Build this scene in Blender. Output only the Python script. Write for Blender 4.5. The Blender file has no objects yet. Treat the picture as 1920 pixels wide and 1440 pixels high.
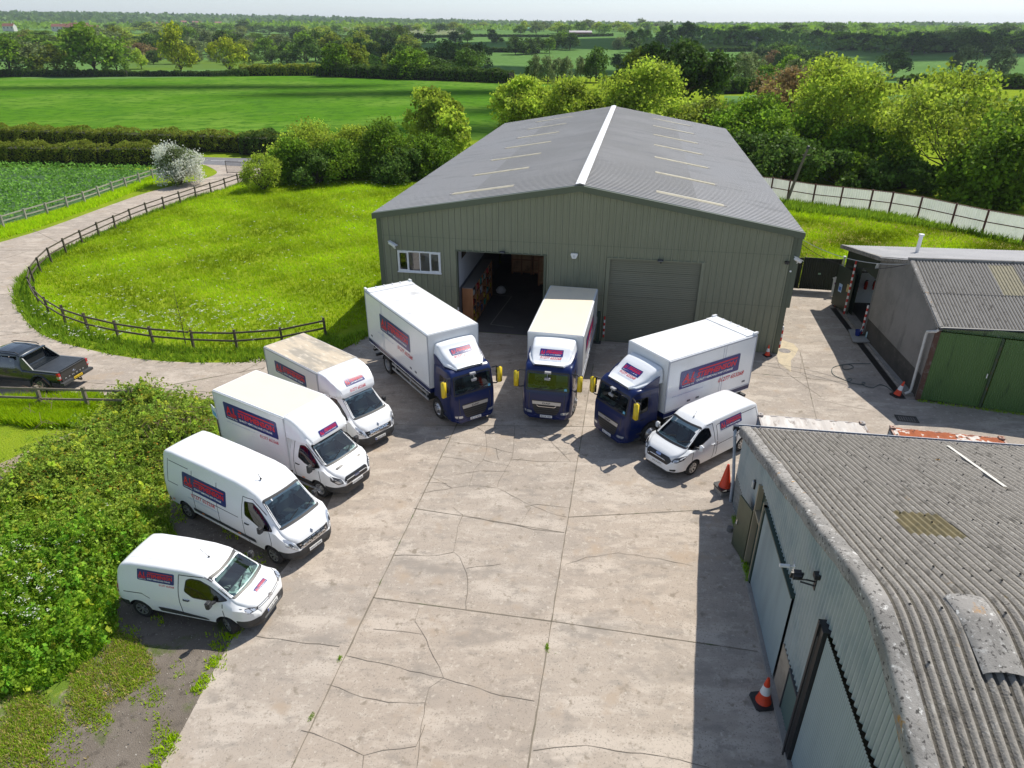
import bpy, bmesh, math, random
import numpy as np
from mathutils import Vector, Matrix
from mathutils.bvhtree import BVHTree
R = math.radians
C = bpy.context.scene.collection
scene = bpy.context.scene

# ---------------------------------------------------------------- camera
CAM_H = 15.3
cam_data = bpy.data.cameras.new("camera")
cam = bpy.data.objects.new("camera", cam_data)
C.objects.link(cam)
cam_data.sensor_width = 36.0
cam_data.lens = 36.0 * 1300.0 / 1920.0
cam_data.clip_start = 0.1
cam_data.clip_end = 30000
_f = Vector((0, math.cos(R(27.3)), -math.sin(R(27.3))))
_r0 = Vector((1, 0, 0)); _u0 = _r0.cross(_f)
_r = _r0 * math.cos(R(.165)) + _u0 * math.sin(R(.165))
_u = _r.cross(_f)
_m = Matrix((_r, _u, -_f)).transposed().to_4x4()
_m.translation = Vector((0, 0, CAM_H))
cam.matrix_world = _m
scene.camera = cam

# ---------------------------------------------------------------- sky + sun
SUN_TO = Vector((.53, .525, 1.0)).normalized()          # direction towards the sun
world = bpy.data.worlds.new("World"); scene.world = world; world.use_nodes = True
wn = world.node_tree
for n in list(wn.nodes): wn.nodes.remove(n)
sky = wn.nodes.new('ShaderNodeTexSky'); sky.sky_type = 'NISHITA'; sky.sun_disc = False
sky.sun_elevation = math.asin(SUN_TO.z); sky.sun_rotation = math.atan2(SUN_TO.x, SUN_TO.y)
sky.dust_density = 0.4; sky.air_density = 1.0; sky.ozone_density = 1.0
bg = wn.nodes.new('ShaderNodeBackground'); bg.inputs[1].default_value = 0.112
wo = wn.nodes.new('ShaderNodeOutputWorld')
_hs = wn.nodes.new('ShaderNodeHueSaturation'); _hs.inputs['Saturation'].default_value = .56
_tint = wn.nodes.new('ShaderNodeMix'); _tint.data_type = 'RGBA'; _tint.blend_type = 'MULTIPLY'; _tint.inputs[0].default_value = 1.0
_tint.inputs[7].default_value = (.87, .965, 1.10, 1)
wn.links.new(sky.outputs[0], _hs.inputs['Color']); wn.links.new(_hs.outputs[0], _tint.inputs[6]); wn.links.new(_tint.outputs[2], bg.inputs[0]); wn.links.new(bg.outputs[0], wo.inputs[0])
sd = bpy.data.lights.new("sun", 'SUN'); sd.energy = 4.6; sd.angle = R(.53); sd.color = (1, .945, .85)
sun = bpy.data.objects.new("sun", sd); C.objects.link(sun)
sun.rotation_euler = SUN_TO.to_track_quat('Z', 'Y').to_euler()
scene.view_settings.view_transform = 'Standard'; scene.view_settings.look = 'None'
scene.view_settings.exposure = 0.27; scene.view_settings.gamma = 1.0
scene.cycles.max_bounces = 6; scene.cycles.transparent_max_bounces = 8
scene.cycles.sample_clamp_indirect = 6.0

# ---------------------------------------------------------------- materials
def rgb(c):
    return (c[0], c[1], c[2], 1)
_mats = {}
def mat(name, col, rough=.6, metal=0.0, noise=(), bump=None, spec=.5, coat=0.0, transl=None, extra=None, coord='Object'):
    """noise: tuples (scale, colour, lo, hi, detail, stretch)"""
    if name in _mats: return _mats[name]
    m = bpy.data.materials.new(name); m.use_nodes = True; nt = m.node_tree
    b = nt.nodes['Principled BSDF']
    b.inputs['Roughness'].default_value = rough; b.inputs['Metallic'].default_value = metal
    b.inputs['Specular IOR Level'].default_value = spec
    b.inputs['Coat Weight'].default_value = coat; b.inputs['Coat Roughness'].default_value = .05
    tc = nt.nodes.new('ShaderNodeTexCoord')
    cur = None
    for i, L in enumerate(noise):
        sc, c2, lo, hi = L[:4]; det = L[4] if len(L) > 4 else 4; st = L[5] if len(L) > 5 else None
        mp = nt.nodes.new('ShaderNodeMapping'); nt.links.new(tc.outputs[coord], mp.inputs[0])
        mp.inputs['Location'].default_value = (i * 7.3, i * 3.1, i * 1.7)
        if st: mp.inputs['Scale'].default_value = st
        nz = nt.nodes.new('ShaderNodeTexNoise'); nz.inputs['Scale'].default_value = sc; nz.inputs['Detail'].default_value = det
        nz.inputs['Roughness'].default_value = .6
        nt.links.new(mp.outputs[0], nz.inputs['Vector'])
        rp = nt.nodes.new('ShaderNodeMapRange'); rp.inputs[1].default_value = lo; rp.inputs[2].default_value = hi
        rp.interpolation_type = 'SMOOTHSTEP'
        nt.links.new(nz.outputs[0], rp.inputs[0])
        mx = nt.nodes.new('ShaderNodeMix'); mx.data_type = 'RGBA'
        nt.links.new(rp.outputs[0], mx.inputs[0])
        if cur is None: mx.inputs[6].default_value = rgb(col)
        else: nt.links.new(cur, mx.inputs[6])
        mx.inputs[7].default_value = rgb(c2)
        cur = mx.outputs[2]
    if extra: cur = extra(nt, tc, cur, b, col)
    if cur is None: b.inputs['Base Color'].default_value = rgb(col)
    else: nt.links.new(cur, b.inputs['Base Color'])
    if bump:
        nz = nt.nodes.new('ShaderNodeTexNoise'); nz.inputs['Scale'].default_value = bump[0]; nz.inputs['Detail'].default_value = 5
        nt.links.new(tc.outputs[coord], nz.inputs['Vector'])
        bp = nt.nodes.new('ShaderNodeBump'); bp.inputs['Strength'].default_value = bump[1]
        bp.inputs['Distance'].default_value = bump[2] if len(bump) > 2 else .02
        nt.links.new(nz.outputs[0], bp.inputs['Height']); nt.links.new(bp.outputs[0], b.inputs['Normal'])
    if transl:
        tr = nt.nodes.new('ShaderNodeBsdfTranslucent'); ms = nt.nodes.new('ShaderNodeMixShader')
        ms.inputs[0].default_value = transl
        if cur is None: tr.inputs[0].default_value = rgb(col)
        else:
            nt.links.new(cur, tr.inputs[0])
        out = nt.nodes['Material Output']
        nt.links.new(b.outputs[0], ms.inputs[1]); nt.links.new(tr.outputs[0], ms.inputs[2]); nt.links.new(ms.outputs[0], out.inputs[0])
    _mats[name] = m
    return m
def attr_tint(name='tint', amt=1.0):
    """multiplies the colour by a per-face colour attribute (real differences between slabs, leaves...)"""
    def f(nt, tc, cur, b, col):
        a = nt.nodes.new('ShaderNodeAttribute'); a.attribute_name = name
        mx = nt.nodes.new('ShaderNodeMix'); mx.data_type = 'RGBA'; mx.blend_type = 'MULTIPLY'; mx.inputs[0].default_value = amt
        if cur is None: mx.inputs[6].default_value = rgb(col)
        else: nt.links.new(cur, mx.inputs[6])
        nt.links.new(a.outputs['Color'], mx.inputs[7])
        return mx.outputs[2]
    return f
def obj_tint(lo=.75, hi=1.2):
    def f(nt, tc, cur, b, col):
        oi = nt.nodes.new('ShaderNodeObjectInfo')
        mr = nt.nodes.new('ShaderNodeMapRange'); mr.inputs[3].default_value = lo; mr.inputs[4].default_value = hi
        nt.links.new(oi.outputs['Random'], mr.inputs[0])
        mx = nt.nodes.new('ShaderNodeVectorMath'); mx.operation = 'SCALE'
        a = nt.nodes.new('ShaderNodeAttribute'); a.attribute_name = 'tint'
        m2 = nt.nodes.new('ShaderNodeMix'); m2.data_type = 'RGBA'; m2.blend_type = 'MULTIPLY'; m2.inputs[0].default_value = 1
        if cur is None: m2.inputs[6].default_value = rgb(col)
        else: nt.links.new(cur, m2.inputs[6])
        nt.links.new(a.outputs['Color'], m2.inputs[7])
        nt.links.new(m2.outputs[2], mx.inputs[0]); nt.links.new(mr.outputs[0], mx.inputs['Scale'])
        return mx.outputs[0]
    return f
def glass_mat(name, tint, refl=.08):
    if name in _mats: return _mats[name]
    m = bpy.data.materials.new(name); m.use_nodes = True; nt = m.node_tree
    for n in list(nt.nodes): nt.nodes.remove(n)
    o = nt.nodes.new('ShaderNodeOutputMaterial'); t = nt.nodes.new('ShaderNodeBsdfTransparent'); t.inputs[0].default_value = rgb(tint)
    g = nt.nodes.new('ShaderNodeBsdfGlossy'); g.inputs['Roughness'].default_value = .02
    fr = nt.nodes.new('ShaderNodeFresnel'); fr.inputs[0].default_value = 1.5
    ad = nt.nodes.new('ShaderNodeMath'); ad.operation = 'ADD'; ad.inputs[1].default_value = refl; ad.use_clamp = True
    mx = nt.nodes.new('ShaderNodeMixShader')
    nt.links.new(fr.outputs[0], ad.inputs[0]); nt.links.new(ad.outputs[0], mx.inputs[0])
    nt.links.new(t.outputs[0], mx.inputs[1]); nt.links.new(g.outputs[0], mx.inputs[2]); nt.links.new(mx.outputs[0], o.inputs[0])
    _mats[name] = m
    return m

# ---------------------------------------------------------------- objects
def new_obj(name, me, parent=None, kind=None):
    o = bpy.data.objects.new(name, me); C.objects.link(o)
    if parent is not None: o.parent = parent
    if kind: o['kind'] = kind
    return o
def tag(o, label, cat, group=None):
    o['label'] = label; o['category'] = cat
    if group: o['group'] = group
    return o
def thing(name, label, cat, loc=(0, 0, 0), rz=0.0, group=None):
    o = bpy.data.objects.new(name, None); C.objects.link(o); o.empty_display_size = .3
    o.location = loc; o.rotation_euler = (0, 0, rz)
    return tag(o, label, cat, group)
def copy_tree(o, parent=None):
    c = o.copy(); C.objects.link(c)
    if parent is not None: c.parent = parent
    for ch in list(o.children): copy_tree(ch, c)
    return c

class MB:
    """collects geometry into one mesh"""
    def __init__(s): s.v = []; s.f = []; s.mi = []; s.tint = None
    def add(s, vs, fs, mi=0):
        o = len(s.v); s.v.extend([tuple(p) for p in vs]); s.f.extend([tuple(i + o for i in f) for f in fs]); s.mi.extend([mi] * len(fs)); return s
    def box(s, x0, x1, y0, y1, z0, z1, mi=0):
        v = [(x, y, z) for z in (z0, z1) for y in (y0, y1) for x in (x0, x1)]
        return s.add(v, [(0, 2, 3, 1), (4, 5, 7, 6), (0, 1, 5, 4), (2, 6, 7, 3), (0, 4, 6, 2), (1, 3, 7, 5)], mi)
    def beam(s, a, b, w, h, mi=0, up=(0, 0, 1)):
        a = Vector(a); b = Vector(b); d = (b - a).normalized(); up = Vector(up)
        if abs(d.dot(up)) > .98: up = Vector((0, 1, 0))
        r = d.cross(up).normalized(); u = r.cross(d).normalized()
        v = [p + r * (i * w / 2) + u * (j * h / 2) for p in (a, b) for (i, j) in ((-1, -1), (1, -1), (1, 1), (-1, 1))]
        return s.add(v, [(3, 2, 1, 0), (4, 5, 6, 7), (0, 1, 5, 4), (1, 2, 6, 5), (2, 3, 7, 6), (3, 0, 4, 7)], mi)
    def tube(s, pts, rad, n=8, mi=0, cap=True):
        pts = [Vector(p) for p in pts]; rs = rad if isinstance(rad, (list, tuple)) else [rad] * len(pts)
        rings = []; prev = None
        for i, p in enumerate(pts):
            d = (pts[min(i + 1, len(pts) - 1)] - pts[max(i - 1, 0)]).normalized()
            if prev is None:
                a = Vector((0, 0, 1)) if abs(d.z) < .9 else Vector((1, 0, 0)); r = d.cross(a).normalized()
            else:
                r = (prev - d * prev.dot(d)).normalized()
            prev = r; u = d.cross(r)
            rings.append([p + (r * math.cos(t) + u * math.sin(t)) * rs[i] for t in [2 * math.pi * k / n for k in range(n)]])
        v = [p for rg in rings for p in rg]; f = []
        for i in range(len(rings) - 1):
            for k in range(n):
                f.append((i * n + k, i * n + (k + 1) % n, (i + 1) * n + (k + 1) % n, (i + 1) * n + k))
        if cap: f.append(tuple(range(n - 1, -1, -1))); f.append(tuple((len(rings) - 1) * n + k for k in range(n)))
        return s.add(v, f, mi)
    def lathe(s, prof, n=20, axis='z', c=(0, 0, 0), mi=0, a0=0, a1=2 * math.pi):
        """prof: (r, h) pairs"""
        v = []; full = abs(a1 - a0 - 2 * math.pi) < 1e-6; m = n if full else n + 1
        for r, h in prof:
            for k in range(m):
                t = a0 + (a1 - a0) * k / n; x, y = r * math.cos(t), r * math.sin(t)
                v.append({'z': (c[0] + x, c[1] + y, c[2] + h), 'y': (c[0] + x, c[1] + h, c[2] + y), 'x': (c[0] + h, c[1] + x, c[2] + y)}[axis])
        f = []
        for i in range(len(prof) - 1):
            for k in range(n):
                k2 = (k + 1) % m
                f.append((i * m + k, i * m + k2, (i + 1) * m + k2, (i + 1) * m + k))
        return s.add(v, f, mi)
    def prism(s, poly, z0, z1, mi=0):
        n = len(poly)
        v = [(x, y, z0) for x, y in poly] + [(x, y, z1) for x, y in poly]
        return s.add(v, [tuple(range(n - 1, -1, -1)), tuple(range(n, 2 * n))] + [(i, (i + 1) % n, n + (i + 1) % n, n + i) for i in range(n)], mi)
    def extrude(s, poly3, vec, mi=0):
        n = len(poly3); vec = Vector(vec)
        v = [Vector(p) for p in poly3] + [Vector(p) + vec for p in poly3]
        return s.add(v, [tuple(range(n - 1, -1, -1)), tuple(range(n, 2 * n))] + [(i, (i + 1) % n, n + (i + 1) % n, n + i) for i in range(n)], mi)
    def mesh(s, name, mats, smooth=None):
        me = bpy.data.meshes.new(name); me.from_pydata(s.v, [], s.f)
        if not isinstance(mats, (list, tuple)): mats = [mats]
        for m in mats: me.materials.append(m)
        if len(mats) > 1: me.polygons.foreach_set('material_index', s.mi)
        if smooth is not None:
            me.polygons.foreach_set('use_smooth', [True] * len(me.polygons)); me.set_sharp_from_angle(angle=R(smooth))
        me.update(); return me
    def build(s, name, mats, parent=None, smooth=None, fix=True, kind=None):
        me = s.mesh(name, mats, None)
        if fix:
            bm = bmesh.new(); bm.from_mesh(me); bmesh.ops.recalc_face_normals(bm, faces=bm.faces); bm.to_mesh(me); bm.free()
        if smooth is not None:
            me.polygons.foreach_set('use_smooth', [True] * len(me.polygons)); me.set_sharp_from_angle(angle=R(smooth))
        return new_obj(name, me, parent, kind)

def quads_mesh(name, V, mats, tint=None, nper=4, mi=None):
    """fast mesh of loose polygons: V is (n, nper, 3)"""
    n = V.shape[0]; me = bpy.data.meshes.new(name)
    me.vertices.add(n * nper); me.vertices.foreach_set('co', V.astype(np.float32).ravel())
    me.loops.add(n * nper); me.loops.foreach_set('vertex_index', np.arange(n * nper, dtype=np.int32))
    me.polygons.add(n); me.polygons.foreach_set('loop_start', np.arange(0, n * nper, nper, dtype=np.int32))
    try: me.polygons.foreach_set('loop_total', np.full(n, nper, dtype=np.int32))
    except Exception: pass
    for m in (mats if isinstance(mats, (list, tuple)) else [mats]): me.materials.append(m)
    if mi is not None: me.polygons.foreach_set('material_index', mi.astype(np.int32))
    me.update(calc_edges=True)
    if tint is not None:
        a = me.color_attributes.new('tint', 'FLOAT_COLOR', 'CORNER')
        t = np.repeat(np.concatenate([tint, np.ones((n, 1))], 1), nper, 0)
        a.data.foreach_set('color', t.astype(np.float32).ravel())
    return me

def sm(a, b, x):
    t = np.clip((x - a) / (b - a), 0, 1); return t * t * (3 - 2 * t)
# pixel of the photograph (1920 wide) -> ground point, used once to survey the place
def gpt(px, py, z=0.0):
    d = _f * 1300.0 + _r * (px - 960) - _u * (py - 720)
    t = (z - CAM_H) / d.z
    return Vector((d.x * t, d.y * t, z))
def gp2(px, py, z=0.0):
    p = gpt(px, py, z); return (p.x, p.y)
# ================================================================ GROUND
def th(x, y):
    """terrain height"""
    x = np.asarray(x, float); y = np.asarray(y, float); d = np.hypot(x, y); s = x / np.maximum(d, 1)
    h = -7.0 * sm(255, 400, d) + 7 * sm(480, 900, d) + 9 * sm(900, 1700, d) + (26 - 36 * s) * sm(1800, 4300, d)
    h = h + sm(270, 500, d) * (3.0 * np.sin(x / 170 + .6) * np.cos(y / 210 + 1.1) + 2 * np.sin(x / 83 - y / 130))
    h = h - sm(1200, 3500, d) * 5 * (1 + np.sin(x / 640 + 1))
    return h
def raymarch(px, py):
    d = _f * 1300.0 + _r * (px - 960) - _u * (py - 720); d = d / math.hypot(d.x, d.y)
    t = 30.0
    while t < 6000:
        z = CAM_H + d.z * t
        if z <= float(th(d.x * t, d.y * t)): break
        t *= 1.006
    return (d.x * t, d.y * t)

GRASS = mat('grass', (.17, .25, .018), .9, noise=[(.35, (.25, .32, .022), .35, .7, 4), (2.2, (.11, .20, .016), .52, .78, 6), (9, (.28, .33, .05), .52, .8, 5)], bump=(14, .9, .08), spec=.0)
FARM = mat('far_field_green', (.125, .225, .065), .9, noise=[(.012, (.105, .195, .05), .4, .65, 3), (.25, (.085, .17, .045), .4, .7, 5)], spec=.0)
FIELD_B = mat('near_crop_green', (.075, .185, .014), .9, noise=[(.03, (.125, .235, .03), .42, .6, 4), (.11, (.06, .155, .018), .5, .68, 6, (1, 2.5, 1)), (.5, (.05, .13, .014), .47, .66, 10), (1.6, (.12, .23, .03), .55, .8, 7), (.25, (.05, .135, .018), .6, .75, 8, (1, 3, 1))], bump=(3, .8, .15), spec=.0)
FIELD_Y = mat('pasture_green', (.11, .18, .03), .9, noise=[(.02, (.10, .17, .04), .4, .6, 4)], spec=.0)
FIELD_P = mat('pale_field', (.20, .22, .10), .9, noise=[(.02, (.15, .19, .07), .4, .6, 4)], spec=.1)

def inpoly(X, Y, poly):
    res = np.zeros(X.shape, bool); n = len(poly); j = n - 1
    for i in range(n):
        xi, yi = poly[i]; xj, yj = poly[j]
        c = ((yi > Y) != (yj > Y)) & (X < (xj - xi) * (Y - yi) / (yj - yi + 1e-12) + xi)
        res ^= c; j = i
    return res

def build_terrain():
    rad = np.concatenate([[0], np.geomspace(14, 9000, 330)]); ang = np.concatenate([np.linspace(R(-40), R(220), 90)[:0], np.linspace(R(20), R(160), 520), np.linspace(R(160), R(380), 40)[1:-1]])
    A, Rd = np.meshgrid(ang, rad); X = Rd * np.cos(A); Y = Rd * np.sin(A); Z = th(X, Y)
    nr, na = A.shape
    V = np.stack([X, Y, Z], -1)
    idx = np.arange(nr * na).reshape(nr, na); nx = np.roll(idx, -1, 1)
    F = np.stack([idx[:-1], idx[1:], nx[1:], nx[:-1]], -1).reshape(-1, 4)
    P = V.reshape(-1, 3); cen = P[F].mean(1)
    m = np.zeros(len(F), int)
    d = np.hypot(cen[:, 0], cen[:, 1]); m[d > 262] = 1
    # fields surveyed from their corners in the photograph
    FIELDS = [
        (2, 'field', [(-20, 243), (300, 262), (620, 262), (960, 262), (960, 232), (1100, 160), (960, 158), (620, 143), (0, 143), (-400, 143), (-400, 240)]),
        (3, 'pasture', [(235, 113), (505, 113), (505, 130), (235, 132)]),
        (3, 'pasture', [(1340, 77), (1412, 80), (1412, 95), (1322, 95), (1322, 82)]),
        (3, 'pasture', [(1290, 75), (1225, 72), (1180, 86), (1290, 93)]),
        (4, 'pasture', [(640, 45), (720, 48), (780, 52), (700, 64), (650, 64)]),
        (4, 'pasture', [(770, 48), (880, 54), (870, 68), (765, 64)]),
        (1, 'field', [(1360, 180), (1425, 178), (1425, 197), (1365, 197)]),
        (1, 'pasture', [(1290, 200), (1425, 200), (1440, 178), (1700, 178), (1900, 186), (1915, 200)]),
    ]
    for mi, nm, px in FIELDS:
        poly = [raymarch(a, b) for a, b in px]
        m[inpoly(cen[:, 0], cen[:, 1], poly) & (cen[:, 1] > 95)] = mi
    mats = [GRASS, FARM, FIELD_B, FIELD_Y, FIELD_P]; names = ['ground', 'far_fields', 'field', 'pasture', 'pale_pasture']
    for k in range(5):
        sel = F[m == k]
        if not len(sel): continue
        u, inv = np.unique(sel, return_inverse=True)
        me = bpy.data.meshes.new(names[k]); me.vertices.add(len(u)); me.vertices.foreach_set('co', P[u].astype(np.float32).ravel())
        inv = inv.reshape(-1); me.loops.add(len(inv)); me.loops.foreach_set('vertex_index', inv.astype(np.int32))
        me.polygons.add(len(sel)); me.polygons.foreach_set('loop_start', np.arange(0, len(inv), 4, dtype=np.int32))
        me.materials.append(mats[k]); me.update(calc_edges=True)
        me.polygons.foreach_set('use_smooth', [True] * len(me.polygons))
        me.validate()
        bm = bmesh.new(); bm.from_mesh(me); bmesh.ops.remove_doubles(bm, verts=bm.verts, dist=1e-4); bmesh.ops.recalc_face_normals(bm, faces=bm.faces)
        if sum(f.normal.z for f in bm.faces) < 0: bmesh.ops.reverse_faces(bm, faces=bm.faces)
        bm.to_mesh(me); bm.free()
        new_obj(names[k], me, kind='structure')
build_terrain()

def sheet(name, poly, z, m, kind='structure', cell=None):
    bm = bmesh.new(); vs = [bm.verts.new((x, y, z)) for x, y in poly]; f = bm.faces.new(vs)
    if f.normal.z < 0 or sum((poly[i - 1][0] * poly[i][1] - poly[i][0] * poly[i - 1][1]) for i in range(len(poly))) < 0: bmesh.ops.reverse_faces(bm, faces=bm.faces)
    bmesh.ops.triangulate(bm, faces=bm.faces)
    me = bpy.data.meshes.new(name); bm.to_mesh(me); bm.free(); me.materials.append(m)
    return new_obj(name, me, kind=kind)

def curve(pts, n=6):
    """Catmull-Rom through 2D points"""
    P = [Vector(p) for p in pts]; out = []
    for i in range(len(P) - 1):
        p0 = P[max(i - 1, 0)]; p1 = P[i]; p2 = P[i + 1]; p3 = P[min(i + 2, len(P) - 1)]
        for k in range(n):
            t = k / n
            out.append(tuple(.5 * ((2 * p1) + (p2 - p0) * t + (2 * p0 - 5 * p1 + 4 * p2 - p3) * t * t + (3 * p1 - p0 - 3 * p2 + p3) * t ** 3)))
    out.append(tuple(P[-1])); return out

CONC = mat('concrete', (.385, .325, .268), .85, noise=[
    (.16, (.345, .295, .248), .44, .60, 6), (.5, (.47, .405, .34), .48, .62, 9, (1, 2.6, 1)),
    (1.4, (.30, .26, .22), .50, .70, 9, (1, 2.2, 1)), (5, (.46, .40, .335), .54, .70, 9), (24, (.22, .195, .165), .54, .70, 5), (.8, (.37, .295, .225), .56, .72, 9), (.42, (.275, .24, .205), .57, .72, 9, (1, 1.8, 1)), (2.6, (.25, .21, .165), .58, .70, 10), (9, (.52, .46, .39), .60, .74, 8)],
    bump=(45, .35, .01), spec=.25, extra=attr_tint())
ASPH = mat('asphalt', (.16, .16, .17), .85, noise=[(1.2, (.20, .20, .21), .4, .7, 5), (40, (.12, .12, .125), .5, .8, 3)], spec=.3)
GRAVEL = mat('gravel_dirt', (.16, .135, .11), .95, noise=[(.5, (.21, .18, .15), .4, .7, 5), (4, (.10, .085, .07), .5, .75, 8), (26, (.30, .27, .24), .58, .78, 5), (1.1, (.09, .12, .03), .56, .72, 7)], bump=(40, .9, .03), spec=.15)
DARKC = mat('old_concrete_dark', (.20, .185, .165), .9, noise=[(.8, (.15, .14, .13), .4, .7, 6), (6, (.26, .24, .215), .5, .8, 6)], bump=(30, .4, .01), spec=.2)

# drive: curving concrete lane from the road gate round the meadow to the yard
dr_in = curve([(-28.3, 79.5), (-28.9, 77.0), (-32.3, 68.9), (-34.1, 56.9), (-34.4, 50.2), (-33.5, 45.3), (-31.3, 41.1), (-28.2, 37.4), (-25.3, 34.9), (-21.3, 33.0), (-18.1, 32.1), (-15.2, 31.9), (-12.0, 32.2), (-9.0, 33.6), (-7.3, 36.5)])
dr_out = curve([(-24, 28.0), (-21, 28.15), (-17, 28.2), (-13, 27.9)][::-1]) + curve([(-40, 27.5), (-47, 33), (-46.0, 42), (-42.0, 50), (-39.6, 57), (-38.5, 66), (-37.6, 72), (-36.2, 76), (-34.6, 79.5), (-34.6, 83.5), (-38.0, 88.4)])
def resample(P, n):
    P = [Vector(p) for p in P]; L = [0]
    for i in range(1, len(P)): L.append(L[-1] + (P[i] - P[i - 1]).length)
    out = []
    for k in range(n):
        t = L[-1] * k / (n - 1); i = min(max(np.searchsorted(L, t) - 1, 0), len(P) - 2)
        out.append(P[i].lerp(P[i + 1], (t - L[i]) / max(L[i + 1] - L[i], 1e-6)))
    return out
def strip_sheet(name, A, B, z, m):
    A = resample(A, 90); B = resample(B, 90); q = MB()
    q.add([(p.x, p.y, z) for p in A] + [(p.x, p.y, z) for p in B], [(i, i + 1, 90 + i + 1, 90 + i) for i in range(89)])
    o = q.build(name, m, kind='structure')
    if o.data.polygons[0].normal.z < 0: o.data.flip_normals()
    return o
ri = [(-27.6, 87.2)] + dr_in
ro = (dr_out[::-1])
ro = [(-39.5, 89.2)] + [p for p in ro]
drv = strip_sheet('driveway', ri[:-12] , ro, .012, CONC)
sheet('driveway_mouth', [(-13.5, 32.4), (-13.6, 27.8), (-9.2, 26), (-7, 30), (-7.4, 36.5), (-9.0, 33.6)], .0105, CONC)
# main yard, as separately poured slabs between the joints
fa = R(9.823); U2 = Vector((math.cos(fa), -math.sin(fa))); V2 = Vector((math.sin(fa), math.cos(fa))); C0 = Vector((13.917, 33.245))
def bl(a, b): p = C0 + U2 * a + V2 * b; return (p.x, p.y)
YX = [-21.5, -14.9, -9.4, -2.2, 6.6]
def yard():
    bm = bmesh.new(); lay = bm.loops.layers.float_color.new('tint')
    rnd = random.Random(4)
    yl = curve([(-9.3, 2), (-8.9, 6), (-8.13, 10.2), (-7.93, 12.9), (-7.62, 15.4), (-7.11, 17.2), (-6.6, 20.0), (-6.9, 23), (-9.2, 26), (-13.5, 28.6)])
    outline = yl + [(-13.5, 32.1), (-9.0, 33.2), (-7.3, 36.4), bl(-21.4, -.0), bl(0, 0), bl(0, 10.3), (15.9, 44.9), (21.3, 44.0), (19.55, 35.2), (18.75, 28.2), (40, 22.5), (60, 20), (60, 2)]
    vs = [bm.verts.new((x, y, .008)) for x, y in outline]; bm.faces.new(vs)
    for a in YX[1:4]:
        g = bm.verts[:] + bm.edges[:] + bm.faces[:]; p = bl(a, 0)
        bmesh.ops.bisect_plane(bm, geom=g, plane_co=(p[0], p[1], 0), plane_no=(U2.x, U2.y, 0))
    for b in (-6.5, -14.6, -20.1, -27):
        g = bm.verts[:] + bm.edges[:] + bm.faces[:]; p = bl(0, b)
        bmesh.ops.bisect_plane(bm, geom=g, plane_co=(p[0], p[1], 0), plane_no=(V2.x, V2.y, 0))
    for f in bm.faces:
        t = rnd.uniform(.93, 1.05); c = f.calc_center_median(); a = (Vector((c.x, c.y)) - C0).dot(U2)
        if -14.9 < a < -9.4: t *= .97
        w = rnd.uniform(-.012, .012)
        for l in f.loops: l[lay] = (t + w, t, t - w, 1)
    bmesh.ops.recalc_face_normals(bm, faces=bm.faces)
    if bm.faces[:][0].normal.z < 0: bmesh.ops.reverse_faces(bm, faces=bm.faces)
    bmesh.ops.triangulate(bm, faces=bm.faces)
    me = bpy.data.meshes.new('yard'); bm.to_mesh(me); bm.free(); me.materials.append(CONC)
    new_obj('yard', me, kind='structure')
yard()
for o in ('driveway', 'driveway_mouth'):
    me = bpy.data.objects[o].data; a = me.color_attributes.new('tint', 'FLOAT_COLOR', 'CORNER')
    a.data.foreach_set('color', [1.0] * (4 * len(me.loops)))
# public road beyond the gate
sheet('road', [(-95, 100.5), (-60, 96.3), (-36, 93.3), (-14, 91.2), (5, 90), (5, 84.5), (-14, 85.6), (-30, 86.6), (-38, 88.6), (-60, 91.0), (-95, 95)], .02, ASPH)
mk = MB(); WHT = mat('road_paint', (.7, .7, .68), .7)
mk.box(0, 1, 0, 1, 0, 1) if False else None
for i in range(18):
    x = -60 + i * 3.6; y = 93.4 - (x + 60) * .098
    mk.add([(x, y, .026), (x + 1.9, y - .19, .026), (x + 1.9, y - .07, .026), (x, y + .12, .026)], [(0, 1, 2, 3)])
mk.build('road_marking', WHT, kind='structure')
# stony verge where the vans stand, and worn ground
gv = curve([(-6.9, 23), (-6.5, 20), (-7.05, 17.2), (-7.55, 15.4), (-7.9, 12.9), (-8.1, 10.2), (-8.9, 6), (-9.3, 2)])
gvo = curve([(-12.6, 2), (-11.9, 8), (-11.3, 10.5), (-11.2, 12.6), (-12.6, 15), (-12.8, 17.5), (-13.2, 19.5), (-12.6, 22.5), (-11.2, 25.5)])
sheet('gravel_verge', gv + gvo, .004, GRAVEL)
sheet('bare_earth_patch', curve([(-20.2, 22.5), (-18, 25.6), (-15, 25.8), (-13.9, 24), (-15.5, 21.5), (-17, 19.5), (-20.2, 19)]) , .004, mat('dry_earth', (.27, .22, .16), .95, noise=[(1.5, (.33, .28, .20), .4, .7, 6), (3, (.12, .17, .04), .55, .7, 6)], bump=(20, .6, .03), spec=.1))
# concrete beside the workshop shed, in front of its doors; dark tarmac by the containers
sheet('rear_lane', [(18.0, 28.3), (60, 20.6), (60, 24), (22.8, 26.9), (18.75, 28.1)], .012, DARKC)

ROUGH = mat('rough_mixed_ground', (.15, .13, .10), .95, noise=[(.9, (.12, .19, .022), .44, .56, 8), (3.5, (.20, .25, .035), .52, .66, 8), (2.2, (.26, .22, .165), .56, .70, 7), (30, (.34, .31, .27), .62, .78, 4)], bump=(30, .9, .04), spec=.1)
sheet('rough_ground', [gp2(*p) for p in [(-500, 1300), (0, 1190), (90, 1190), (180, 1190), (225, 1180), (330, 1190), (300, 1290), (260, 1440), (230, 1600), (-700, 1600)]], .003, ROUGH)

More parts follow.
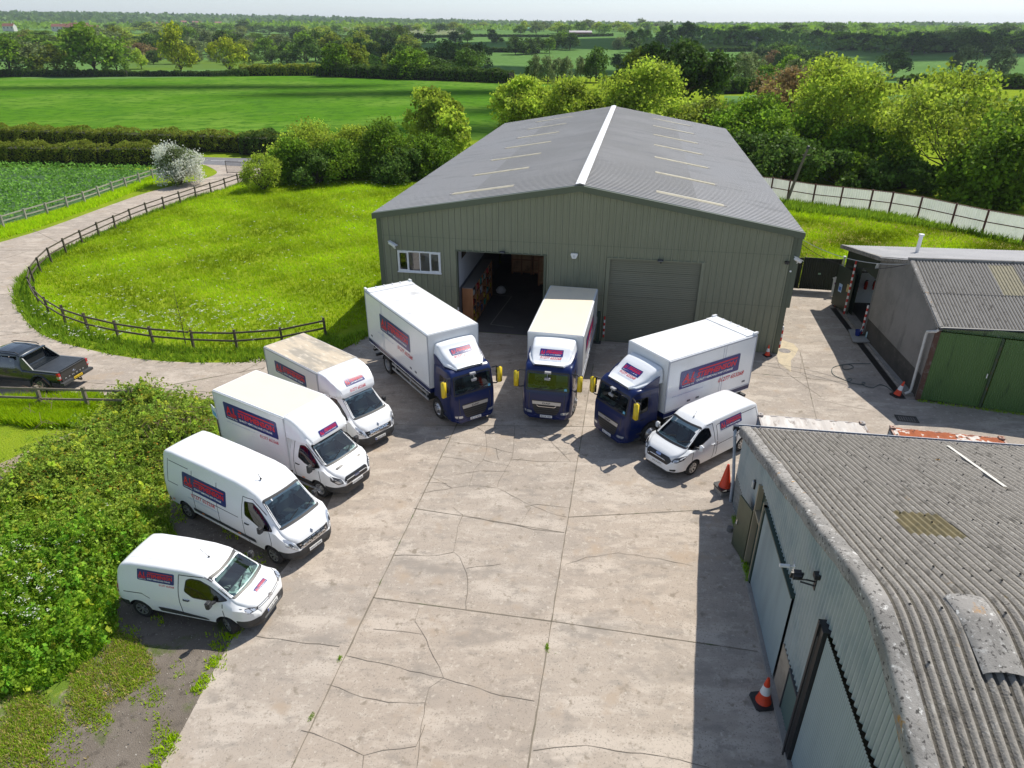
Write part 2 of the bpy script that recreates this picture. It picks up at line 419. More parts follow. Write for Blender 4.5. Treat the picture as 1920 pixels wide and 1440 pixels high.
# joints and cracks: thin dirty ribbons in the concrete
def ribbon(mb, pts, w, z=.016, jit=0.0, seed=0, mi=0):
    rnd = random.Random(seed); P = []
    for i in range(len(pts) - 1):
        a = Vector(pts[i]); b = Vector(pts[i + 1]); n = max(1, int((b - a).length / .28)) if jit else 1
        for k in range(n):
            q = a.lerp(b, k / n)
            if k and jit: d = (b - a).normalized(); q = q + Vector((-d.y, d.x)) * rnd.uniform(-jit, jit)
            P.append(q)
    P.append(Vector(pts[-1])); L = []; Rr = []
    for i, p in enumerate(P):
        d = (P[min(i + 1, len(P) - 1)] - P[max(i - 1, 0)]).normalized(); n = Vector((-d.y, d.x)); ww = w * (rnd.uniform(.45, 1.35) if jit else rnd.uniform(.8, 1.2)) / 2
        L.append(p + n * ww); Rr.append(p - n * ww)
    v = [(p.x, p.y, z) for p in L] + [(p.x, p.y, z) for p in Rr]; n = len(P)
    mb.add(v, [(i, n + i, n + i + 1, i + 1) for i in range(n - 1)], mi)
JO = mat('joint_dirt', (.17, .145, .11), .95, noise=[(2, (.2, .17, .13), .4, .6, 5), (1.5, (.07, .10, .03), .58, .66, 5)])
def jitdense(a, b):
    n = 30; return [tuple(Vector(a).lerp(Vector(b), i / n)) for i in range(n + 1)]
jm = MB()
ribbon(jm, jitdense(bl(-14.78, -3.6), bl(-14.80, -31)), .042, jit=.012, seed=1)
ribbon(jm, jitdense(bl(-9.4, -3.0), bl(-9.4, -31)), .036, jit=.01, seed=2)
ribbon(jm, jitdense(gp2(700, 1121), gp2(1033, 1165)), .035, jit=.006, seed=3)
ribbon(jm, jitdense(gp2(1033, 1165), gp2(1420, 1222)), .03, jit=.006, seed=4)
ribbon(jm, jitdense(gp2(1066, 970), gp2(1350, 955)), .03, jit=.004, seed=5)
ribbon(jm, jitdense(gp2(735, 797), gp2(1190, 801)), .035, jit=.006, seed=6)
ribbon(jm, jitdense(gp2(775, 953), gp2(1058, 999)), .022, jit=.006, seed=7)
ribbon(jm, jitdense(gp2(1500, 660), gp2(1560, 905)), .03, jit=.006, seed=8)
ribbon(jm, jitdense(gp2(1410, 700), gp2(1700, 728)), .025, jit=.006, seed=9)
ribbon(jm, jitdense(gp2(1540, 745), gp2(1475, 700)), .02, jit=.006, seed=10)
for i, (a, b) in enumerate([((497, 690), (0, 780)), ((400, 742), (497, 690)), ((155, 717), (470, 742)), ((165, 672), (110, 683)), ((0, 553), (28, 550)), ((0, 630), (60, 622)), ((0, 488), (55, 470)), ((60, 430), (110, 455)), ((0, 470), (90, 468)), ((155, 440), (300, 420)), ((200, 395), (250, 412)), ((450, 700), (560, 640)), ((0, 590), (40, 588))]):
    ribbon(jm, jitdense(gp2(*a), gp2(*b)), .05, z=.018, jit=.008, seed=20 + i)
jm.build('slab_joints', JO, kind='structure')
ck = MB()
CR = [[(850, 952), (868, 966), (858, 990), (850, 1035), (862, 1045), (875, 1075), (877, 1100), (874, 1144)],
 [(786, 1141), (778, 1165), (800, 1200), (812, 1230), (832, 1272), (805, 1290), (797, 1320), (790, 1360), (782, 1440)],
 [(832, 1272), (880, 1285), (940, 1305), (1002, 1315)], [(612, 1283), (680, 1308), (730, 1318), (797, 1318)],
 [(565, 1370), (610, 1385), (682, 1417), (720, 1407), (780, 1400), (797, 1360)], [(682, 1417), (680, 1440)],
 [(788, 926), (850, 915), (890, 911), (932, 915), (960, 930), (995, 948), (1030, 962), (1062, 970)], [(994, 948), (1010, 946), (1068, 953)], [(996, 952), (975, 985), (960, 984)],
 [(777, 954), (835, 963), (868, 966), (930, 980), (960, 984), (1000, 993), (1058, 999)],
 [(932, 915), (940, 895), (955, 870), (962, 850), (965, 800)], [(840, 829), (915, 838), (962, 850)], [(895, 802), (910, 812), (913, 840), (905, 865), (890, 880), (880, 912)],
 [(905, 862), (935, 870), (958, 875)], [(885, 868), (870, 862), (830, 857)], [(962, 862), (1000, 865), (1040, 866), (1082, 866)], [(1000, 805), (1020, 815), (1045, 840), (1062, 858), (1070, 866)], [(1080, 849), (1050, 855), (1040, 868)],
 [(805, 893), (830, 905), (848, 916)], [(797, 905), (838, 907)], [(930, 840), (935, 862)], [(480, 1193), (520, 1198), (560, 1205), (637, 1213)],
 [(1000, 1408), (1040, 1402), (1100, 1398), (1180, 1412), (1250, 1420), (1330, 1440)], [(1062, 1058), (1100, 1045), (1160, 1037), (1230, 1047), (1300, 1062)],
 [(740, 1042), (820, 1042), (850, 1036)], [(875, 1066), (940, 1058)], [(700, 1180), (760, 1185), (795, 1190)], [(1070, 835), (1085, 820), (1180, 815)], [(1480, 655), (1505, 670), (1500, 700), (1520, 712)], [(1455, 670), (1462, 690), (1480, 702)], [(650, 1230), (790, 1262), (832, 1272)],
 [(640, 870), (700, 800), (740, 760)], [(780, 760), (880, 790)], [(1545, 752), (1580, 760), (1640, 772)], [(1580, 700), (1590, 720), (1640, 726)], [(920, 812), (930, 800)], [(855, 890), (905, 883), (955, 885)]]
for i, c in enumerate(CR):
    ribbon(ck, [gp2(*q) for q in c], .014, z=.018, jit=.03, seed=100 + i)
ck.build('concrete_cracks', mat('crack_dirt', (.17, .145, .115), .95), kind='structure')
# pale repair patch with a manhole by the corner of the warehouse
REP = mat('repair_mortar', (.50, .42, .29), .9, noise=[(3, (.40, .34, .25), .4, .7, 6)], bump=(20, .3, .01))
sheet('repair_patch', [gp2(*q) for q in [(1461, 634), (1472, 640), (1488, 645), (1497, 655), (1490, 668), (1483, 676), (1483, 698), (1470, 688), (1460, 680), (1456, 664)]], .014, REP)
dm = MB(); c = gp2(1471, 658); dm.lathe([(.0, .022), (.30, .022), (.31, .016)], 18, c=(c[0], c[1], 0)); dm.box(0, 0, 0, 0, 0, 0)
o = dm.build('manhole_cover', mat('cast_iron', (.16, .15, .145), .7, .3, noise=[(6, (.25, .22, .2), .4, .7, 4)])); tag(o, 'round iron manhole cover set in the pale patch by the warehouse corner', 'manhole cover')
c = gp2(1700, 786); dg = MB()
dg.box(-.45, .45, -.28, -.22, .014, .03); dg.box(-.45, .45, .22, .28, .014, .03); dg.box(-.45, -.4, -.22, .22, .014, .03); dg.box(.4, .45, -.22, .22, .014, .03)
for i in range(8): x = -.38 + i * .1; dg.box(x, x + .05, -.22, .22, .016, .028)
o = dg.build('drain_grate', mat('grate_iron', (.06, .055, .05), .7, .4)); o.location = (c[0], c[1], 0); o.rotation_euler.z = R(-12)
tag(o, 'small dark iron drain grate in the lane between the containers and the green doors', 'drain grate')
# open drain channel and concrete footing strip beside the workshop shed
FT = mat('footing_concrete', (.30, .28, .255), .9, noise=[(1.2, (.22, .21, .20), .4, .7, 6), (9, (.36, .34, .31), .5, .8, 5)], bump=(30, .4, .01), spec=.2)
def strip(name, a, b, w, z0, z1, m, off=0.0):
    a = Vector(a); b = Vector(b); d = (b - a).normalized(); n = Vector((-d.y, d.x)); a = a + n * off; b = b + n * off
    q = MB(); P = [a + n * w / 2, b + n * w / 2, b - n * w / 2, a - n * w / 2]; q.prism([(p.x, p.y) for p in P], z0, z1)
    return q.build(name, m, kind='structure')
strip('drain_channel', gp2(1562, 578), gp2(1692, 748), .34, .0, .016, mat('wet_dark', (.015, .014, .013), .35))
strip('footing_strip', gp2(1575, 572), gp2(1706, 742), .55, .0, .07, FT, .12)
# ================================================================ WAREHOUSE
GRN = mat('olive_cladding', (.225, .235, .165), .5, noise=[(.5, (.24, .25, .177), .4, .7, 4), (2.5, (.20, .21, .148), .55, .8, 5, (1, 1, .15))], spec=.35)
GRN_D = mat('olive_trim', (.100, .118, .082), .45, spec=.4)
ROOFM = mat('grey_roof_sheet', (.37, .35, .325), .5, noise=[(.12, (.43, .41, .385), .4, .65, 4), (1.2, (.33, .315, .305), .5, .75, 6, (.25, 1, 1)), (9, (.45, .435, .42), .5, .8, 4)], spec=.4)
ROOFM2 = mat('grey_roof_sheet_lower', (.44, .42, .40), .5, noise=[(.12, (.44, .425, .41), .4, .65, 4), (1.2, (.34, .325, .31), .5, .75, 6, (.25, 1, 1)), (5, (.30, .285, .265), .60, .8, 6)], spec=.4)
WHITE = mat('white_flashing', (.78, .78, .79), .4, noise=[(1.5, (.66, .66, .66), .5, .8, 4)], spec=.4)
CREAM = mat('rooflight_grp', (.47, .42, .29), .4, noise=[(3, (.33, .29, .20), .45, .7, 4)], spec=.3)
BLACK = mat('black_plastic', (.02, .02, .022), .45)
WPLAST = mat('white_plastic', (.78, .78, .78), .4)
DGREY = mat('dark_grey_metal', (.06, .062, .065), .5, .2)

def corr(mb, s0, s1, zb, zt, prof, xf, mi=0, rows=1, trough_shade=False):
    """upright profiled sheet: prof = [(s, depth)...]; zb/zt functions of s; xf(s, depth, z) -> point"""
    ss = [s0] + [q[0] for q in prof if s0 + 1e-4 < q[0] < s1 - 1e-4] + [s1]
    dp = np.interp(ss, [q[0] for q in prof], [q[1] for q in prof])
    v = []; f = []
    for s, d in zip(ss, dp):
        a, b = zb(s), zt(s)
        for k in range(rows + 1): v.append(xf(s, d, a + (b - a) * k / rows))
    m = rows + 1
    dmx = max(dp.max(), 1e-6)
    for i in range(len(ss) - 1):
        for k in range(rows): f.append((i * m + k, (i + 1) * m + k, (i + 1) * m + k + 1, i * m + k + 1))
    mb.add(v, f, mi)
    if trough_shade:   # a second, darker finish in the troughs: painted rib shade, with some grime
        for i in range(len(ss) - 1):
            if (dp[i] + dp[i + 1]) / 2 < .38 * dmx:
                for k in range(rows): mb.mi[-(len(f)) + i * rows + k] = 1
def seam_profile(a, b, pitch=.333, rib=.06, depth=.055, off=0.0):
    p = []; s = a + off
    while s < b + pitch:
        p += [(s - pitch / 2 + .001, 0), (s - rib, 0), (s - rib * .5, -depth), (s + rib * .5, -depth), (s + rib, 0)]; s += pitch
    return p
def sine_profile(a, b, pitch, amp, n=6):
    k = int((b - a) / pitch * n) + 2
    return [(a + i * pitch / n, amp * .5 * (1 - math.cos(2 * math.pi * i / n))) for i in range(k)]

WH = thing('warehouse', 'large olive green steel warehouse with a pale grey ribbed roof behind the lorries', 'warehouse', (13.917, 33.245, 0), -fa)
W_, L_, HE, HR = 21.43, 38.46, 6.42, 8.22
ztop = lambda s: HE + (HR - HE) * (1 - abs(s + W_ / 2) / (W_ / 2)) - .02
pf = seam_profile(-W_, 0, off=.2)
X1, X2, XD = -17.12, -12.44, 4.63      # left opening
X3, X4, ZD = -9.05, -4.33, 4.65       # roller door
WX1, WX2, WZ1, WZ2 = -20.45, -18.05, 3.34, 4.50
fw = MB(); xf = lambda s, d, z: (s, d, z)
k0 = lambda s: 0.0
for a, b, zb, zt in [(-W_, WX1, k0, ztop), (WX1, WX2, k0, lambda s: WZ1), (WX1, WX2, lambda s: WZ2, ztop), (WX2, X1, k0, ztop), (X1, X2, lambda s: XD, ztop), (X2, X3, k0, ztop), (X3, X4, lambda s: ZD, ztop), (X4, 0, k0, ztop)]:
    corr(fw, a, b, zb, zt, pf, xf)
o = fw.build('front_wall', GRN, WH, fix=False)
sw = MB(); pl = seam_profile(0, L_, off=.1)
corr(sw, 0, L_, k0, lambda s: HE, pl, lambda s, d, z: (-W_ + d, s, z)); sw.build('side_wall', GRN, WH, fix=False)
sw = MB(); corr(sw, 0, L_, k0, lambda s: HE, pl, lambda s, d, z: (-d, s, z)); sw.build('side_wall', GRN, WH, fix=False)
bw = MB(); corr(bw, -W_, 0, k0, ztop, pf, lambda s, d, z: (s, L_ - d, z)); bw.build('rear_wall', GRN, WH, fix=False)
# lap line and grime band of the cladding
q = MB()
for a, b in ((-W_ + .2, WX1), (WX1, WX2), (WX2, X1), (X2 + .12, X3 - .12), (X4 + .12, -.2)):
    if a == WX1: continue
    q.box(a, b, -.0585, -.0555, 2.62, 2.632)
q.box(-W_ + .2, -.2, -.0585, -.0555, 5.30, 5.312)
q.build('sheet_lap', GRN_D, WH)
# corner flashings
cf = MB(); cf.box(-W_ - .06, -W_ + .20, -.07, .0, 0, HE); cf.box(-W_ - .06, -W_ - .02, 0, .22, 0, HE); cf.build('corner_flashing', GRN_D, WH); cf = MB(); cf.box(-.20, .06, -.07, 0, 0, HE); cf.box(.02, .06, 0, .22, 0, HE); cf.box(-.02, .2, -.09, .12, 2.6, HE - .05)
cf.build('corner_flashing', GRN_D, WH)
# roof slopes: trapezoidal sheet, ribs running eaves to ridge
def slope(name, sgn):
    mb = MB(); xr = -W_ / 2; xe = 0.20 if sgn > 0 else -W_ - .20; n = int(L_ / .333); rows = 3
    ys = []; ds = []
    for i in range(n):
        y = -.14 + i * (L_ + .28) / n; p = (L_ + .28) / n
        ys += [y, y + p * .3, y + p * .42, y + p * .74, y + p * .86]; ds += [0, 0, .07, .07, 0]
    ys.append(L_ + .14); ds.append(0)
    ze = HR - abs(xe - xr) * (HR - HE) / (W_ / 2) + .06
    v = []; f = []
    for r_ in range(2):
        x0 = xr + sgn * .0 if r_ == 0 else xr + (xe - xr) * .54; x1 = xr + (xe - xr) * .54 if r_ == 0 else xe
        o0 = len(v)
        for y, d in zip(ys, ds):
            for x in (x0, x1):
                t = abs(x - xr) / abs(xe - xr); z = (HR + .06) * (1 - t) + ze * t + d + (.012 if r_ == 0 else 0); v.append((x, y, z))
        m = len(ys)
        for i in range(m - 1): f.append((o0 + 2 * i, o0 + 2 * i + 1, o0 + 2 * i + 3, o0 + 2 * i + 2))
    mb.add(v, f); mb.mi = [0 if i < len(f) // 2 else 1 for i in range(len(f))]; return mb.build(name, [ROOFM, ROOFM2], WH, fix=False)
for nm, sg in (('roof_slope', 1), ('roof_slope', -1)):
    so = slope(nm, sg)
    for Y in (2.05, 7.5, 12.9, 18.3, 23.7, 29.2, 34.6):
        rl = MB()
        a, b = ((-6.93, -3.45) if sg > 0 else (-17.8, -14.42))
        zz = lambda x: HR + .06 - abs(x + W_ / 2) * (HR - HE) / (W_ / 2) + .095
        for k, (y0, y1) in enumerate([(Y - .21, Y - .03), (Y + .03, Y + .21)]):
            rl.add([(a, y0, zz(a)), (b, y0, zz(b)), (b, y1, zz(b)), (a, y1, zz(a))], [(0, 1, 2, 3)])
            rl.add([(a, y0, zz(a)), (b, y0, zz(b)), (b, y0, zz(b) - .04), (a, y0, zz(a) - .04)], [(0, 1, 2, 3)])
        e = a if sg < 0 else b
        rl.add([(e - .12, Y - .26, zz(e) + .002), (e + .12, Y - .26, zz(e) + .002), (e + .12, Y + .24, zz(e) + .004), (e - .12, Y + .24, zz(e) + .004)], [(0, 1, 2, 3)], 1)
        rl.build('rooflight', [CREAM, mat('rooflight_flashing', (.2, .19, .18), .6)], so)
rc = MB(); xr = -W_ / 2
rc.add([(xr - .23, -.16, HR + .16), (xr, -.16, HR + .21), (xr + .23, -.16, HR + .16), (xr - .23, L_ + .15, HR + .16), (xr, L_ + .15, HR + .21), (xr + .23, L_ + .15, HR + .16)], [(0, 1, 4, 3), (1, 2, 5, 4)])
rc.build('ridge_cap', WHITE, WH, fix=False)
# barge boards along the front and rear verges
for y0, y1 in ((-.20, -.02), (L_ + .02, L_ + .18)):
    bb = MB()
    for sg in (1, -1):
        xe = xr + sg * (W_ / 2 + .24); ze = HR - (W_ / 2 + .24) * (HR - HE) / (W_ / 2)
        bb.extrude([(xr, y0, HR - .20), (xe, y0, ze - .20), (xe, y0, ze + .10), (xr, y0, HR + .10)], (0, y1 - y0, 0))
    bb.build('bargeboard', GRN_D, WH)
for sg in (1, -1):
    gt = MB(); xe = xr + sg * (W_ / 2 + .20); ze = HE - .06
    gt.box(xe - .09, xe + .09, 0, L_, ze - .10, ze - .085); gt.box(xe + sg * .09 - .01, xe + sg * .09 + .01, 0, L_, ze - .085, ze + .02)
    gt.build('gutter', DGREY, WH)
# roller door
rd = MB(); n = 9; zs = [.0]
pr = []; z = 0.02
for i in range(int((ZD - .02) / .105)):
    pr += [(z, 0), (z + .085, 0), (z + .09, .012), (z + .10, .012)]; z += .105
pr = [(p, d) for p, d in pr if p < ZD] + [(ZD, 0)]
rv = []; rf = []
for p, d in pr: rv += [(X3 + .06, .10 + d, p), (X4 - .06, .10 + d, p)]
rf = [(2 * i, 2 * i + 1, 2 * i + 3, 2 * i + 2) for i in range(len(pr) - 1)]
rd.add(rv, rf)
for zz_ in (1.88, 2.58, 3.27, 3.97): rd.box(X3 + .06, X4 - .06, .082, .0995, zz_, zz_ + .022)
rd.box(X3 + .06, X4 - .06, .05, .10, .0, .06)
rd.build('roller_door', mat('olive_door', (.18, .185, .135), .5, noise=[(.7, (.195, .20, .15), .4, .7, 4, (.3, 1, 1))]), WH, fix=False)
df = MB(); df.box(X3 - .12, X3 + .06, -.075, .14, 0, ZD + .02); df.box(X4 - .06, X4 + .12, -.075, .14, 0, ZD + .02); df.box(X3 - .16, X4 + .16, -.08, .14, ZD + .02, ZD + .07)
df.build('door_frame', GRN, WH)
df = MB(); df.box(X1 - .06, X1, -.075, .22, 0, XD); df.box(X2, X2 + .12, -.075, .22, 0, XD + .02); df.box(X1 - .1, X2 + .16, -.08, .2, XD, XD + .05)
df.build('door_frame', GRN_D, WH)
# window
wf = MB(); fw_ = .075
wf.box(WX1, WX2, -.06, .03, WZ1, WZ1 + fw_); wf.box(WX1, WX2, -.06, .03, WZ2 - fw_, WZ2); wf.box(WX1 - .04, WX2 + .04, -.12, .0, WZ1 - .05, WZ1)
div = [0, .24, .52, .76, 1]
for t in div:
    x = WX1 + fw_ / 2 + t * (WX2 - WX1 - fw_); w = fw_ if t in (0, 1) else .045; wf.box(x - w / 2, x + w / 2, -.058, .028, WZ1 + fw_, WZ2 - fw_)
wn_ = wf.build('window', WHITE, WH)
for t0, t1 in ((0, .24), (.76, 1)):
    q = MB(); a = WX1 + .04 + t0 * (WX2 - WX1 - .08) + .02; b = WX1 + .04 + t1 * (WX2 - WX1 - .08) - .02
    for bx in ((a, b, WZ1 + .07, WZ1 + .12), (a, b, WZ2 - .12, WZ2 - .07), (a, a + .05, WZ1 + .12, WZ2 - .12), (b - .05, b, WZ1 + .12, WZ2 - .12)): q.box(bx[0], bx[1], -.075, -.045, bx[2], bx[3])
    q.build('window_frame', WHITE, wn_)
q = MB(); q.add([(WX1, -.02, WZ1), (WX2, -.02, WZ1), (WX2, -.02, WZ2), (WX1, -.02, WZ2)], [(0, 1, 2, 3)]); q.build('pane', glass_mat('window_glass', (.55, .6, .62), .12), wn_, fix=False)
# room behind the window and the office partition inside the opening
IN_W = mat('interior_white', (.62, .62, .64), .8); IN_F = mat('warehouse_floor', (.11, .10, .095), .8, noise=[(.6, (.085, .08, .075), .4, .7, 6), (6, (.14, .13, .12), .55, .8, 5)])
q = MB(); q.box(-W_ + .15, X1 - .02, .05, 12, 2.45, 2.6); q.box(X1 - .12, X1 - .02, .05, 12, 2.6, 5.6); q.box(-W_ + .15, X1 - .02, 3.6, 3.7, 2.6, 5.6); q.box(-W_ + .15, X1, .05, 12, 5.6, 5.7)
q.build('office_partition', IN_W, WH)
q = MB(); q.box(X1 - .02, X1 + .0, 1.0, 2.1, 3.9, 5.1); q.build('office_window', mat('dark_glass', (.02, .022, .025), .1), WH)
q = MB(); q.box(X1 - .12, X1 - .02, .05, 12, 0, 2.45); q.build('partition_base', mat('interior_grey', (.16, .16, .17), .8), WH)
q = MB(); q.box(-19.3, -18.9, 1.2, 1.6, 2.6, 4.6); q.box(-20.2, -18.4, 1.8, 2.6, 2.6, 3.4); q.build('office_cupboard', mat('office_lilac', (.45, .42, .48), .6), WH)
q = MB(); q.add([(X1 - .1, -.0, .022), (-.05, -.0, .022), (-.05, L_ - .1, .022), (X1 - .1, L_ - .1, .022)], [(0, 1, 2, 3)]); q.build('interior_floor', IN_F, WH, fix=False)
q = MB()
for a, b in (((-15.6, 1.2), (-15.2, 6.0)), ((-15.2, 6.0), (-16.6, 6.2)), ((-15.6, 1.2), (-14.2, 1.0))): ribbon(q, [a, b], .05, z=.027)
q.build('floor_line', mat('worn_line', (.26, .25, .22), .8), WH, fix=False)
# fixtures on the front wall
def cctv(parent_loc, rz, label, ry=.35):
    t = thing('security_camera', label, 'security camera', parent_loc, rz)
    b = MB(); b.lathe([(.0, -.26), (.075, -.26), (.085, -.22), (.085, .12), (.075, .2), (0, .2)], 14, 'x'); ob = b.build('housing', WPLAST, t, 35); ob.rotation_euler.y = ry
    b = MB(); b.box(-.30, .26, -.105, .105, .075, .095); ob = b.build('sunshield', WPLAST, t); ob.rotation_euler.y = ry
    b = MB(); b.tube([(0, 0, -.05), (0, .03, -.14), (0, .14, -.18)], .025, 8); b.box(-.06, .06, .13, .16, -.24, -.12); b.build('bracket', WPLAST, t)
    b = MB(); b.lathe([(0, .205), (.055, .2), (.055, .19)], 12, 'x'); ob = b.build('lens', BLACK, t); ob.rotation_euler.y = ry
    return t
def wl(X, Y, z): p = bl(X, Y); return (p[0], p[1], z)
cctv(wl(-20.6, -.26, 4.85), -fa + R(-20), 'white security camera above the left end of the warehouse window')
cctv(wl(.16, -.12, 5.1), -fa + R(35), 'white security camera on the right corner of the warehouse', .5)
t = thing('alarm_box', 'white bell shaped alarm box on the warehouse front between the two doors', 'alarm box', wl(-10.85, -.06, 4.74), -fa)
b = MB(); b.extrude([(-.16, 0, .12), (-.19, 0, .06), (-.10, 0, -.15), (.10, 0, -.15), (.19, 0, .06), (.16, 0, .12)], (0, -.11, 0)); b.build('housing', WPLAST, t)
b = MB(); b.extrude([(-.07, -.112, .03), (.07, -.112, .03), (.04, -.112, -.09), (-.04, -.112, -.09)], (0, -.02, 0)); b.build('strobe_lens', mat('clear_lens', (.6, .62, .66), .2), t)
for X, lab in ((-14.63, 'small black floodlight over the open warehouse doorway'), (-6.46, 'small black floodlight over the closed roller door')):
    t = thing('floodlight', lab, 'floodlight', wl(X, -.07, 4.72), -fa)
    b = MB(); b.extrude([(-.14, 0, .05), (-.14, -.16, .09), (-.14, -.20, .02), (-.14, -.02, -.07)], (.28, 0, 0)); b.build('housing', BLACK, t)
    b = MB(); b.box(-.11, .11, -.175, -.03, -.045, -.035); ob = b.build('lens', mat('lamp_lens', (.6, .65, .7), .2), t); ob.rotation_euler.x = -.25
    b = MB(); b.lathe([(0, 0), (.035, .0), (.03, -.06), (0, -.07)], 10, c=(.03, -.1, -.08)); b.build('sensor', BLACK, t)
t = thing('floodlight', 'small dark lamp beside the camera on the right warehouse corner', 'floodlight', wl(-.35, -.07, 4.95), -fa)
b = MB(); b.box(-.09, .09, -.16, 0, -.05, .08); b.build('housing', BLACK, t); b = MB(); b.lathe([(0, 0), (.05, 0), (.05, .03)], 10, 'y', c=(.25, -.07, -.42)); b.build('sensor', WPLAST, t)
# red and white edge guards
GR_R = mat('guard_red', (.55, .03, .02), .5); GR_W = mat('guard_white', (.75, .75, .75), .5)
def edge_guard(loc, rz, h0, h1, label, lean=(0, 0), r=.055, band=.17, group=None):
    t = thing('edge_guard', label, 'edge guard', (loc[0], loc[1], 0), rz, group); n = int((h1 - h0) / band)
    m = MB()
    for i in range(n):
        za = h0 + i * band; zb_ = za + band
        m.tube([(lean[0] * za, lean[1] * za, za), (lean[0] * zb_, lean[1] * zb_, zb_)], r, 8, i % 2)
    m.build('banded_tube', [GR_R, GR_W], t, 40); m = MB()
    for z in (h0 + .1, h1 - .15): m.box(-.02, .02, .03, .12, z, z + .05)
    m.build('clip', DGREY, t); return t
p = bl(X1 - .02, -.1); edge_guard(p, -fa, .1, 1.55, 'short red and white striped guard on the left jamb of the open warehouse doorway', r=.045)
p = bl(X3 - .02, -.14); edge_guard(p, -fa, .3, 1.5, 'short red and white striped guard on the left jamb of the roller door', r=.045)
p = bl(X4 + .02, -.14); edge_guard(p, -fa, .2, 1.5, 'red tipped guard on the right jamb of the roller door behind the lorry box', r=.045)
p = bl(.1, -.02); edge_guard(p, -fa, .35, 1.75, 'red and white striped guard low on the right corner of the warehouse', r=.05, band=.2)
# machine post left of the roller door
t = thing('door_bollard', 'dark green steel door post standing left of the roller door', 'post', wl(X3 - .33, -.28, 0), -fa)
b = MB(); b.box(-.07, .07, -.07, .07, .02, 1.8); b.build('post', mat('dark_green_steel', (.03, .06, .045), .5), t); b = MB(); b.box(-.2, .2, -.18, .18, .01, .04); b.build('base_plate', DGREY, t)
b = MB(); b.box(-.16, -.07, -.06, .06, 1.15, 1.5); b.build('switch_box', mat('pale_box', (.5, .5, .46), .5), t)

# ---- inside the opening: bookshelf with stored goods, wooden crates
WOOD = mat('pine', (.36, .16, .065), .6, noise=[(2, (.28, .115, .045), .4, .7, 6, (1, 1, .2))])
t = thing('shelf_unit', 'long wooden shelf unit just inside the open warehouse doorway', 'shelf unit', wl(X1 + .05, .6, .022), -fa)
SW = .62; SL = 5.4; SHH = 2.35
b = MB()
for i in range(7): y = i * (SL - .05) / 6; b.box(0, SW, y, y + .05, 0, SHH - .05 - (0 if i else 0))
b.build('upright', WOOD, t)
for z in (.05, .62, 1.2, 1.75, SHH - .05):
    b = MB(); b.box(.0, SW - .004, -.0, SL, z, z + .04); b.build('shelf', WOOD if z < 2 else mat('shelf_top_board', (.22, .2, .18), .7), t)
rnd = random.Random(8)
cols = [(.6, .6, .62), (.05, .07, .25), (.03, .03, .03), (.55, .54, .5), (.02, .25, .2), (.5, .02, .02), (.55, .4, .02), (.1, .1, .12), (.45, .5, .65)]
k = 0
for z in (.09, .66, 1.24, 1.79):
    y = .1
    while y < SL - .4:
        w = rnd.uniform(.1, .34); h = rnd.uniform(.16, .40); c_ = rnd.choice(cols)
        if rnd.random() < .8:
            lab = 'stored goods on the wooden shelf unit inside the open doorway'
            b = MB(); b.box(rnd.uniform(.05, .25), .58, 0, w, 0, h); ob = b.build('stored_box', mat('goods_%d' % cols.index(c_), c_, .6)); p = wl(X1 + .05, .6 + y, .022 + z); ob.location = p; ob.rotation_euler.z = -fa
            tag(ob, lab, 'box', 'goods stored on the wooden shelf unit'); k += 1
        y += w + rnd.uniform(.03, .2)
CRW = mat('crate_plywood', (.46, .27, .13), .7, noise=[(1.5, (.24, .125, .055), .4, .7, 5)])
def crate(x, y, z, w, d, h, lab):
    t = thing('storage_crate', lab, 'crate', wl(x, y, z), -fa, 'tall plywood storage crates inside the warehouse')
    b = MB(); b.box(0, w, 0, d, .12, h); b.build('box', CRW, t)
    b = MB()
    for xx in (0, w / 2 - .05, w - .1): b.box(xx, xx + .1, 0, d, 0, .118)
    b.build('skid', WOOD, t)
    b = MB()
    for zz_ in (.14, h * .5, h - .1): b.box(0, w, -.03, -.002, zz_, zz_ + .08)
    for xx in (0, w / 2 - .04, w - .08): b.box(xx, xx + .08, -.026, -.002, .22, h - .1)
    b.build('batten', WOOD, t)
for i, x in enumerate((-16.0, -14.45 - .06, -12.9)):
    for j in range(3):
        crate(x + .0, 10.5 if i < 2 else 10.9, .022 + j * 2.03, 1.42, 1.8, 2.0, 'plywood storage crate in the back row inside the open doorway')
for j in range(3): crate(-14.4 + .55, 8.3, .022 + j * 2.03, 1.42, 1.8, 2.0, 'plywood storage crate in the nearer right hand stack inside the open doorway')
for j in range(3): crate(-12.35, 8.3, .022 + j * 2.03, 1.42, 1.8, 2.0, 'plywood storage crate in the nearer right hand stack inside the open doorway')
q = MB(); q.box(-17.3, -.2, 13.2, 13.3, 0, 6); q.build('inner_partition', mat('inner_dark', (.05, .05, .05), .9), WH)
b = MB(); bmx = random.Random(3)
b.lathe([(0, 0), (.28, .02), (.33, .18), (.2, .38), (.05, .45), (0, .45)], 12); ob = b.build('plastic_sack', mat('sack_white', (.5, .5, .5), .6), None, 60); ob.location = wl(-16.0, 6.6, .022); tag(ob, 'pale plastic sack on the floor beside the wooden shelf unit', 'sack')
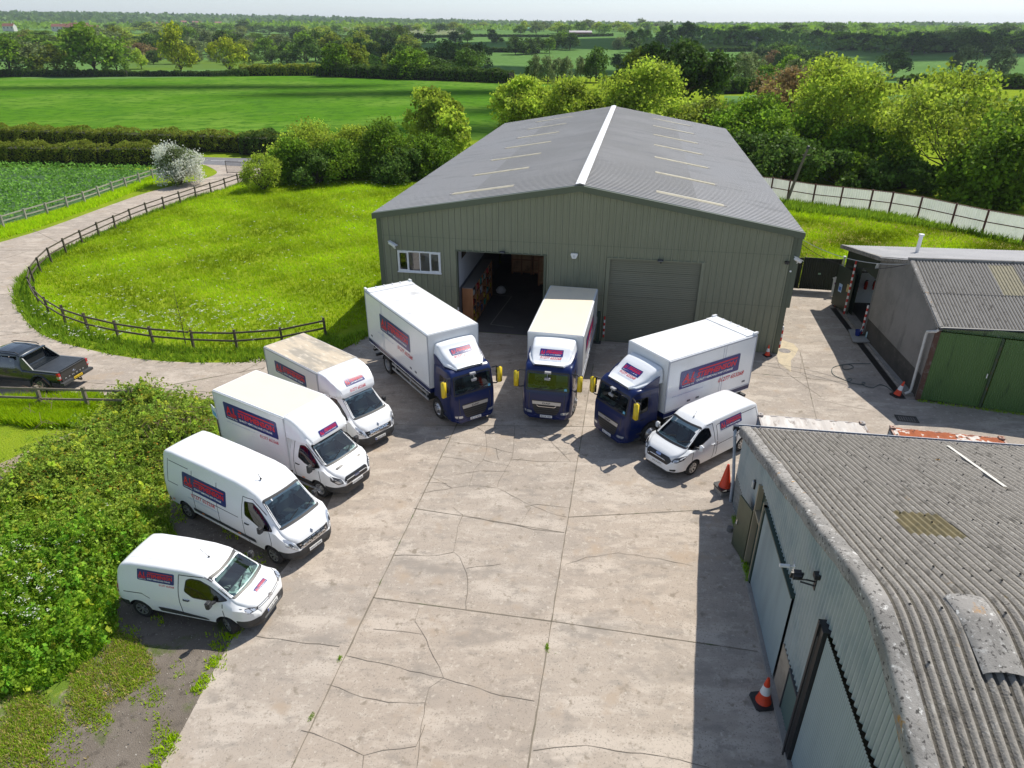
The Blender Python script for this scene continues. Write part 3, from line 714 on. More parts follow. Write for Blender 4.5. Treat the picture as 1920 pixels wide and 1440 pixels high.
# ================================================================ VEHICLES
PAINT_W = mat('white_vehicle_paint', (.80, .81, .82), .28, noise=[(1.3, (.76, .77, .775), .45, .75, 4)], coat=.6)
PAINT_N = mat('navy_vehicle_paint', (.001, .010, .075), .3, coat=.35, spec=.35)
PAINT_D = mat('dark_vehicle_paint', (.018, .024, .030), .22, coat=1.0, metal=.2)
PLAS = mat('dark_bumper_plastic', (.035, .037, .040), .55, noise=[(6, (.05, .05, .052), .45, .7, 4)])
RUB = mat('tyre_rubber', (.022, .022, .022), .85)
ALLOY = mat('alloy', (.50, .50, .51), .35, .8)
CHROME = mat('chrome', (.75, .75, .77), .15, 1.0)
HUBC = mat('dark_hub', (.03, .03, .032), .6)
GLASS = glass_mat('vehicle_glass', (.78, .90, .88), .06)
GLASS_D = glass_mat('privacy_glass', (.10, .11, .11), .04)
CABIN = mat('cabin_dark', (.06, .07, .072), .7); DASH = mat('dashboard', (.38, .48, .46), .55, noise=[(3, (.10, .13, .13), .49, .53, 2)])
SEAT = mat('seat_cloth', (.22, .25, .25), .9)
SEAM = mat('panel_gap', (.05, .05, .055), .8); LAMP = mat('lamp_clear', (.55, .57, .60), .08, .6, spec=.8); LAMPD = mat('lamp_bezel', (.05, .05, .055), .2)
ORNG = mat('amber_marker', (.75, .17, .01), .3); REDL = mat('red_lamp', (.45, .01, .01), .2, coat=.5)
SG_N = mat('sign_navy', (.012, .018, .16), .3, coat=.3); SG_R = mat('sign_red', (.62, .012, .035), .35); SG_W = mat('sign_white', (.85, .85, .85), .4); SG_G = mat('sign_grey_blue', (.30, .36, .52), .5)
YEL = mat('yellow_mirror', (.74, .55, .015), .35, coat=.3)
GALV = mat('galvanised', (.50, .51, .52), .45, .5, noise=[(8, (.42, .43, .44), .4, .7, 4)])
GRPR = mat('translucent_box_roof', (.80, .70, .54), .5, noise=[(1.2, (.74, .65, .52), .45, .75, 6, (1, 1.8, 1))])
GRPD = mat('weathered_box_roof', (.56, .47, .35), .6, noise=[(.9, (.36, .32, .26), .42, .62, 7, (.6, 2.4, 1)), (3.5, (.70, .62, .50), .5, .75, 6, (.6, 2, 1))])
ALR = mat('white_box_roof', (.78, .79, .80), .4, noise=[(.7, (.52, .52, .53), .56, .74, 7), (2.5, (.68, .69, .70), .5, .75, 5)])

def loft(name, P, mats, step=.05, n_arc=5, smooth_w=.05, cap_r=.04):
    """closed body lofted along x. P: dict of piecewise linear curves"""
    x0 = P['top'][0][0]; x1 = P['top'][-1][0]
    base = np.unique(np.concatenate([np.arange(x0, x1, step), [x1], np.arange(x1 - .35, x1, .025), np.arange(x0, x0 + .2, .03)]))
    def g(key, x):
        a = P[key]
        if not isinstance(a, (list, tuple)): return np.full_like(x, a)
        acc = 0
        for o, w in ((-1.5, .1), (-.8, .2), (0, .4), (.8, .2), (1.5, .1)):
            acc = acc + w * np.interp(np.clip(x + o * smooth_w, x0, x1), [q[0] for q in a], [q[1] for q in a])
        return acc
    zt = g('top', base); zb = g('bot', base); hm = g('hm', base); ht = g('ht', base); r = g('r', base); zm = g('belt', base)
    cz = g('crown', base) if 'crown' in P else np.full_like(base, .03)
    v = []
    for i, x in enumerate(base):
        rr = min(r[i], (zt[i] - zb[i]) * .4); zs = zt[i] - rr; m = min(zm[i], zs - .03); h = []
        h.append((0, zb[i])); h.append((hm[i] * .86, zb[i])); h.append((hm[i] * .965, zb[i] + .07)); h.append((hm[i], zb[i] + (m - zb[i]) * .45)); h.append((hm[i] * .995, m))
        h.append((hm[i] * .5 * .995 + ht[i] * .5 + .018, (m + zs) / 2)); h.append((ht[i], zs))
        for k in range(1, n_arc):
            t = math.pi / 2 * k / n_arc; h.append((ht[i] - rr * 1.1 * (1 - math.cos(t)), zs + rr * .92 * math.sin(t)))
        e = ht[i] - rr * 1.1; h.append((e, zt[i] - rr * .08))
        for k in (.66, .33): h.append((e * k, zt[i] - rr * .08 + cz[i] * (1 - k * k)))
        h.append((0, zt[i] - rr * .08 + cz[i]))
        ring = [(x, y, z) for y, z in h] + [(x, -y, z) for y, z in h[-2:0:-1]]
        v += ring
    m = len(ring); f = []
    for i in range(len(base) - 1):
        for k in range(m): f.append((i * m + k, i * m + (k + 1) % m, (i + 1) * m + (k + 1) % m, (i + 1) * m + k))
    f.append(tuple(range(m))); f.append(tuple((len(base) - 1) * m + k for k in range(m - 1, -1, -1)))
    me = bpy.data.meshes.new(name); me.from_pydata(v, [], f)
    bm = bmesh.new(); bm.from_mesh(me); bmesh.ops.recalc_face_normals(bm, faces=bm.faces); bm.to_mesh(me)
    bvh = BVHTree.FromBMesh(bm); bm.free()
    for q in mats: me.materials.append(q)
    return me, bvh

AX = {'R': (lambda a, b: (Vector((a, -6, b)), Vector((0, 1, 0)))), 'L': (lambda a, b: (Vector((a, 6, b)), Vector((0, -1, 0)))),
      'F': (lambda a, b: (Vector((9, a, b)), Vector((-1, 0, 0)))), 'B': (lambda a, b: (Vector((-15, a, b)), Vector((1, 0, 0)))), 'T': (lambda a, b: (Vector((a, b, 9)), Vector((0, 0, -1))))}
def hit(bvh, ax, a, b, off):
    o, d = AX[ax](a, b); loc, n, i, dist = bvh.ray_cast(o, d)
    if loc is None: return None
    if n.dot(d) > 0: n = -n
    if n.dot(-d) < .12: return None
    return loc + n * off
def project(bvh, ax, V2, F, off, name, m, parent, smooth=40):
    pts = [hit(bvh, ax, a, b, off) for a, b in V2]
    ok = [i for i, p in enumerate(pts) if p is not None]; mp = {i: k for k, i in enumerate(ok)}
    me = bpy.data.meshes.new(name); me.from_pydata([pts[i] for i in ok], [], [tuple(mp[i] for i in f) for f in F if all(i in mp for i in f)])
    me.materials.append(m)
    bm = bmesh.new(); bm.from_mesh(me)
    _, d = AX[ax](0, 0)
    for f in bm.faces:
        if f.normal.dot(d) > 0: f.normal_flip()
    for f in bm.faces: f.smooth = True
    bm.to_mesh(me); bm.free()
    return new_obj(name, me, parent)
def fill2d(poly, grid=.12):
    bm = bmesh.new(); bm.faces.new([bm.verts.new((a, b, 0)) for a, b in poly])
    a0 = min(p[0] for p in poly); a1 = max(p[0] for p in poly); b0 = min(p[1] for p in poly); b1 = max(p[1] for p in poly)
    k = a0 + grid
    while k < a1: bmesh.ops.bisect_plane(bm, geom=bm.verts[:] + bm.edges[:] + bm.faces[:], plane_co=(k, 0, 0), plane_no=(1, 0, 0)); k += grid
    k = b0 + grid
    while k < b1: bmesh.ops.bisect_plane(bm, geom=bm.verts[:] + bm.edges[:] + bm.faces[:], plane_co=(0, k, 0), plane_no=(0, 1, 0)); k += grid
    bm.verts.index_update(); V2 = [(v.co.x, v.co.y) for v in bm.verts]; F = [tuple(v.index for v in f.verts) for f in bm.faces]; bm.free()
    return V2, F
def patch(bvh, ax, poly, off, name, m, parent, grid=.12):
    V2, F = fill2d(poly, grid); return project(bvh, ax, V2, F, off, name, m, parent)
def rnd_poly(poly, r=.06, n=3):
    out = []; N = len(poly)
    for i in range(N):
        p = Vector(poly[i]); a = Vector(poly[i - 1]) - p; b = Vector(poly[(i + 1) % N]) - p
        ra = min(r, a.length * .45); rb = min(r, b.length * .45); pa = p + a.normalized() * ra; pb = p + b.normalized() * rb
        for k in range(n + 1):
            t = k / n; out.append(tuple(pa * (1 - t) ** 2 + p * 2 * t * (1 - t) + pb * t * t))
    return out
def inset(poly, d):
    N = len(poly); out = []; P = [Vector(p) for p in poly]
    ar = sum(P[i - 1].x * P[i].y - P[i].x * P[i - 1].y for i in range(N)); s = 1 if ar > 0 else -1
    for i in range(N):
        t = (P[(i + 1) % N] - P[i - 1]).normalized(); out.append(tuple(P[i] + Vector((-t.y, t.x)) * d * s))
    return out
def densify(poly, g=.08, closed=True):
    out = []; N = len(poly)
    for i in range(N if closed else N - 1):
        a = Vector(poly[i]); b = Vector(poly[(i + 1) % N]); n = max(1, int((b - a).length / g))
        out += [tuple(a.lerp(b, k / n)) for k in range(n)]
    if not closed: out.append(tuple(poly[-1]))
    return out
def ring(bvh, ax, poly, w, off, name, m, parent):
    P = densify(poly); Q = inset(P, w); n = len(P)
    return project(bvh, ax, P + Q, [(i, (i + 1) % n, n + (i + 1) % n, n + i) for i in range(n)], off, name, m, parent)
def line(bvh, ax, pts, w, off, name, m, parent, g=.08):
    P = [Vector(p) for p in densify(pts, g, False)]; n = len(P); L = []; Q = []
    for i, p in enumerate(P):
        d = (P[min(i + 1, n - 1)] - P[max(i - 1, 0)]).normalized(); k = Vector((-d.y, d.x)) * w / 2; L.append(tuple(p + k)); Q.append(tuple(p - k))
    return project(bvh, ax, L + Q, [(i, n + i, n + i + 1, i + 1) for i in range(n - 1)], off, name, m, parent)
def boolean(me, cutters):
    """cut dark openings: each cutter is (MB, material)"""
    tmp = bpy.data.objects.new('tmp', me); C.objects.link(tmp); cs = []
    for mb, m in cutters:
        c = mb.build('cut', m); cs.append(c); md = tmp.modifiers.new('b', 'BOOLEAN'); md.operation = 'DIFFERENCE'; md.solver = 'EXACT'; md.object = c
        try: md.material_mode = 'TRANSFER'
        except Exception: pass
    dg = bpy.context.evaluated_depsgraph_get(); dg.update()
    out = bpy.data.meshes.new_from_object(tmp.evaluated_get(dg), preserve_all_data_layers=True, depsgraph=dg)
    for c in cs + [tmp]:
        bpy.data.objects.remove(c, do_unlink=True)
    return out
def split_region(me, planes, test, name, m, parent):
    """separate a region of the body (bumper, sill) into its own part"""
    bm = bmesh.new(); bm.from_mesh(me)
    for co, no in planes: bmesh.ops.bisect_plane(bm, geom=bm.verts[:] + bm.edges[:] + bm.faces[:], plane_co=co, plane_no=no, dist=1e-5)
    sel = [f for f in bm.faces if f.material_index == 0 and test(f.calc_center_median())]
    b2 = bm.copy(); ids = {f.index for f in sel}; bm.faces.index_update(); b2.faces.index_update()
    ids = {f.index for f in sel}
    bmesh.ops.delete(b2, geom=[f for f in b2.faces if f.index not in ids], context='FACES')
    for f in b2.faces: f.material_index = 0
    bmesh.ops.delete(bm, geom=sel, context='FACES')
    m2 = bpy.data.meshes.new(name); b2.to_mesh(m2); m2.materials.append(m); bm.to_mesh(me); bm.free(); b2.free()
    for p_ in (m2,):
        p_.polygons.foreach_set('use_smooth', [True] * len(p_.polygons)); p_.set_sharp_from_angle(angle=R(40))
    return new_obj(name, m2, parent)
def seg(a, b, *r):  # rectangle polygon helper
    return [(a, r[0]), (b, r[0]), (b, r[1]), (a, r[1])]

# ---- wheels
_wh = {}
def wheel(parent, x, y, r, w, style, steer=0.0, name='wheel'):
    s = 1 if y > 0 else -1; key = (r, w, style, s)
    if key not in _wh:
        t = MB(); rr = r * .62
        t.lathe([(rr, -w / 2 + .02), (r * .9, -w / 2), (r * .98, -w / 2 + .03), (r, -w / 4), (r, w / 4), (r * .98, w / 2 - .03), (r * .9, w / 2), (rr, w / 2 - .02), (rr, -w / 2 + .02)], 28, 'y')
        q = MB(); o = s * (w / 2 - .035)
        if style == 'alloy':
            q.lathe([(rr + .005, o + s * .02), (rr - .025, o + s * .012), (rr - .03, o - s * .05), (0, o - s * .055)], 24, 'y', mi=1)
            q.lathe([(rr + .004, o + s * .024), (rr - .022, o + s * .020)], 24, 'y', mi=0)
            for i in range(7):
                a = 2 * math.pi * i / 7
                for da in (-.11, .11):
                    q.beam((math.cos(a) * .05, o - s * .01, math.sin(a) * .05), (math.cos(a + da) * (rr - .015), o + s * .008, math.sin(a + da) * (rr - .015)), .028, .03, 0, up=(0, 1, 0))
            q.lathe([(.06, o - s * .01), (.055, o + s * .012), (0, o + s * .015)], 12, 'y', mi=0)
            ms = [ALLOY, HUBC]
        elif style == 'steel':
            q.lathe([(rr + .004, o + s * .02), (rr - .02, o + s * .015), (rr - .05, o - s * .03), (rr * .55, o + s * .0), (rr * .42, o + s * .01), (rr * .38, o - s * .01), (0, o + s * .01)], 24, 'y', mi=0)
            for i in range(8):
                a = 2 * math.pi * i / 8; cx, cz = math.cos(a) * rr * .68, math.sin(a) * rr * .68
                q.lathe([(0, o + s * .006), (rr * .10, o + s * .006)], 8, 'y', c=(cx, 0, cz), mi=1)
            ms = [ALLOY, HUBC]
        elif style == 'front_truck':
            q.lathe([(rr + .004, o + s * .02), (rr - .02, o + s * .015), (rr - .05, o - s * .02), (rr * .6, o + s * .06), (rr * .5, o + s * .07), (rr * .45, o + s * .10), (0, o + s * .11)], 24, 'y', mi=0)
            for i in range(10):
                a = 2 * math.pi * i / 10; q.lathe([(.018, o + s * .05), (.018, o + s * .09), (0, o + s * .092)], 6, 'y', c=(math.cos(a) * rr * .55, 0, math.sin(a) * rr * .55), mi=1)
            ms = [ALLOY, HUBC]
        else:
            q.lathe([(rr + .004, o + s * .02), (rr - .02, o + s * .01), (rr - .05, o - s * .14), (rr * .45, o - s * .15), (rr * .42, o - s * .02), (0, o - s * .01)], 24, 'y', mi=0); ms = [ALLOY, HUBC]
        _wh[key] = (t.mesh('tyre', RUB, 35), q.mesh('rim', ms, 30))
    a, b = _wh[key]
    wo_ = new_obj(name, a, parent); wo_.location = (x, y, r); wo_.rotation_euler.z = steer
    new_obj('rim', b, wo_)
    return wo_

# ---- lettering
_txt = {}
def text_mesh(s, bold=.0, shear=.0, narrow=1.0):
    """flat lettering as 2D triangles, height of a capital = 1"""
    k = (s, bold, shear, narrow)
    if k in _txt: return _txt[k]
    cu = bpy.data.curves.new('t', 'FONT'); cu.body = s; cu.size = 1.42; cu.offset = bold; cu.shear = shear; cu.fill_mode = 'FRONT'; cu.resolution_u = 2
    ob = bpy.data.objects.new('t', cu); C.objects.link(ob); dg = bpy.context.evaluated_depsgraph_get(); dg.update()
    me = bpy.data.meshes.new_from_object(ob.evaluated_get(dg), depsgraph=dg); bpy.data.objects.remove(ob, do_unlink=True)
    V = [(v.co.x * narrow, v.co.y) for v in me.vertices]; F = [tuple(p.vertices) for p in me.polygons]; bpy.data.meshes.remove(me)
    if V:
        x0 = min(v[0] for v in V); x1 = max(v[0] for v in V); V = [(a - x0, b) for a, b in V]
    else: x1 = x0 = 0
    _txt[k] = (V, F, x1 - x0); return _txt[k]
def layout(items):
    """items: (text, x, y, width, height, bold, shear) -> V2, F"""
    V = []; F = []
    for s, x, y, w, h, bold, shear in items:
        v, f, tw = text_mesh(s, bold, shear); o = len(V); k = w / tw
        V += [(x + a * k, y + b * h) for a, b in v]; F += [tuple(i + o for i in q) for q in f]
    return V, F
def sheet_grid(V, F, x0, x1, g):
    return V, F
class Plane:
    """maps sign coordinates (u right, v up, seen from outside) onto a surface"""
    def __init__(s, bvh, ax, a0, b0, sc=1.0, ang=0.0): s.bvh, s.ax, s.a0, s.b0, s.c, s.s = bvh, ax, a0, b0, math.cos(ang), math.sin(ang)
    def m(s, u, v):
        u, v = u * s.c - v * s.s, u * s.s + v * s.c
        if s.ax == 'R': return (s.a0 + u, s.b0 + v)
        if s.ax == 'L': return (s.a0 - u, s.b0 + v)
        if s.ax == 'F': return (s.a0 + u, s.b0 + v)
        if s.ax == 'B': return (s.a0 - u, s.b0 + v)
        if s.ax == 'T': return (s.a0 - v, s.b0 + u)
def put(pl, V, F, off, name, m, parent): return project(pl.bvh, pl.ax, [pl.m(*p) for p in V], F, off, name, m, parent)
def company_sign(parent, pl, W, H, off=.006, extra=None, phone=None, web=None, style=0):
    """navy board with red and white lettering; phone/web = (u, v, width, height)"""
    sh = .25 if style == 0 else 0.0
    V, F = fill2d(rnd_poly([(0, 0), (W, 0), (W, H), (0, H)], min(.07, H * .12)), min(.2, W / 8))
    sp = put(pl, V, F, off, 'sign_board', SG_N, parent)
    V, F = layout([('A.J.', .035 * W, .34 * H, .20 * W, .44 * H, .05, sh), ('STEPHENSON', .27 * W, .38 * H, .68 * W, .29 * H, .055, sh)])
    for x0, x1, y0, y1 in ((.04 * W, .235 * W, .215 * H, .285 * H), (.29 * W, .955 * W, .76 * H, .84 * H)):
        n = 10; o = len(V); V += [(x0 + (x1 - x0) * i / n, y) for y in (y0, y1) for i in range(n + 1)]; F += [(o + i, o + i + 1, o + n + 2 + i, o + n + 1 + i) for i in range(n)]
    put(pl, V, F, off + .004, 'red_lettering', SG_R, sp)
    V, F = layout([('QUALITY REMOVALS AND STORAGE', .275 * W, .165 * H, .62 * W, .115 * H, .03, sh), ('Established 1956', .04 * W, .09 * H, .195 * W, .07 * H, .02, sh)])
    put(pl, V, F, off + .004, 'white_lettering', SG_W, sp)
    if phone:
        V, F = layout([('01277 653268', phone[0], phone[1], phone[2], phone[3], .012, sh)]); put(pl, V, F, off, 'phone_number', SG_R, parent)
    if web:
        V, F = layout([('www.ajstephensonremovals.co.uk', web[0], web[1], web[2], web[3], .0, sh)]); put(pl, V, F, off, 'web_address', SG_G, parent)
def plate(parent, pos, text, rz=0.0, tilt=0.0, blue=False, yellow=False, face=1):
    o = MB(); o.box(0, .02, -.26, .26, -.055, .055); p = o.build('number_plate', mat('plate_yellow', (.75, .5, .02), .4) if yellow else mat('plate_white', (.8, .8, .78), .4), parent)
    p.location = pos; p.rotation_euler = (0, tilt, rz)
    v, f, tw = text_mesh(text, .01, 0); k = .44 / tw
    me = bpy.data.meshes.new('registration'); me.from_pydata([(.0225, -.22 + a * k, -.033 + b * .066) for a, b in v], [], f); me.materials.append(BLACK); new_obj('registration', me, p)
    if blue:
        o = MB(); o.box(.0201, .0226, -.257, -.225, -.052, .052); o.build('blue_band', mat('plate_blue', (.01, .05, .4), .4), p)
    return p
def mirror(parent, x, y, z, s, size=(.14, .20, .26), m=PLAS, arm=PLAS, up=.0):
    g = MB(); h = size
    pts = [(x - h[0] / 2, y, z), (x + h[0] / 2, y, z)]
    b = MB(); y0, y1 = y, y + s * h[1]
    b.box(x - h[0] * .45, x + h[0] * .5, min(y0, y1), max(y0, y1), z - h[2] / 2, z + h[2] / 2)
    me = b.mesh('wing_mirror', m); bm = bmesh.new(); bm.from_mesh(me); bmesh.ops.recalc_face_normals(bm, faces=bm.faces); bmesh.ops.bevel(bm, geom=bm.edges[:], offset=.035, segments=3, affect='EDGES'); bm.to_mesh(me); bm.free()
    me.polygons.foreach_set('use_smooth', [True] * len(me.polygons)); me.set_sharp_from_angle(angle=R(35))
    mo = new_obj('wing_mirror', me, parent)
    b = MB(); b.beam((x + .06, y - s * .17, z - h[2] * .25), (x, y + s * .02, z - h[2] * .2), .09, .06); b.build('mirror_arm', arm, mo)
    b = MB(); b.box(x - h[0] * .45 - .004, x - h[0] * .45 - .001, min(y0, y1) + .03, max(y0, y1) - .03, z - h[2] / 2 + .03, z + h[2] / 2 - .03); b.build('mirror_glass', mat('mirror_glass', (.6, .6, .6), .05, 1), mo)
def interior(parent, xb, zf, hw, wheel_y, seats):
    for x, y, w in seats:
        b = MB(); b.box(x - .25, x + .25, y - w / 2, y + w / 2, zf, zf + .16); b.extrude([(x - .28, y - w / 2, zf + .1), (x - .14, y - w / 2, zf + .1), (x - .24, y - w / 2, zf + .70), (x - .36, y - w / 2, zf + .70)], (0, w, 0))
        b.box(x - .36, x - .26, y - .12, y + .12, zf + .72, zf + .90); b.build('seat', SEAT, parent)
    b = MB(); n = 20; c = Vector((xb, wheel_y, zf + .40))
    pts = [c + Vector((-.16 * math.sin(2 * math.pi * i / n) * .6, .19 * math.cos(2 * math.pi * i / n), .19 * math.sin(2 * math.pi * i / n) * .85)) for i in range(n + 1)]
    b.tube(pts, .016, 6, cap=False); b.beam(c, c + Vector((.25, 0, -.12)), .05, .05); b.beam(c + Vector((0, -.18, 0)), c + Vector((0, .18, 0)), .03, .03)
    b.build('steering_wheel', BLACK, parent)

def van(key, label, loc, deg, P, wb, wr, wstyle, side_win, ws, void, cfg):
    t = thing(key, label, 'van', (loc[0], loc[1], .02), R(deg), cfg.get('group'))
    me, bvh = loft('body', P, [cfg.get('paint', PAINT_W)])
    cuts = []
    wsP = rnd_poly(ws['open'], .07); cw = MB(); cw.extrude([(ws['xin'], a, b) for a, b in wsP], (ws['xout'] - ws['xin'], 0, 0)); cuts.append((cw, DASH))
    cv = MB(); cv.extrude([(a, -void['hw'], b) for a, b in void['poly']], (0, 2 * void['hw'], 0)); cuts.append((cv, CABIN))
    for sw_ in side_win:
        cs = MB(); cs.extrude([(a, -3, b) for a, b in rnd_poly(inset(sw_, .02), .05)], (0, 6, 0)); cuts.append((cs, CABIN))
    hwm = max(q[1] for q in P['hm'])
    for x in (0, -wb):
        for s in (1, -1):
            ca = MB(); ca.lathe([(0, .52), (wr + .055, .52), (wr + .055, 1.6), (0, 1.6)] if s > 0 else [(0, -.52), (wr + .055, -.52), (wr + .055, -1.6), (0, -1.6)], 26, 'y', c=(x, 0, wr + .01)); cuts.append((ca, HUBC))
    me = boolean(me, cuts)
    me.polygons.foreach_set('use_smooth', [True] * len(me.polygons)); me.set_sharp_from_angle(angle=R(38))
    xf_ = P['top'][-1][0]; xr_ = P['top'][0][0]
    for nm, planes, test, m in cfg['regions']: split_region(me, planes, test, nm, m, t)
    body = new_obj('body', me, t)
    # glazing
    ring(bvh, 'F', rnd_poly(ws['outer'], .09), ws.get('band', .05), .004, 'windscreen_surround', BLACK, t)
    patch(bvh, 'F', rnd_poly(inset(ws['outer'], .012), .08), .0015, 'windscreen', GLASS, t, .15)
    for sw_ in side_win:
        for ax in ('R', 'L'):
            wnd = patch(bvh, ax, rnd_poly(sw_, .06), .0015, 'side_window', GLASS_D if cfg.get('dark_side', True) else GLASS, t)
            ring(bvh, ax, rnd_poly(sw_, .06), .028, .0045, 'window_seal', BLACK, wnd)
    for ax in ('R', 'L'):
        for l in cfg.get('seams', []): line(bvh, ax, l, .024, .0025, 'door_gap', SEAM, t)
        for poly, m, nm, off in cfg.get('side_patches', []): patch(bvh, ax, poly, off, nm, m, t)
    for l in cfg.get('top_lines', []): line(bvh, 'T', l, .02, .003, 'roof_rib', mat('roof_rib_shade', (.70, .71, .73), .4), t)
    for l in cfg.get('front_lines', []): line(bvh, 'F', l[0], l[1], .004, l[2], l[3], t)
    for poly, m, nm, off in cfg.get('front_patches', []): patch(bvh, 'F', poly, off, nm, m, t, .06)
    for poly, m, nm, off in cfg.get('mirrored_front', []):
        for s in (1, -1): patch(bvh, 'F', [(a * s, b) for a, b in (poly if s > 0 else poly[::-1])], off, nm, m, t, .06)
    for poly, m, nm, off in cfg.get('mirrored_top', []):
        for s in (1, -1): patch(bvh, 'T', [(a, b * s) for a, b in poly], off, nm, m, t, .06)
    for x in (0, -wb):
        for s in (1, -1): wheel(t, x, s * (hwm - .145), wr, .22, wstyle, cfg.get('steer', 0) if x == 0 else 0)
    for s in (1, -1):
        mx, my, mz = cfg['mirror']; mirror(t, mx, s * my, mz, s, m=cfg.get('mirror_mat', PLAS), size=cfg.get('mirror_size', (.14, .18, .24)))
        hx, hz = cfg['handle']; y = hit(bvh, 'R' if s < 0 else 'L', hx, hz, 0)
        b = MB(); b.tube([(hx - .10, y.y, hz), (hx - .07, y.y + s * .03, hz), (hx + .07, y.y + s * .03, hz), (hx + .10, y.y, hz)], .018, 6); b.build('door_handle', cfg.get('handle_mat', PLAS), t)
    interior(t, void['xs'], void['zf'], .8, -.38, [(void['xs'] - .48, -.40, .5), (void['xs'] - .48, .38, .75)])
    # wipers + number plate
    for y in (-.35, .30):
        a = hit(bvh, 'F', y, ws['open'][0][1] + .02, .02); c = hit(bvh, 'F', y + .42, ws['open'][0][1] + .12, .02)
        if a and c: b = MB(); b.beam(a, c, .018, .02); b.build('wiper', BLACK, t)
    px_, pz_ = cfg['plate']; plate(t, (px_, 0, pz_), cfg['reg'], blue=cfg.get('blue', False))
    und = MB(); und.box(xr_ + .3, xf_ - .35, -.55, .55, .2, P['bot'] if not isinstance(P['bot'], list) else .3); und.build('underbody', HUBC, t)
    return t, bvh

# ---------------- small panel van (nearest)
P = dict(top=[(-3.51, 1.02), (-3.49, 1.35), (-3.38, 1.64), (-3.2, 1.79), (-2.9, 1.85), (-2.0, 1.88), (-1.1, 1.87), (-.62, 1.80), (-.42, 1.70), (.24, 1.20), (.34, 1.14), (.55, 1.09), (.74, 1.00), (.84, .89), (.89, .74)],
         bot=[(-3.51, .42), (-3.3, .33), (-2, .30), (0, .30), (.6, .26), (.89, .30)], hm=[(-3.51, .80), (-3.42, .88), (-3.2, .915), (-1, .92), (.2, .92), (.5, .90), (.7, .83), (.82, .70), (.89, .54)],
         ht=[(-3.51, .70), (-3.3, .70), (-2, .69), (-.5, .66), (0, .70), (.3, .76), (.6, .72), (.89, .5)], r=[(-3.51, .06), (-3.2, .11), (-.5, .10), (0, .07), (.35, .09), (.89, .12)], belt=.95, crown=[(-3.5, .01), (-3, .05), (-.5, .05), (.3, .04), (.8, .05), (.89, .01)])
fx = .33
berl, bvh = van('panel_van', 'smallest white panel van parked nearest, with a sign on its bonnet', (-7.74, 15.02), -12.9, P, 2.785, .315, 'alloy',
    [[(-1.22, 1.28), (-1.16, 1.62), (-1.02, 1.68), (-.72, 1.66), (-.42, 1.52), (.10, 1.17), (-.2, 1.12), (-.95, 1.13)]],
    dict(open=[(-.66, 1.24), (.66, 1.24), (.58, 1.66), (-.58, 1.66)], outer=[(-.735, 1.175), (.735, 1.175), (.64, 1.735), (-.64, 1.735)], xin=-.35, xout=2, band=.05),
    dict(poly=[(-1.25, .5), (.05, .5), (.08, 1.1), (-.5, 1.62), (-1.25, 1.68)], hw=.62, xs=-.25, zf=.62),
    dict(reg='EO20 XFK', blue=True, plate=(.885, .50), mirror=(-.32, .97, 1.19), handle=(-1.16, 1.03), steer=-.5,
        regions=[('front_bumper', [((fx, 0, 0), (1, 0, 0)), ((0, 0, .60), (0, 0, 1))], lambda c: c.x > fx and c.z < .60, PLAS),
                 ('rear_bumper', [((-3.1, 0, 0), (1, 0, 0)), ((0, 0, .62), (0, 0, 1))], lambda c: c.x < -3.1 and c.z < .62, PLAS)],
        seams=[[(-1.38, 1.72), (-1.40, 1.2), (-1.34, .5), (-1.2, .36)], [(-.05, 1.08), (-.02, .7), (-.10, .38)], [(-1.38, 1.73), (-.6, 1.74), (-.3, 1.6), (.15, 1.2)], [(-3.2, .95), (-2.6, .98), (-2.35, .85)]],
        side_patches=[(rnd_poly([(-2.15, .60), (-1.6, .60), (-.62, .50), (-.52, .42), (-2.1, .44)], .05), PLAS, 'side_moulding', .012), (rnd_poly([(-3.47, 1.25), (-3.40, 1.25), (-3.38, .85), (-3.45, .85)], .02), REDL, 'tail_lamp', .006)],
        front_lines=[([(-.60, .885), (0, .85), (.60, .885)], .02, 'chrome_strip', CHROME), ([(-.58, .84), (0, .80), (.58, .84)], .015, 'chrome_strip', CHROME), ([(-.09, .78), (0, .84), (.09, .78)], .025, 'badge', CHROME), ([(-.09, .83), (0, .89), (.09, .83)], .025, 'badge', CHROME)],
        front_patches=[(rnd_poly([(-.42, .34), (.42, .34), (.46, .42), (-.46, .42)], .03), mat('lower_grille', (.16, .165, .165), .6), 'lower_grille', .006)],
        mirrored_front=[(rnd_poly([(.52, .88), (.84, 1.0), (.84, .86), (.55, .80)], .03), LAMPD, 'headlight', .004), (rnd_poly([(.56, .87), (.70, .92), (.70, .84), (.58, .82)], .02), LAMP, 'headlight_lens', .008), (rnd_poly([(.72, .93), (.82, .97), (.82, .875), (.72, .855)], .02), LAMP, 'headlight_lens', .008), (rnd_poly([(.5, .40), (.78, .44), (.78, .36), (.5, .33)], .03), BLACK, 'fog_lamp_recess', .004)],
        top_lines=[[(-3.1, y), (-.75, y)] for y in (-.42, -.21, 0, .21, .42)]))
company_sign(berl, Plane(bvh, 'R', -2.70, 1.40), 1.18, .31, phone=(.70, -.085, .48, .055), style=1)
company_sign(berl, Plane(bvh, 'L', -1.52, 1.40), 1.18, .31, style=1)
company_sign(berl, Plane(bvh, 'T', .66, -.22), .52, .14, style=1)
b = MB(); b.tube([(-.86, 0, 1.90), (-1.1, 0, 2.12)], .006, 5); b.lathe([(.03, 0), (.02, .03), (0, .035)], 8, c=(-.86, 0, 1.89)); b.build('aerial', BLACK, berl)

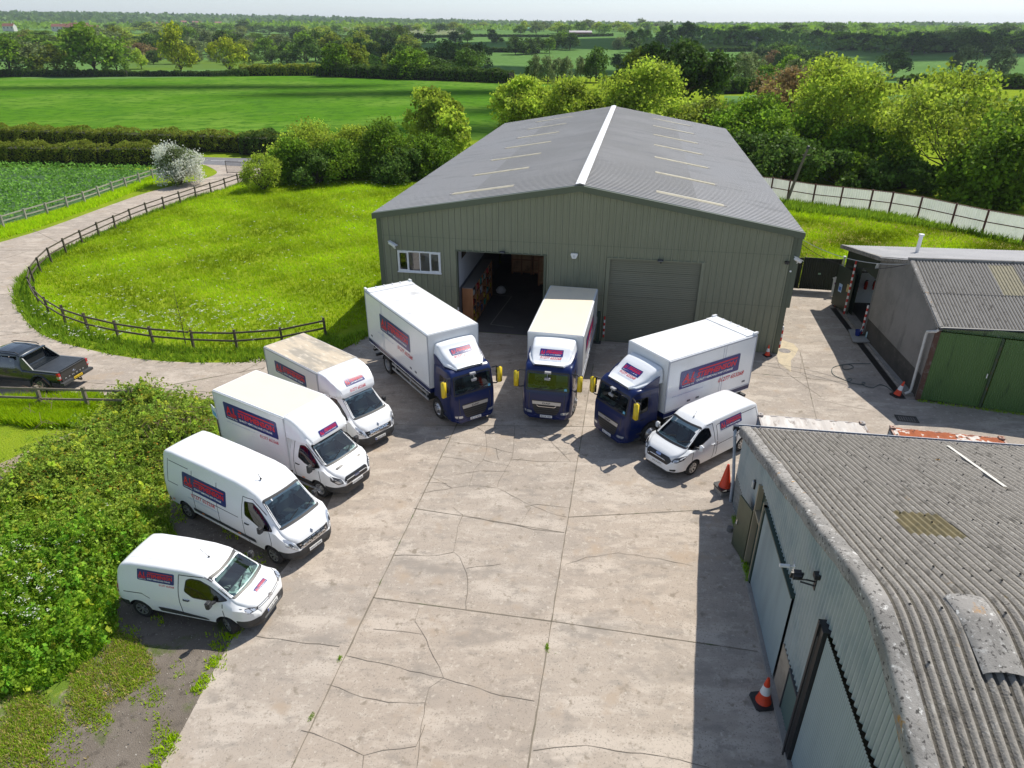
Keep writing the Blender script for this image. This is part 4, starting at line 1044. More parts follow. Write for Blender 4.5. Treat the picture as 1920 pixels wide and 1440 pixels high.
# ---------------- large high-roof panel van
def master_front(z_top=2.48):
    pass
HM_M = [(-5.38, .93), (-5.25, 1.0), (-1, 1.03), (.1, 1.02), (.45, .98), (.65, .90), (.78, .78), (.86, .60)]
P = dict(top=[(-5.38, 1.9), (-5.34, 2.28), (-5.2, 2.44), (-4.8, 2.49), (-3, 2.52), (-1.5, 2.50), (-1.0, 2.44), (-.62, 2.28), (-.45, 2.14), (.30, 1.40), (.42, 1.30), (.56, 1.20), (.72, 1.05), (.81, .92), (.86, .76)],
         bot=[(-5.38, .42), (-5.1, .38), (.5, .33), (.86, .30)], hm=HM_M, ht=[(-5.38, .78), (-5.1, .80), (-1, .80), (-.5, .76), (0, .80), (.4, .86), (.6, .80), (.86, .5)],
         r=[(-5.38, .08), (-5, .10), (-1, .12), (-.4, .10), (.3, .08), (.86, .12)], belt=1.3, crown=[(-5.38, .01), (-5, .05), (-.5, .05), (.4, .05), (.86, .01)])
def grille_cells(w, z0, z1, rows, cols):
    out = []
    for i in range(rows):
        n = cols - (1 if i % 2 else 0)
        for k in range(n):
            ww = 2 * w / cols; xx = -w + ww * k + (ww / 2 if i % 2 else 0); zz = z0 + (z1 - z0) * i / rows; hh = (z1 - z0) / rows
            out.append((rnd_poly([(xx + ww * .08, zz + hh * .2), (xx + ww * .92, zz + hh * .2), (xx + ww * .92, zz + hh * .8), (xx + ww * .08, zz + hh * .8)], .02), CHROME, 'grille_bar', .010))
    return out
MST_FRONT = dict(
    regions=[('front_bumper', [((.30, 0, 0), (1, 0, 0)), ((0, 0, .66), (0, 0, 1))], lambda c: c.x > .30 and c.z < .66, PLAS),
             ('rear_bumper', [((-5.15, 0, 0), (1, 0, 0)), ((0, 0, .62), (0, 0, 1))], lambda c: c.x < -5.15 and c.z < .62, PLAS)],
    front_patches=[(rnd_poly([(-.60, .70), (.60, .70), (.66, .90), (-.66, .90)], .04), BLACK, 'grille', .005)] + grille_cells(.58, .70, .89, 4, 6) + [(rnd_poly([(-.45, .33), (.45, .33), (.5, .42), (-.5, .42)], .03), BLACK, 'lower_grille', .005)],
    front_lines=[([(-.5, .69), (0, .675), (.5, .69)], .025, 'chrome_strip', CHROME)],
    mirrored_front=[(rnd_poly([(.62, .74), (.70, .70), (.93, .92), (.92, 1.16), (.76, 1.05)], .05), LAMP, 'headlight', .006), (rnd_poly([(.74, .86), (.84, .88), (.86, 1.0), (.78, .97)], .03), LAMPD, 'headlight_bulb', .009), (rnd_poly([(.55, .45), (.80, .50), (.78, .38), (.6, .34)], .03), BLACK, 'fog_lamp_recess', .004)])
mast, bvh = van('panel_van', 'long white high roof panel van between the small van and the box vans', (-7.02, 17.87), -31.7, P, 4.33, .345, 'alloy',
    [[(-1.10, 1.98), (-.72, 2.02), (-.48, 1.86), (.16, 1.34), (-.25, 1.26), (-.62, 1.36), (-1.08, 1.50)]],
    dict(open=[(-.74, 1.44), (.74, 1.44), (.66, 2.04), (-.66, 2.04)], outer=[(-.83, 1.35), (.83, 1.35), (.73, 2.13), (-.73, 2.13)], xin=-.3, xout=2, band=.06),
    dict(poly=[(-1.3, .6), (.1, .6), (.15, 1.28), (-.5, 2.0), (-1.3, 2.2)], hw=.72, xs=-.15, zf=.85),
    dict(MST_FRONT, reg='HV11 EVW', plate=(.855, .46), mirror=(-.22, 1.05, 1.36), handle=(-1.0, 1.22), steer=-.05,
        seams=[[(-1.16, 2.12), (-1.22, 1.6), (-1.2, .75), (-1.05, .42)], [(.02, 1.3), (.05, .9), (-.05, .45)], [(-1.16, 2.12), (-.75, 2.12), (-.2, 1.74)], [(-5.0, 2.2), (-5.05, 1.35), (-4.5, 1.35)], [(-4.95, 2.15), (-3.9, 2.15)], [(-3.7, 1.30), (-1.4, 1.30)], [(-2.45, 2.15), (-2.45, .62)], [(-3.72, 2.15), (-3.72, .62)]],
        side_patches=[(rnd_poly([(-3.85, .70), (-.72, .70), (-.70, .56), (-3.85, .56)], .04), PLAS, 'side_moulding', .012), (rnd_poly([(-3.4, .66), (-3.28, .66), (-3.28, .61), (-3.4, .61)], .01), ORNG, 'side_marker', .018), (rnd_poly([(-1.55, .66), (-1.43, .66), (-1.43, .61), (-1.55, .61)], .01), ORNG, 'side_marker', .018), (rnd_poly([(-5.0, .66), (-4.88, .66), (-4.88, .61), (-5.0, .61)], .01), ORNG, 'side_marker', .018),
                      (rnd_poly([(-5.32, 1.5), (-5.26, 1.5), (-5.26, .95), (-5.32, .95)], .02), REDL, 'tail_lamp', .006)],
        top_lines=[[(-4.9, y), (-1.6, y)] for y in (-.55, -.37, -.18, 0, .18, .37, .55)]))
company_sign(mast, Plane(bvh, 'R', -4.22, 1.42), 2.25, .56, phone=(.42, -.26, 1.22, .14), web=(.2, -.38, 1.64, .06), style=1)
company_sign(mast, Plane(bvh, 'L', -1.97, 1.42), 2.25, .56, phone=(.42, -.26, 1.22, .14), style=1)
def emblem(parent, bvh, z, mats=CHROME, w=.055, h=.075): patch(bvh, 'F', [(0, z - h), (w, z), (0, z + h), (-w, z)], .012, 'badge', mats, parent, .5)
patch(bvh, 'F', rnd_poly([(0, .93), (.055, 1.0), (0, 1.07), (-.055, 1.0)], .01), .010, 'badge', mat('badge_grey', (.3, .3, .32), .25, .9), mast, .5)
b = MB(); b.tube([(-.95, -.25, 2.50), (-1.05, -.25, 2.66)], .008, 5); b.lathe([(.035, 0), (.02, .05), (0, .055)], 8, c=(-.95, -.25, 2.49)); b.build('aerial', BLACK, mast)

# ---------------- luton box vans
def box_body(parent, x0, x1, hw, z0, z1, roof_mat, name='box_body', trim=None, inset_=.07, ridge_line=True, pm=PAINT_W):
    b = MB(); b.box(x0, x1, -hw, hw, z0, z1); me = b.mesh(name, pm); bm = bmesh.new(); bm.from_mesh(me); bmesh.ops.recalc_face_normals(bm, faces=bm.faces)
    bmesh.ops.bevel(bm, geom=[e for e in bm.edges], offset=.03, segments=2, affect='EDGES'); bm.to_mesh(me); bvh = BVHTree.FromBMesh(bm); bm.free()
    me.polygons.foreach_set('use_smooth', [True] * len(me.polygons)); me.set_sharp_from_angle(angle=R(40))
    o = new_obj(name, me, parent)
    b = MB(); n = 12
    for i in range(n):
        a = x0 + inset_ + (x1 - x0 - 2 * inset_) * i / n; c = x0 + inset_ + (x1 - x0 - 2 * inset_) * (i + 1) / n
        b.add([(a, -hw + inset_, z1 + .003), (c, -hw + inset_, z1 + .003), (c, hw - inset_, z1 + .003), (a, hw - inset_, z1 + .003), ((a + c) / 2, -hw + inset_, z1 + .006), ((a + c) / 2, hw - inset_, z1 + .006)], [(0, 4, 5, 3), (4, 1, 2, 5)])
    b.build('box_roof', roof_mat, o, fix=False)
    tr = trim or mat('box_edge_trim', (.70, .71, .73), .35, .3)
    for s in (1, -1):
        b = MB(); b.box(x0 + .02, x1 - .02, s * hw - .004 if s > 0 else -hw - .014, s * hw + .014 if s > 0 else -hw + .004, z1 - .10, z1 - .035); b.build('top_rail', tr, o)
        b = MB(); b.box(x0 + .02, x1 - .02, hw if s > 0 else -hw - .012, hw + .012 if s > 0 else -hw, z0 + .01, z0 + .07); b.build('bottom_rail', tr, o)
        for xx in (x0 + .03, x1 - .03):
            b = MB(); b.box(xx - .03, xx + .03, hw if s > 0 else -hw - .010, hw + .010 if s > 0 else -hw, z0 + .07, z1 - .10); b.build('corner_trim', tr, o)
    return o, bvh
# van with the dark slatted grille
TP = [(-1.30, 2.04), (-.9, 2.08), (-.58, 2.06), (-.42, 1.98), (.28, 1.42), (.42, 1.31), (.60, 1.22), (.80, 1.10), (.92, .98), (.98, .82)]
P = dict(top=TP, bot=[(-1.3, .42), (.5, .36), (.98, .32)], hm=[(-1.3, 1.0), (.1, 1.0), (.5, .97), (.75, .88), (.9, .74), (.98, .58)], ht=[(-1.3, .82), (-.4, .78), (0, .82), (.4, .86), (.7, .78), (.98, .52)],
         r=[(-1.3, .08), (-.4, .09), (.3, .08), (.98, .12)], belt=1.25, crown=[(-1.3, .04), (-.4, .04), (.5, .05), (.98, .01)])
luton, bvh = van('luton_van', 'white box van with tan box roof and black slatted grille', (-6.44, 21.37), -32.4, P, 3.95, .35, 'steel',
    [[(-.92, 1.42), (-.86, 1.90), (-.62, 1.93), (-.42, 1.83), (.18, 1.32), (-.1, 1.24), (-.55, 1.28)]],
    dict(open=[(-.76, 1.42), (.76, 1.42), (.68, 1.88), (-.68, 1.88)], outer=[(-.84, 1.35), (.84, 1.35), (.74, 1.97), (-.74, 1.97)], xin=-.3, xout=2, band=.05),
    dict(poly=[(-1.05, .6), (.1, .6), (.15, 1.28), (-.5, 1.86), (-1.05, 1.90)], hw=.72, xs=-.15, zf=.80),
    dict(reg='EY15 KHM', plate=(.975, .60), mirror=(-.12, 1.08, 1.32), handle=(-.95, 1.15), group='luton box vans parked side by side', mirror_size=(.14, .20, .32),
        regions=[('front_bumper', [((.34, 0, 0), (1, 0, 0)), ((0, 0, .66), (0, 0, 1))], lambda c: c.x > .34 and c.z < .66, PLAS), ('sill', [((0, 0, .58), (0, 0, 1)), ((.34, 0, 0), (1, 0, 0))], lambda c: c.x <= .34 and c.z < .58 and abs(c.y) > .8, PLAS)],
        seams=[[(-1.12, 1.98), (-1.15, .9), (-1.1, .5)], [(.12, 1.2), (.15, .8), (.05, .5)], [(-1.12, 1.98), (-.6, 1.99), (.2, 1.4)]],
        side_patches=[(rnd_poly([(-.8, .66), (-.68, .66), (-.68, .61), (-.8, .61)], .01), ORNG, 'side_marker', .01)],
        front_patches=[(rnd_poly([(-.52, .70), (.52, .70), (.57, .86), (.50, .97), (-.50, .97), (-.57, .86)], .05), BLACK, 'grille', .005), (rnd_poly([(-.42, .38), (.42, .38), (.47, .50), (-.47, .50)], .03), BLACK, 'lower_grille', .005), (rnd_poly([(-.10, .80), (.10, .80), (.13, .84), (.10, .88), (-.10, .88), (-.13, .84)], .02), mat('oval_badge', (.3, .34, .5), .15, .9), 'badge', .014)],
        front_lines=[([(-.52, z), (.52, z)], .014, 'grille_bar', ALLOY) for z in (.74, .79, .84, .89, .94)] + [([(-.60, .665), (0, .66), (.60, .665)], .03, 'bumper_strip', CHROME)],
        mirrored_front=[(rnd_poly([(.62, .78), (.80, .76), (.93, .92), (.93, 1.12), (.66, .94)], .04), LAMPD, 'headlight', .006), (rnd_poly([(.66, .81), (.80, .80), (.88, .92), (.70, .92)], .03), LAMP, 'headlight_lens', .009)],
        mirrored_top=[(rnd_poly([(.56, .28), (.56, .62), (.64, .60), (.64, .28)], .015), LAMPD, 'bonnet_vent', .004)]))
bx, bbv = box_body(luton, -5.23, -1.30, 1.04, .72, 2.98, GRPR)
company_sign(luton, Plane(bbv, 'R', -4.68, 1.92), 2.96, .73, phone=(1.90, -.24, 1.0, .13), web=(.02, -.15, 1.62, .055), style=1)
company_sign(luton, Plane(bbv, 'L', -1.72, 1.92), 2.96, .73, phone=(1.90, -.24, 1.0, .13), style=1)
PD = dict(top=[(-1.30, 2.98), (-1.15, 2.97), (-.95, 2.92), (-.72, 2.80), (-.52, 2.64), (-.36, 2.45), (-.25, 2.28), (-.20, 2.16)], bot=[(-1.30, 2.05), (-.5, 2.07), (-.2, 2.07)],
          hm=[(-1.3, 1.03), (-.6, 1.02), (-.35, .98), (-.2, .88)], ht=[(-1.3, 1.0), (-.6, .97), (-.35, .90), (-.2, .78)], r=[(-1.3, .06), (-.5, .12), (-.2, .05)], belt=2.3, crown=.015)
pm_, pbv = loft('luton_pod', PD, [PAINT_W], .05, smooth_w=.03); pm_.polygons.foreach_set('use_smooth', [True] * len(pm_.polygons)); pm_.set_sharp_from_angle(angle=R(40)); new_obj('luton_pod', pm_, luton)
company_sign(luton, Plane(pbv, 'F', -.40, 2.20), .86, .20, off=.012, style=1)
b = MB(); b.beam((-1.3, -.45, .55), (-5.1, -.45, .55), .08, .16); b.beam((-1.3, .45, .55), (-5.1, .45, .55), .08, .16); b.box(-5.0, -1.4, -.95, .95, .66, .715); b.build('chassis', HUBC, luton)
b = MB(); b.box(-3.3, -1.35, -1.0, -.97, .42, .47); b.box(.2 - 1.25, -.4 + .35, -1.02, -.96, .33, .37); b.build('side_guard', GALV, luton)
b = MB(); b.box(-5.34, -5.24, -.98, .98, .50, 1.5); b.build('tail_lift', DGREY, luton)

P = dict(top=[(-1.55, 2.10), (-.9, 2.16), (-.58, 2.14), (-.45, 2.08), (.30, 1.40), (.42, 1.30), (.56, 1.20), (.72, 1.05), (.81, .92), (.86, .76)],
         bot=[(-1.55, .42), (.5, .33), (.86, .30)], hm=[(-1.55, 1.0), (.1, 1.0), (.45, .98), (.65, .90), (.78, .78), (.86, .60)], ht=[(-1.55, .80), (-.5, .76), (0, .80), (.4, .86), (.6, .80), (.86, .5)],
         r=[(-1.55, .08), (-.4, .10), (.3, .08), (.86, .12)], belt=1.3, crown=[(-1.55, .05), (-.5, .05), (.4, .05), (.86, .01)])
cfg = dict(MST_FRONT, reg='HJ60 YLA', blue=True, plate=(.855, .46), mirror=(-.22, 1.05, 1.36), handle=(-1.0, 1.22), group='luton box vans parked side by side',
    seams=[[(-1.16, 2.05), (-1.22, 1.6), (-1.2, .75), (-1.05, .42)], [(.02, 1.3), (.05, .9), (-.05, .45)]])
cfg['regions'] = MST_FRONT['regions'][:1]
rlut, bvh = van('luton_van', 'white box van with a stained roof and a phone number above its windscreen', (-5.98, 24.61), -41.3, P, 4.05, .345, 'steel',
    [[(-1.10, 1.90), (-.72, 1.94), (-.48, 1.80), (.16, 1.34), (-.25, 1.26), (-.62, 1.36), (-1.08, 1.50)]],
    dict(open=[(-.74, 1.42), (.74, 1.42), (.66, 1.98), (-.66, 1.98)], outer=[(-.83, 1.35), (.83, 1.35), (.73, 2.07), (-.73, 2.07)], xin=-.3, xout=2, band=.06),
    dict(poly=[(-1.3, .6), (.1, .6), (.15, 1.28), (-.5, 1.95), (-1.3, 2.0)], hw=.72, xs=-.15, zf=.85), cfg)
patch(bvh, 'F', rnd_poly([(0, .93), (.055, 1.0), (0, 1.07), (-.055, 1.0)], .01), .010, 'badge', _mats['badge_grey'], rlut, .5)
bx, bbv = box_body(rlut, -5.53, -1.58, 1.02, .62, 2.90, GRPD, pm=mat('cream_box_panel', (.72, .70, .68), .35, coat=.3), trim=mat('box_edge_grey', (.42, .43, .46), .4, .3), inset_=.05)
company_sign(rlut, Plane(bbv, 'R', -4.78, 1.94), 2.32, .54, style=1)
company_sign(rlut, Plane(bbv, 'L', -2.4, 1.94), 2.32, .54, style=1)
PD = dict(top=[(-1.58, 2.90), (-1.35, 2.89), (-1.1, 2.85), (-.85, 2.75), (-.62, 2.62), (-.45, 2.48), (-.38, 2.40), (-.31, 2.22)], bot=[(-1.58, 2.0), (-.5, 2.04), (-.31, 2.06)],
          hm=[(-1.58, 1.01), (-.8, 1.0), (-.5, .94), (-.31, .80)], ht=[(-1.58, .98), (-.8, .95), (-.5, .88), (-.31, .76)], r=[(-1.58, .06), (-.31, .03)], belt=2.3, crown=.015)
pm_, pbv = loft('luton_pod', PD, [PAINT_W], .05, smooth_w=.02); pm_.polygons.foreach_set('use_smooth', [True] * len(pm_.polygons)); pm_.set_sharp_from_angle(angle=R(35)); new_obj('luton_pod', pm_, rlut)
company_sign(rlut, Plane(pbv, 'F', -.46, 2.46), .92, .22, off=.008, style=1)
V, F = layout([('01277 653268', -.38, 2.235, .76, .10, .012, .2)]); project(pbv, 'F', V, F, .008, 'phone_number', SG_R, rlut)
V, F = layout([('www.ajstephensonremovals.co.uk', -.42, 2.15, .84, .045, 0, .2)]); project(pbv, 'F', V, F, .008, 'web_address', SG_G, rlut)
b = MB(); b.beam((-1.5, -.45, .5), (-5.3, -.45, .5), .08, .16); b.beam((-1.5, .45, .5), (-5.3, .45, .5), .08, .16); b.build('chassis', HUBC, rlut)

# ---------------- mid-size van beside the near barn
P = dict(top=[(-3.97, 1.35), (-3.94, 1.62), (-3.82, 1.84), (-3.5, 1.95), (-2.5, 1.99), (-1.2, 1.98), (-.75, 1.90), (-.55, 1.80), (.28, 1.26), (.42, 1.17), (.62, 1.10), (.82, 1.00), (.94, .88), (.99, .72)],
         bot=[(-3.97, .40), (-3.6, .32), (.5, .30), (.99, .26)], hm=[(-3.97, .88), (-3.85, .95), (-1, .985), (.2, .98), (.55, .94), (.78, .84), (.92, .68), (.99, .52)], ht=[(-3.97, .72), (-3.5, .76), (-1, .76), (-.4, .72), (0, .78), (.4, .82), (.7, .74), (.99, .48)],
         r=[(-3.97, .08), (-3.5, .12), (-.5, .10), (.3, .08), (.99, .12)], belt=1.12, crown=[(-3.97, .01), (-3.4, .05), (-.5, .05), (.4, .05), (.99, .01)])
cust, bvh = van('panel_van', 'white mid size van with a black grille and dark windows beside the blue corrugated barn', (6.34, 22.78), -143.9, P, 2.933, .335, 'alloy',
    [[(-.92, 1.40), (-.86, 1.74), (-.62, 1.77), (-.40, 1.66), (.30, 1.20), (-.05, 1.14), (-.45, 1.24)]],
    dict(open=[(-.70, 1.27), (.70, 1.27), (.62, 1.72), (-.62, 1.72)], outer=[(-.80, 1.20), (.80, 1.20), (.70, 1.80), (-.70, 1.80)], xin=-.3, xout=2, band=.05),
    dict(poly=[(-1.2, .5), (.1, .5), (.12, 1.15), (-.55, 1.70), (-1.2, 1.76)], hw=.68, xs=-.2, zf=.65),
    dict(reg='WG19 XTX', plate=(.985, .52), mirror=(-.15, 1.02, 1.24), mirror_mat=PAINT_W, handle=(-.98, 1.08), handle_mat=PAINT_W, steer=.06,
        regions=[('lower_bumper', [((.6, 0, 0), (1, 0, 0)), ((0, 0, .36), (0, 0, 1))], lambda c: c.x > .6 and c.z < .36, PLAS)],
        seams=[[(-1.05, 1.86), (-1.1, 1.2), (-1.06, .5), (-.95, .36)], [(.12, 1.10), (.15, .7), (.05, .38)], [(-1.05, 1.86), (-.6, 1.84), (.25, 1.28)], [(-1.25, 1.75), (-1.25, .5)], [(-2.5, 1.75), (-2.5, .6)], [(-1.3, 1.75), (-2.45, 1.75)], [(-2.65, 1.75), (-3.7, 1.72), (-3.75, 1.3)], [(-1.1, .95), (-3.6, .98)]],
        side_patches=[(rnd_poly([(-3.92, 1.45), (-3.84, 1.45), (-3.84, .95), (-3.92, .95)], .02), REDL, 'tail_lamp', .006)],
        front_patches=[(rnd_poly([(-.50, .62), (.50, .62), (.62, .78), (.50, .92), (-.50, .92), (-.62, .78)], .05), BLACK, 'grille', .005), (rnd_poly([(-.10, .83), (.10, .83), (.13, .87), (.10, .91), (-.10, .91), (-.13, .87)], .02), _mats['oval_badge'], 'badge', .014)],
        front_lines=[([(-.52, z), (.52, z)], .012, 'grille_bar', DGREY) for z in (.68, .74, .80, .86)],
        mirrored_front=[(rnd_poly([(.60, .78), (.80, .78), (.93, .90), (.95, 1.06), (.66, .90)], .03), LAMPD, 'headlight', .006), (rnd_poly([(.65, .81), (.79, .81), (.88, .91), (.70, .88)], .03), LAMP, 'headlight_lens', .009), (rnd_poly([(.60, .46), (.80, .50), (.78, .40), (.62, .39)], .03), BLACK, 'fog_lamp_recess', .004)],
        top_lines=[[(x, -.6), (x, .6)] for x in (-1.5, -2.4, -3.2)]))
company_sign(cust, Plane(bvh, 'L', -1.45, 1.46), 1.30, .34, style=1)
company_sign(cust, Plane(bvh, 'R', -2.75, 1.46), 1.30, .34, style=1)
b = MB(); b.tube([(-.75, .1, 1.97), (-.9, .1, 2.16)], .006, 5); b.lathe([(.03, 0), (.02, .03), (0, .035)], 8, c=(-.75, .1, 1.955)); b.build('aerial', BLACK, cust)

# ---------------- three lorries
def lorry(label, loc, deg, bx0, bx1, hw, bz0, bz1, roof, wb, reg, lift, sign, grille_strip, cabx, defl_top, navy_h=.20, shadefl=0.0):
    t = thing('box_lorry', label, 'lorry', (loc[0], loc[1], .02), R(deg), 'navy cabbed box lorries parked nose out in front of the warehouse')
    P = dict(top=[(cabx, 2.58), (.4, 2.62), (.85, 2.60), (1.0, 2.52), (1.10, 2.40), (1.27, 1.62), (1.31, 1.50), (1.36, 1.30), (1.40, .80)],
             bot=[(cabx, .78), (.45, .62), (.55, .30), (1.40, .28)], hm=[(cabx, 1.10), (.9, 1.10), (1.15, 1.07), (1.30, .98), (1.40, .84)], ht=[(cabx, 1.04), (.7, 1.04), (1.1, .98), (1.3, .94), (1.40, .80)],
             r=[(cabx, .10), (1.0, .12), (1.3, .06), (1.4, .04)], belt=1.35, crown=[(cabx, .03), (1.0, .03), (1.2, .01), (1.4, .005)])
    me, bvh = loft('cab', P, [PAINT_N], .05, smooth_w=.02)
    cuts = []
    wo2 = rnd_poly([(-.86, 1.66), (.86, 1.66), (.82, 2.28), (-.82, 2.28)], .06); cw = MB(); cw.extrude([(.72, a, b) for a, b in wo2], (2, 0, 0)); cuts.append((cw, DASH))
    cv = MB(); cv.extrude([(a, -.96, b) for a, b in [(cabx + .1, 1.0), (.9, 1.0), (.95, 1.6), (.85, 2.4), (cabx + .1, 2.4)]], (0, 1.92, 0)); cuts.append((cv, CABIN))
    sw_ = [(.28, 1.62), (.28, 2.26), (.92, 2.26), (1.08, 1.70), (.8, 1.56)]
    cs = MB(); cs.extrude([(a, -3, b) for a, b in rnd_poly(inset(sw_, .02), .05)], (0, 6, 0)); cuts.append((cs, CABIN))
    for s in (1, -1):
        ca = MB(); ca.lathe([(0, s * .55), (.60, s * .55), (.60, s * 1.8), (0, s * 1.8)], 28, 'y', c=(0, 0, .48)); cuts.append((ca, HUBC))
    me = boolean(me, cuts); me.polygons.foreach_set('use_smooth', [True] * len(me.polygons)); me.set_sharp_from_angle(angle=R(38))
    cab = new_obj('cab', me, t)
    ring(bvh, 'F', rnd_poly([(-.95, 1.55), (.95, 1.55), (.90, 2.38), (-.90, 2.38)], .08), .07, .004, 'windscreen_surround', BLACK, t)
    patch(bvh, 'F', rnd_poly([(-.94, 1.56), (.94, 1.56), (.89, 2.37), (-.89, 2.37)], .08), .0015, 'windscreen', GLASS, t, .2)
    for ax in 'RL':
        wnd = patch(bvh, ax, rnd_poly(sw_, .06), .0015, 'side_window', GLASS_D, t); ring(bvh, ax, rnd_poly(sw_, .06), .03, .0045, 'window_seal', BLACK, wnd)
        line(bvh, ax, [(.20, 2.45), (.18, 1.3), (.15, .9)], .018, .003, 'door_gap', BLACK, t); line(bvh, ax, [(.20, 2.45), (1.0, 2.42), (1.16, 1.6), (1.12, .95), (.62, .92)], .018, .003, 'door_gap', BLACK, t)
    # grille, name panel, lights
    patch(bvh, 'F', rnd_poly([(-.66, 1.14), (.66, 1.14), (.52, .62), (.40, .48), (-.40, .48), (-.52, .62)], .06), .006, 'grille', BLACK, t, .1)
    nb = patch(bvh, 'F', rnd_poly([(-.60, .955), (.60, .955), (.62, 1.10), (-.62, 1.10)], .02), .018, 'name_panel', mat('name_panel_silver', (.52, .51, .50), .35, .6), t, .1)
    V, F = layout([('DAF', -.17, .985, .34, .075, .03, 0)]); project(bvh, 'F', V, F, .023, 'lettering', mat('lettering_dark', (.05, .05, .055), .4), nb)
    for z in (.86, .76, .66, .56):
        w = .46 + (z - .56) * .35; line(bvh, 'F', [(-w, z), (w, z)], .03, .022, 'grille_bar', DGREY, t)
    if grille_strip: line(bvh, 'F', [(-.42, .93), (-.34, .865), (.34, .865), (.42, .93)], .022, .03, 'chrome_strip', CHROME, t)
    for s in (1, -1):
        poly = [(s * a, b) for a, b in [(.62, .52), (.92, .56), (.97, .66), (.88, .67), (.62, .63)]]
        patch(bvh, 'F', rnd_poly(poly, .04), .010, 'headlight', LAMP, t, .08)
        line(bvh, 'F', [(s * .42, .44), (s * .6, .38), (s * .92, .42)], .02, .006, 'bumper_crease', mat('navy_crease', (.05, .06, .20), .3), t)
        line(bvh, 'F', [(s * .74, 1.45), (s * .76, 1.0), (s * .74, .72)], .03, .004, 'panel_gap', SEAM, t)
        b = MB(); b.box(.50, .86, min(s * 1.0, s * 1.12), max(s * 1.0, s * 1.12), .40, .46); b.box(.50, .80, min(s * 1.0, s * 1.11), max(s * 1.0, s * 1.11), .66, .71); b.build('cab_step', DGREY, t)
        # tall yellow mirrors on tubular arms
        b = MB(); b.box(1.10, 1.25, min(s * 1.26, s * 1.46), max(s * 1.26, s * 1.46), 1.62, 2.32); me2 = b.mesh('wing_mirror', YEL); bm = bmesh.new(); bm.from_mesh(me2); bmesh.ops.recalc_face_normals(bm, faces=bm.faces); bmesh.ops.bevel(bm, geom=bm.edges[:], offset=.022, segments=2, affect='EDGES'); bm.to_mesh(me2); bm.free()
        me2.polygons.foreach_set('use_smooth', [True] * len(me2.polygons)); mo = new_obj('wing_mirror', me2, t)
        b = MB(); b.tube([(1.08, s * 1.0, 2.36), (1.16, s * 1.2, 2.40), (1.18, s * 1.34, 2.30)], .028, 6); b.tube([(1.12, s * 1.05, 1.62), (1.16, s * 1.2, 1.60), (1.18, s * 1.34, 1.68)], .028, 6); b.box(1.03, 1.105, min(s * 1.26, s * 1.46), max(s * 1.26, s * 1.46), 1.62, 1.96); b.box(1.03, 1.105, min(s * 1.26, s * 1.46), max(s * 1.26, s * 1.46), 2.0, 2.32); b.build('mirror_arm', BLACK, mo)
        b = MB(); b.tube([(.45, s * 1.09, 1.28), (.45, s * 1.13, 1.28), (.62, s * 1.13, 1.28), (.62, s * 1.09, 1.28)], .015, 6); b.build('door_handle', BLACK, t)
        wheel(t, 0, s * .97, .47, .26, 'front_truck')
        wheel(t, -wb, s * .98, .47, .26, 'rear_truck'); wheel(t, -wb, s * .68, .47, .26, 'rear_truck')
        b = MB(); b.lathe([(.53, -.03), (.55, .2)] if s < 0 else [(.55, -.2), (.53, .03)], 14, 'y', c=(-wb, s * 1.08, .47), a0=R(10), a1=R(170)); b.build('mudguard', BLACK, t, 40, fix=False)
        b = MB()
        for z in (.55, .82): b.box(-wb + .75, -.75, min(s * 1.13, s * 1.17), max(s * 1.13, s * 1.17), z, z + .10)
        for x in (-wb + 1.0, -1.0, (-wb) / 2): b.box(x - .03, x + .03, min(s * 1.09, s * 1.128), max(s * 1.09, s * 1.128), .55, 1.0)
        b.build('side_guard', GALV, t)
    b = MB(); b.box(-.62, -.15, .72, 1.1, .3, .85) if sign == 'R' else b.box(-1.7, -.9, .5, 1.05, .42, .95); b.build('fuel_tank', DGREY, t)
    b = MB(); b.box(-1.6, -.95, -1.02, -.5, .45, .92); b.build('battery_box', HUBC, t)
    b = MB(); b.box(bx0 + .1, .9, -.46, -.38, .68, .92); b.box(bx0 + .1, .9, .38, .46, .68, .92)
    for x in np.arange(bx0 + .4, bx1, .9): b.box(x, x + .08, -hw + .06, hw - .06, .925, bz0 - .005)
    b.build('chassis', HUBC, t)
    b = MB(); b.box(bx0 + .35, bx0 + .47, -1.1, 1.1, .42, .54); b.box(bx0 - .05, bx0 + .35, -.12, .12, .55, .72); b.box(bx0 - .18, bx0 - .02, -1.0, 1.0, .50, .62); b.build('underrun_bar', HUBC, t)
    # wipers, camera, sticker, plate, sun visor
    for y in (-.55, .12):
        a = hit(bvh, 'F', y, 1.60, .025); c = hit(bvh, 'F', y + .55, 1.74, .025); b = MB(); b.beam(a, c, .02, .025); b.build('wiper', BLACK, t)
    a = hit(bvh, 'F', 0, 2.34, .05); b = MB(); b.box(a.x, a.x + .12, -.13, .13, 2.36, 2.44); b.tube([(a.x + .08, 0, 2.42), (a.x + .20, 0, 2.22)], .014, 6); b.box(a.x + .13, a.x + .19, -.12, .12, 2.10, 2.20); b.build('front_mirror', mat('mirror_back_grey', (.35, .35, .36), .4), t)
    patch(bvh, 'F', [(.72, 1.62), (.84, 1.62), (.83, 1.72), (.72, 1.72)], .004, 'windscreen_sticker', mat('sticker_blue', (.15, .45, .6), .4), t, .5)
    plate(t, (1.40, 0, .40), reg)
    interior(t, .62, 1.25, .9, -.45, [(.2, -.48, .55), (.2, .5, .6)])
    # air deflector
    dz = defl_top
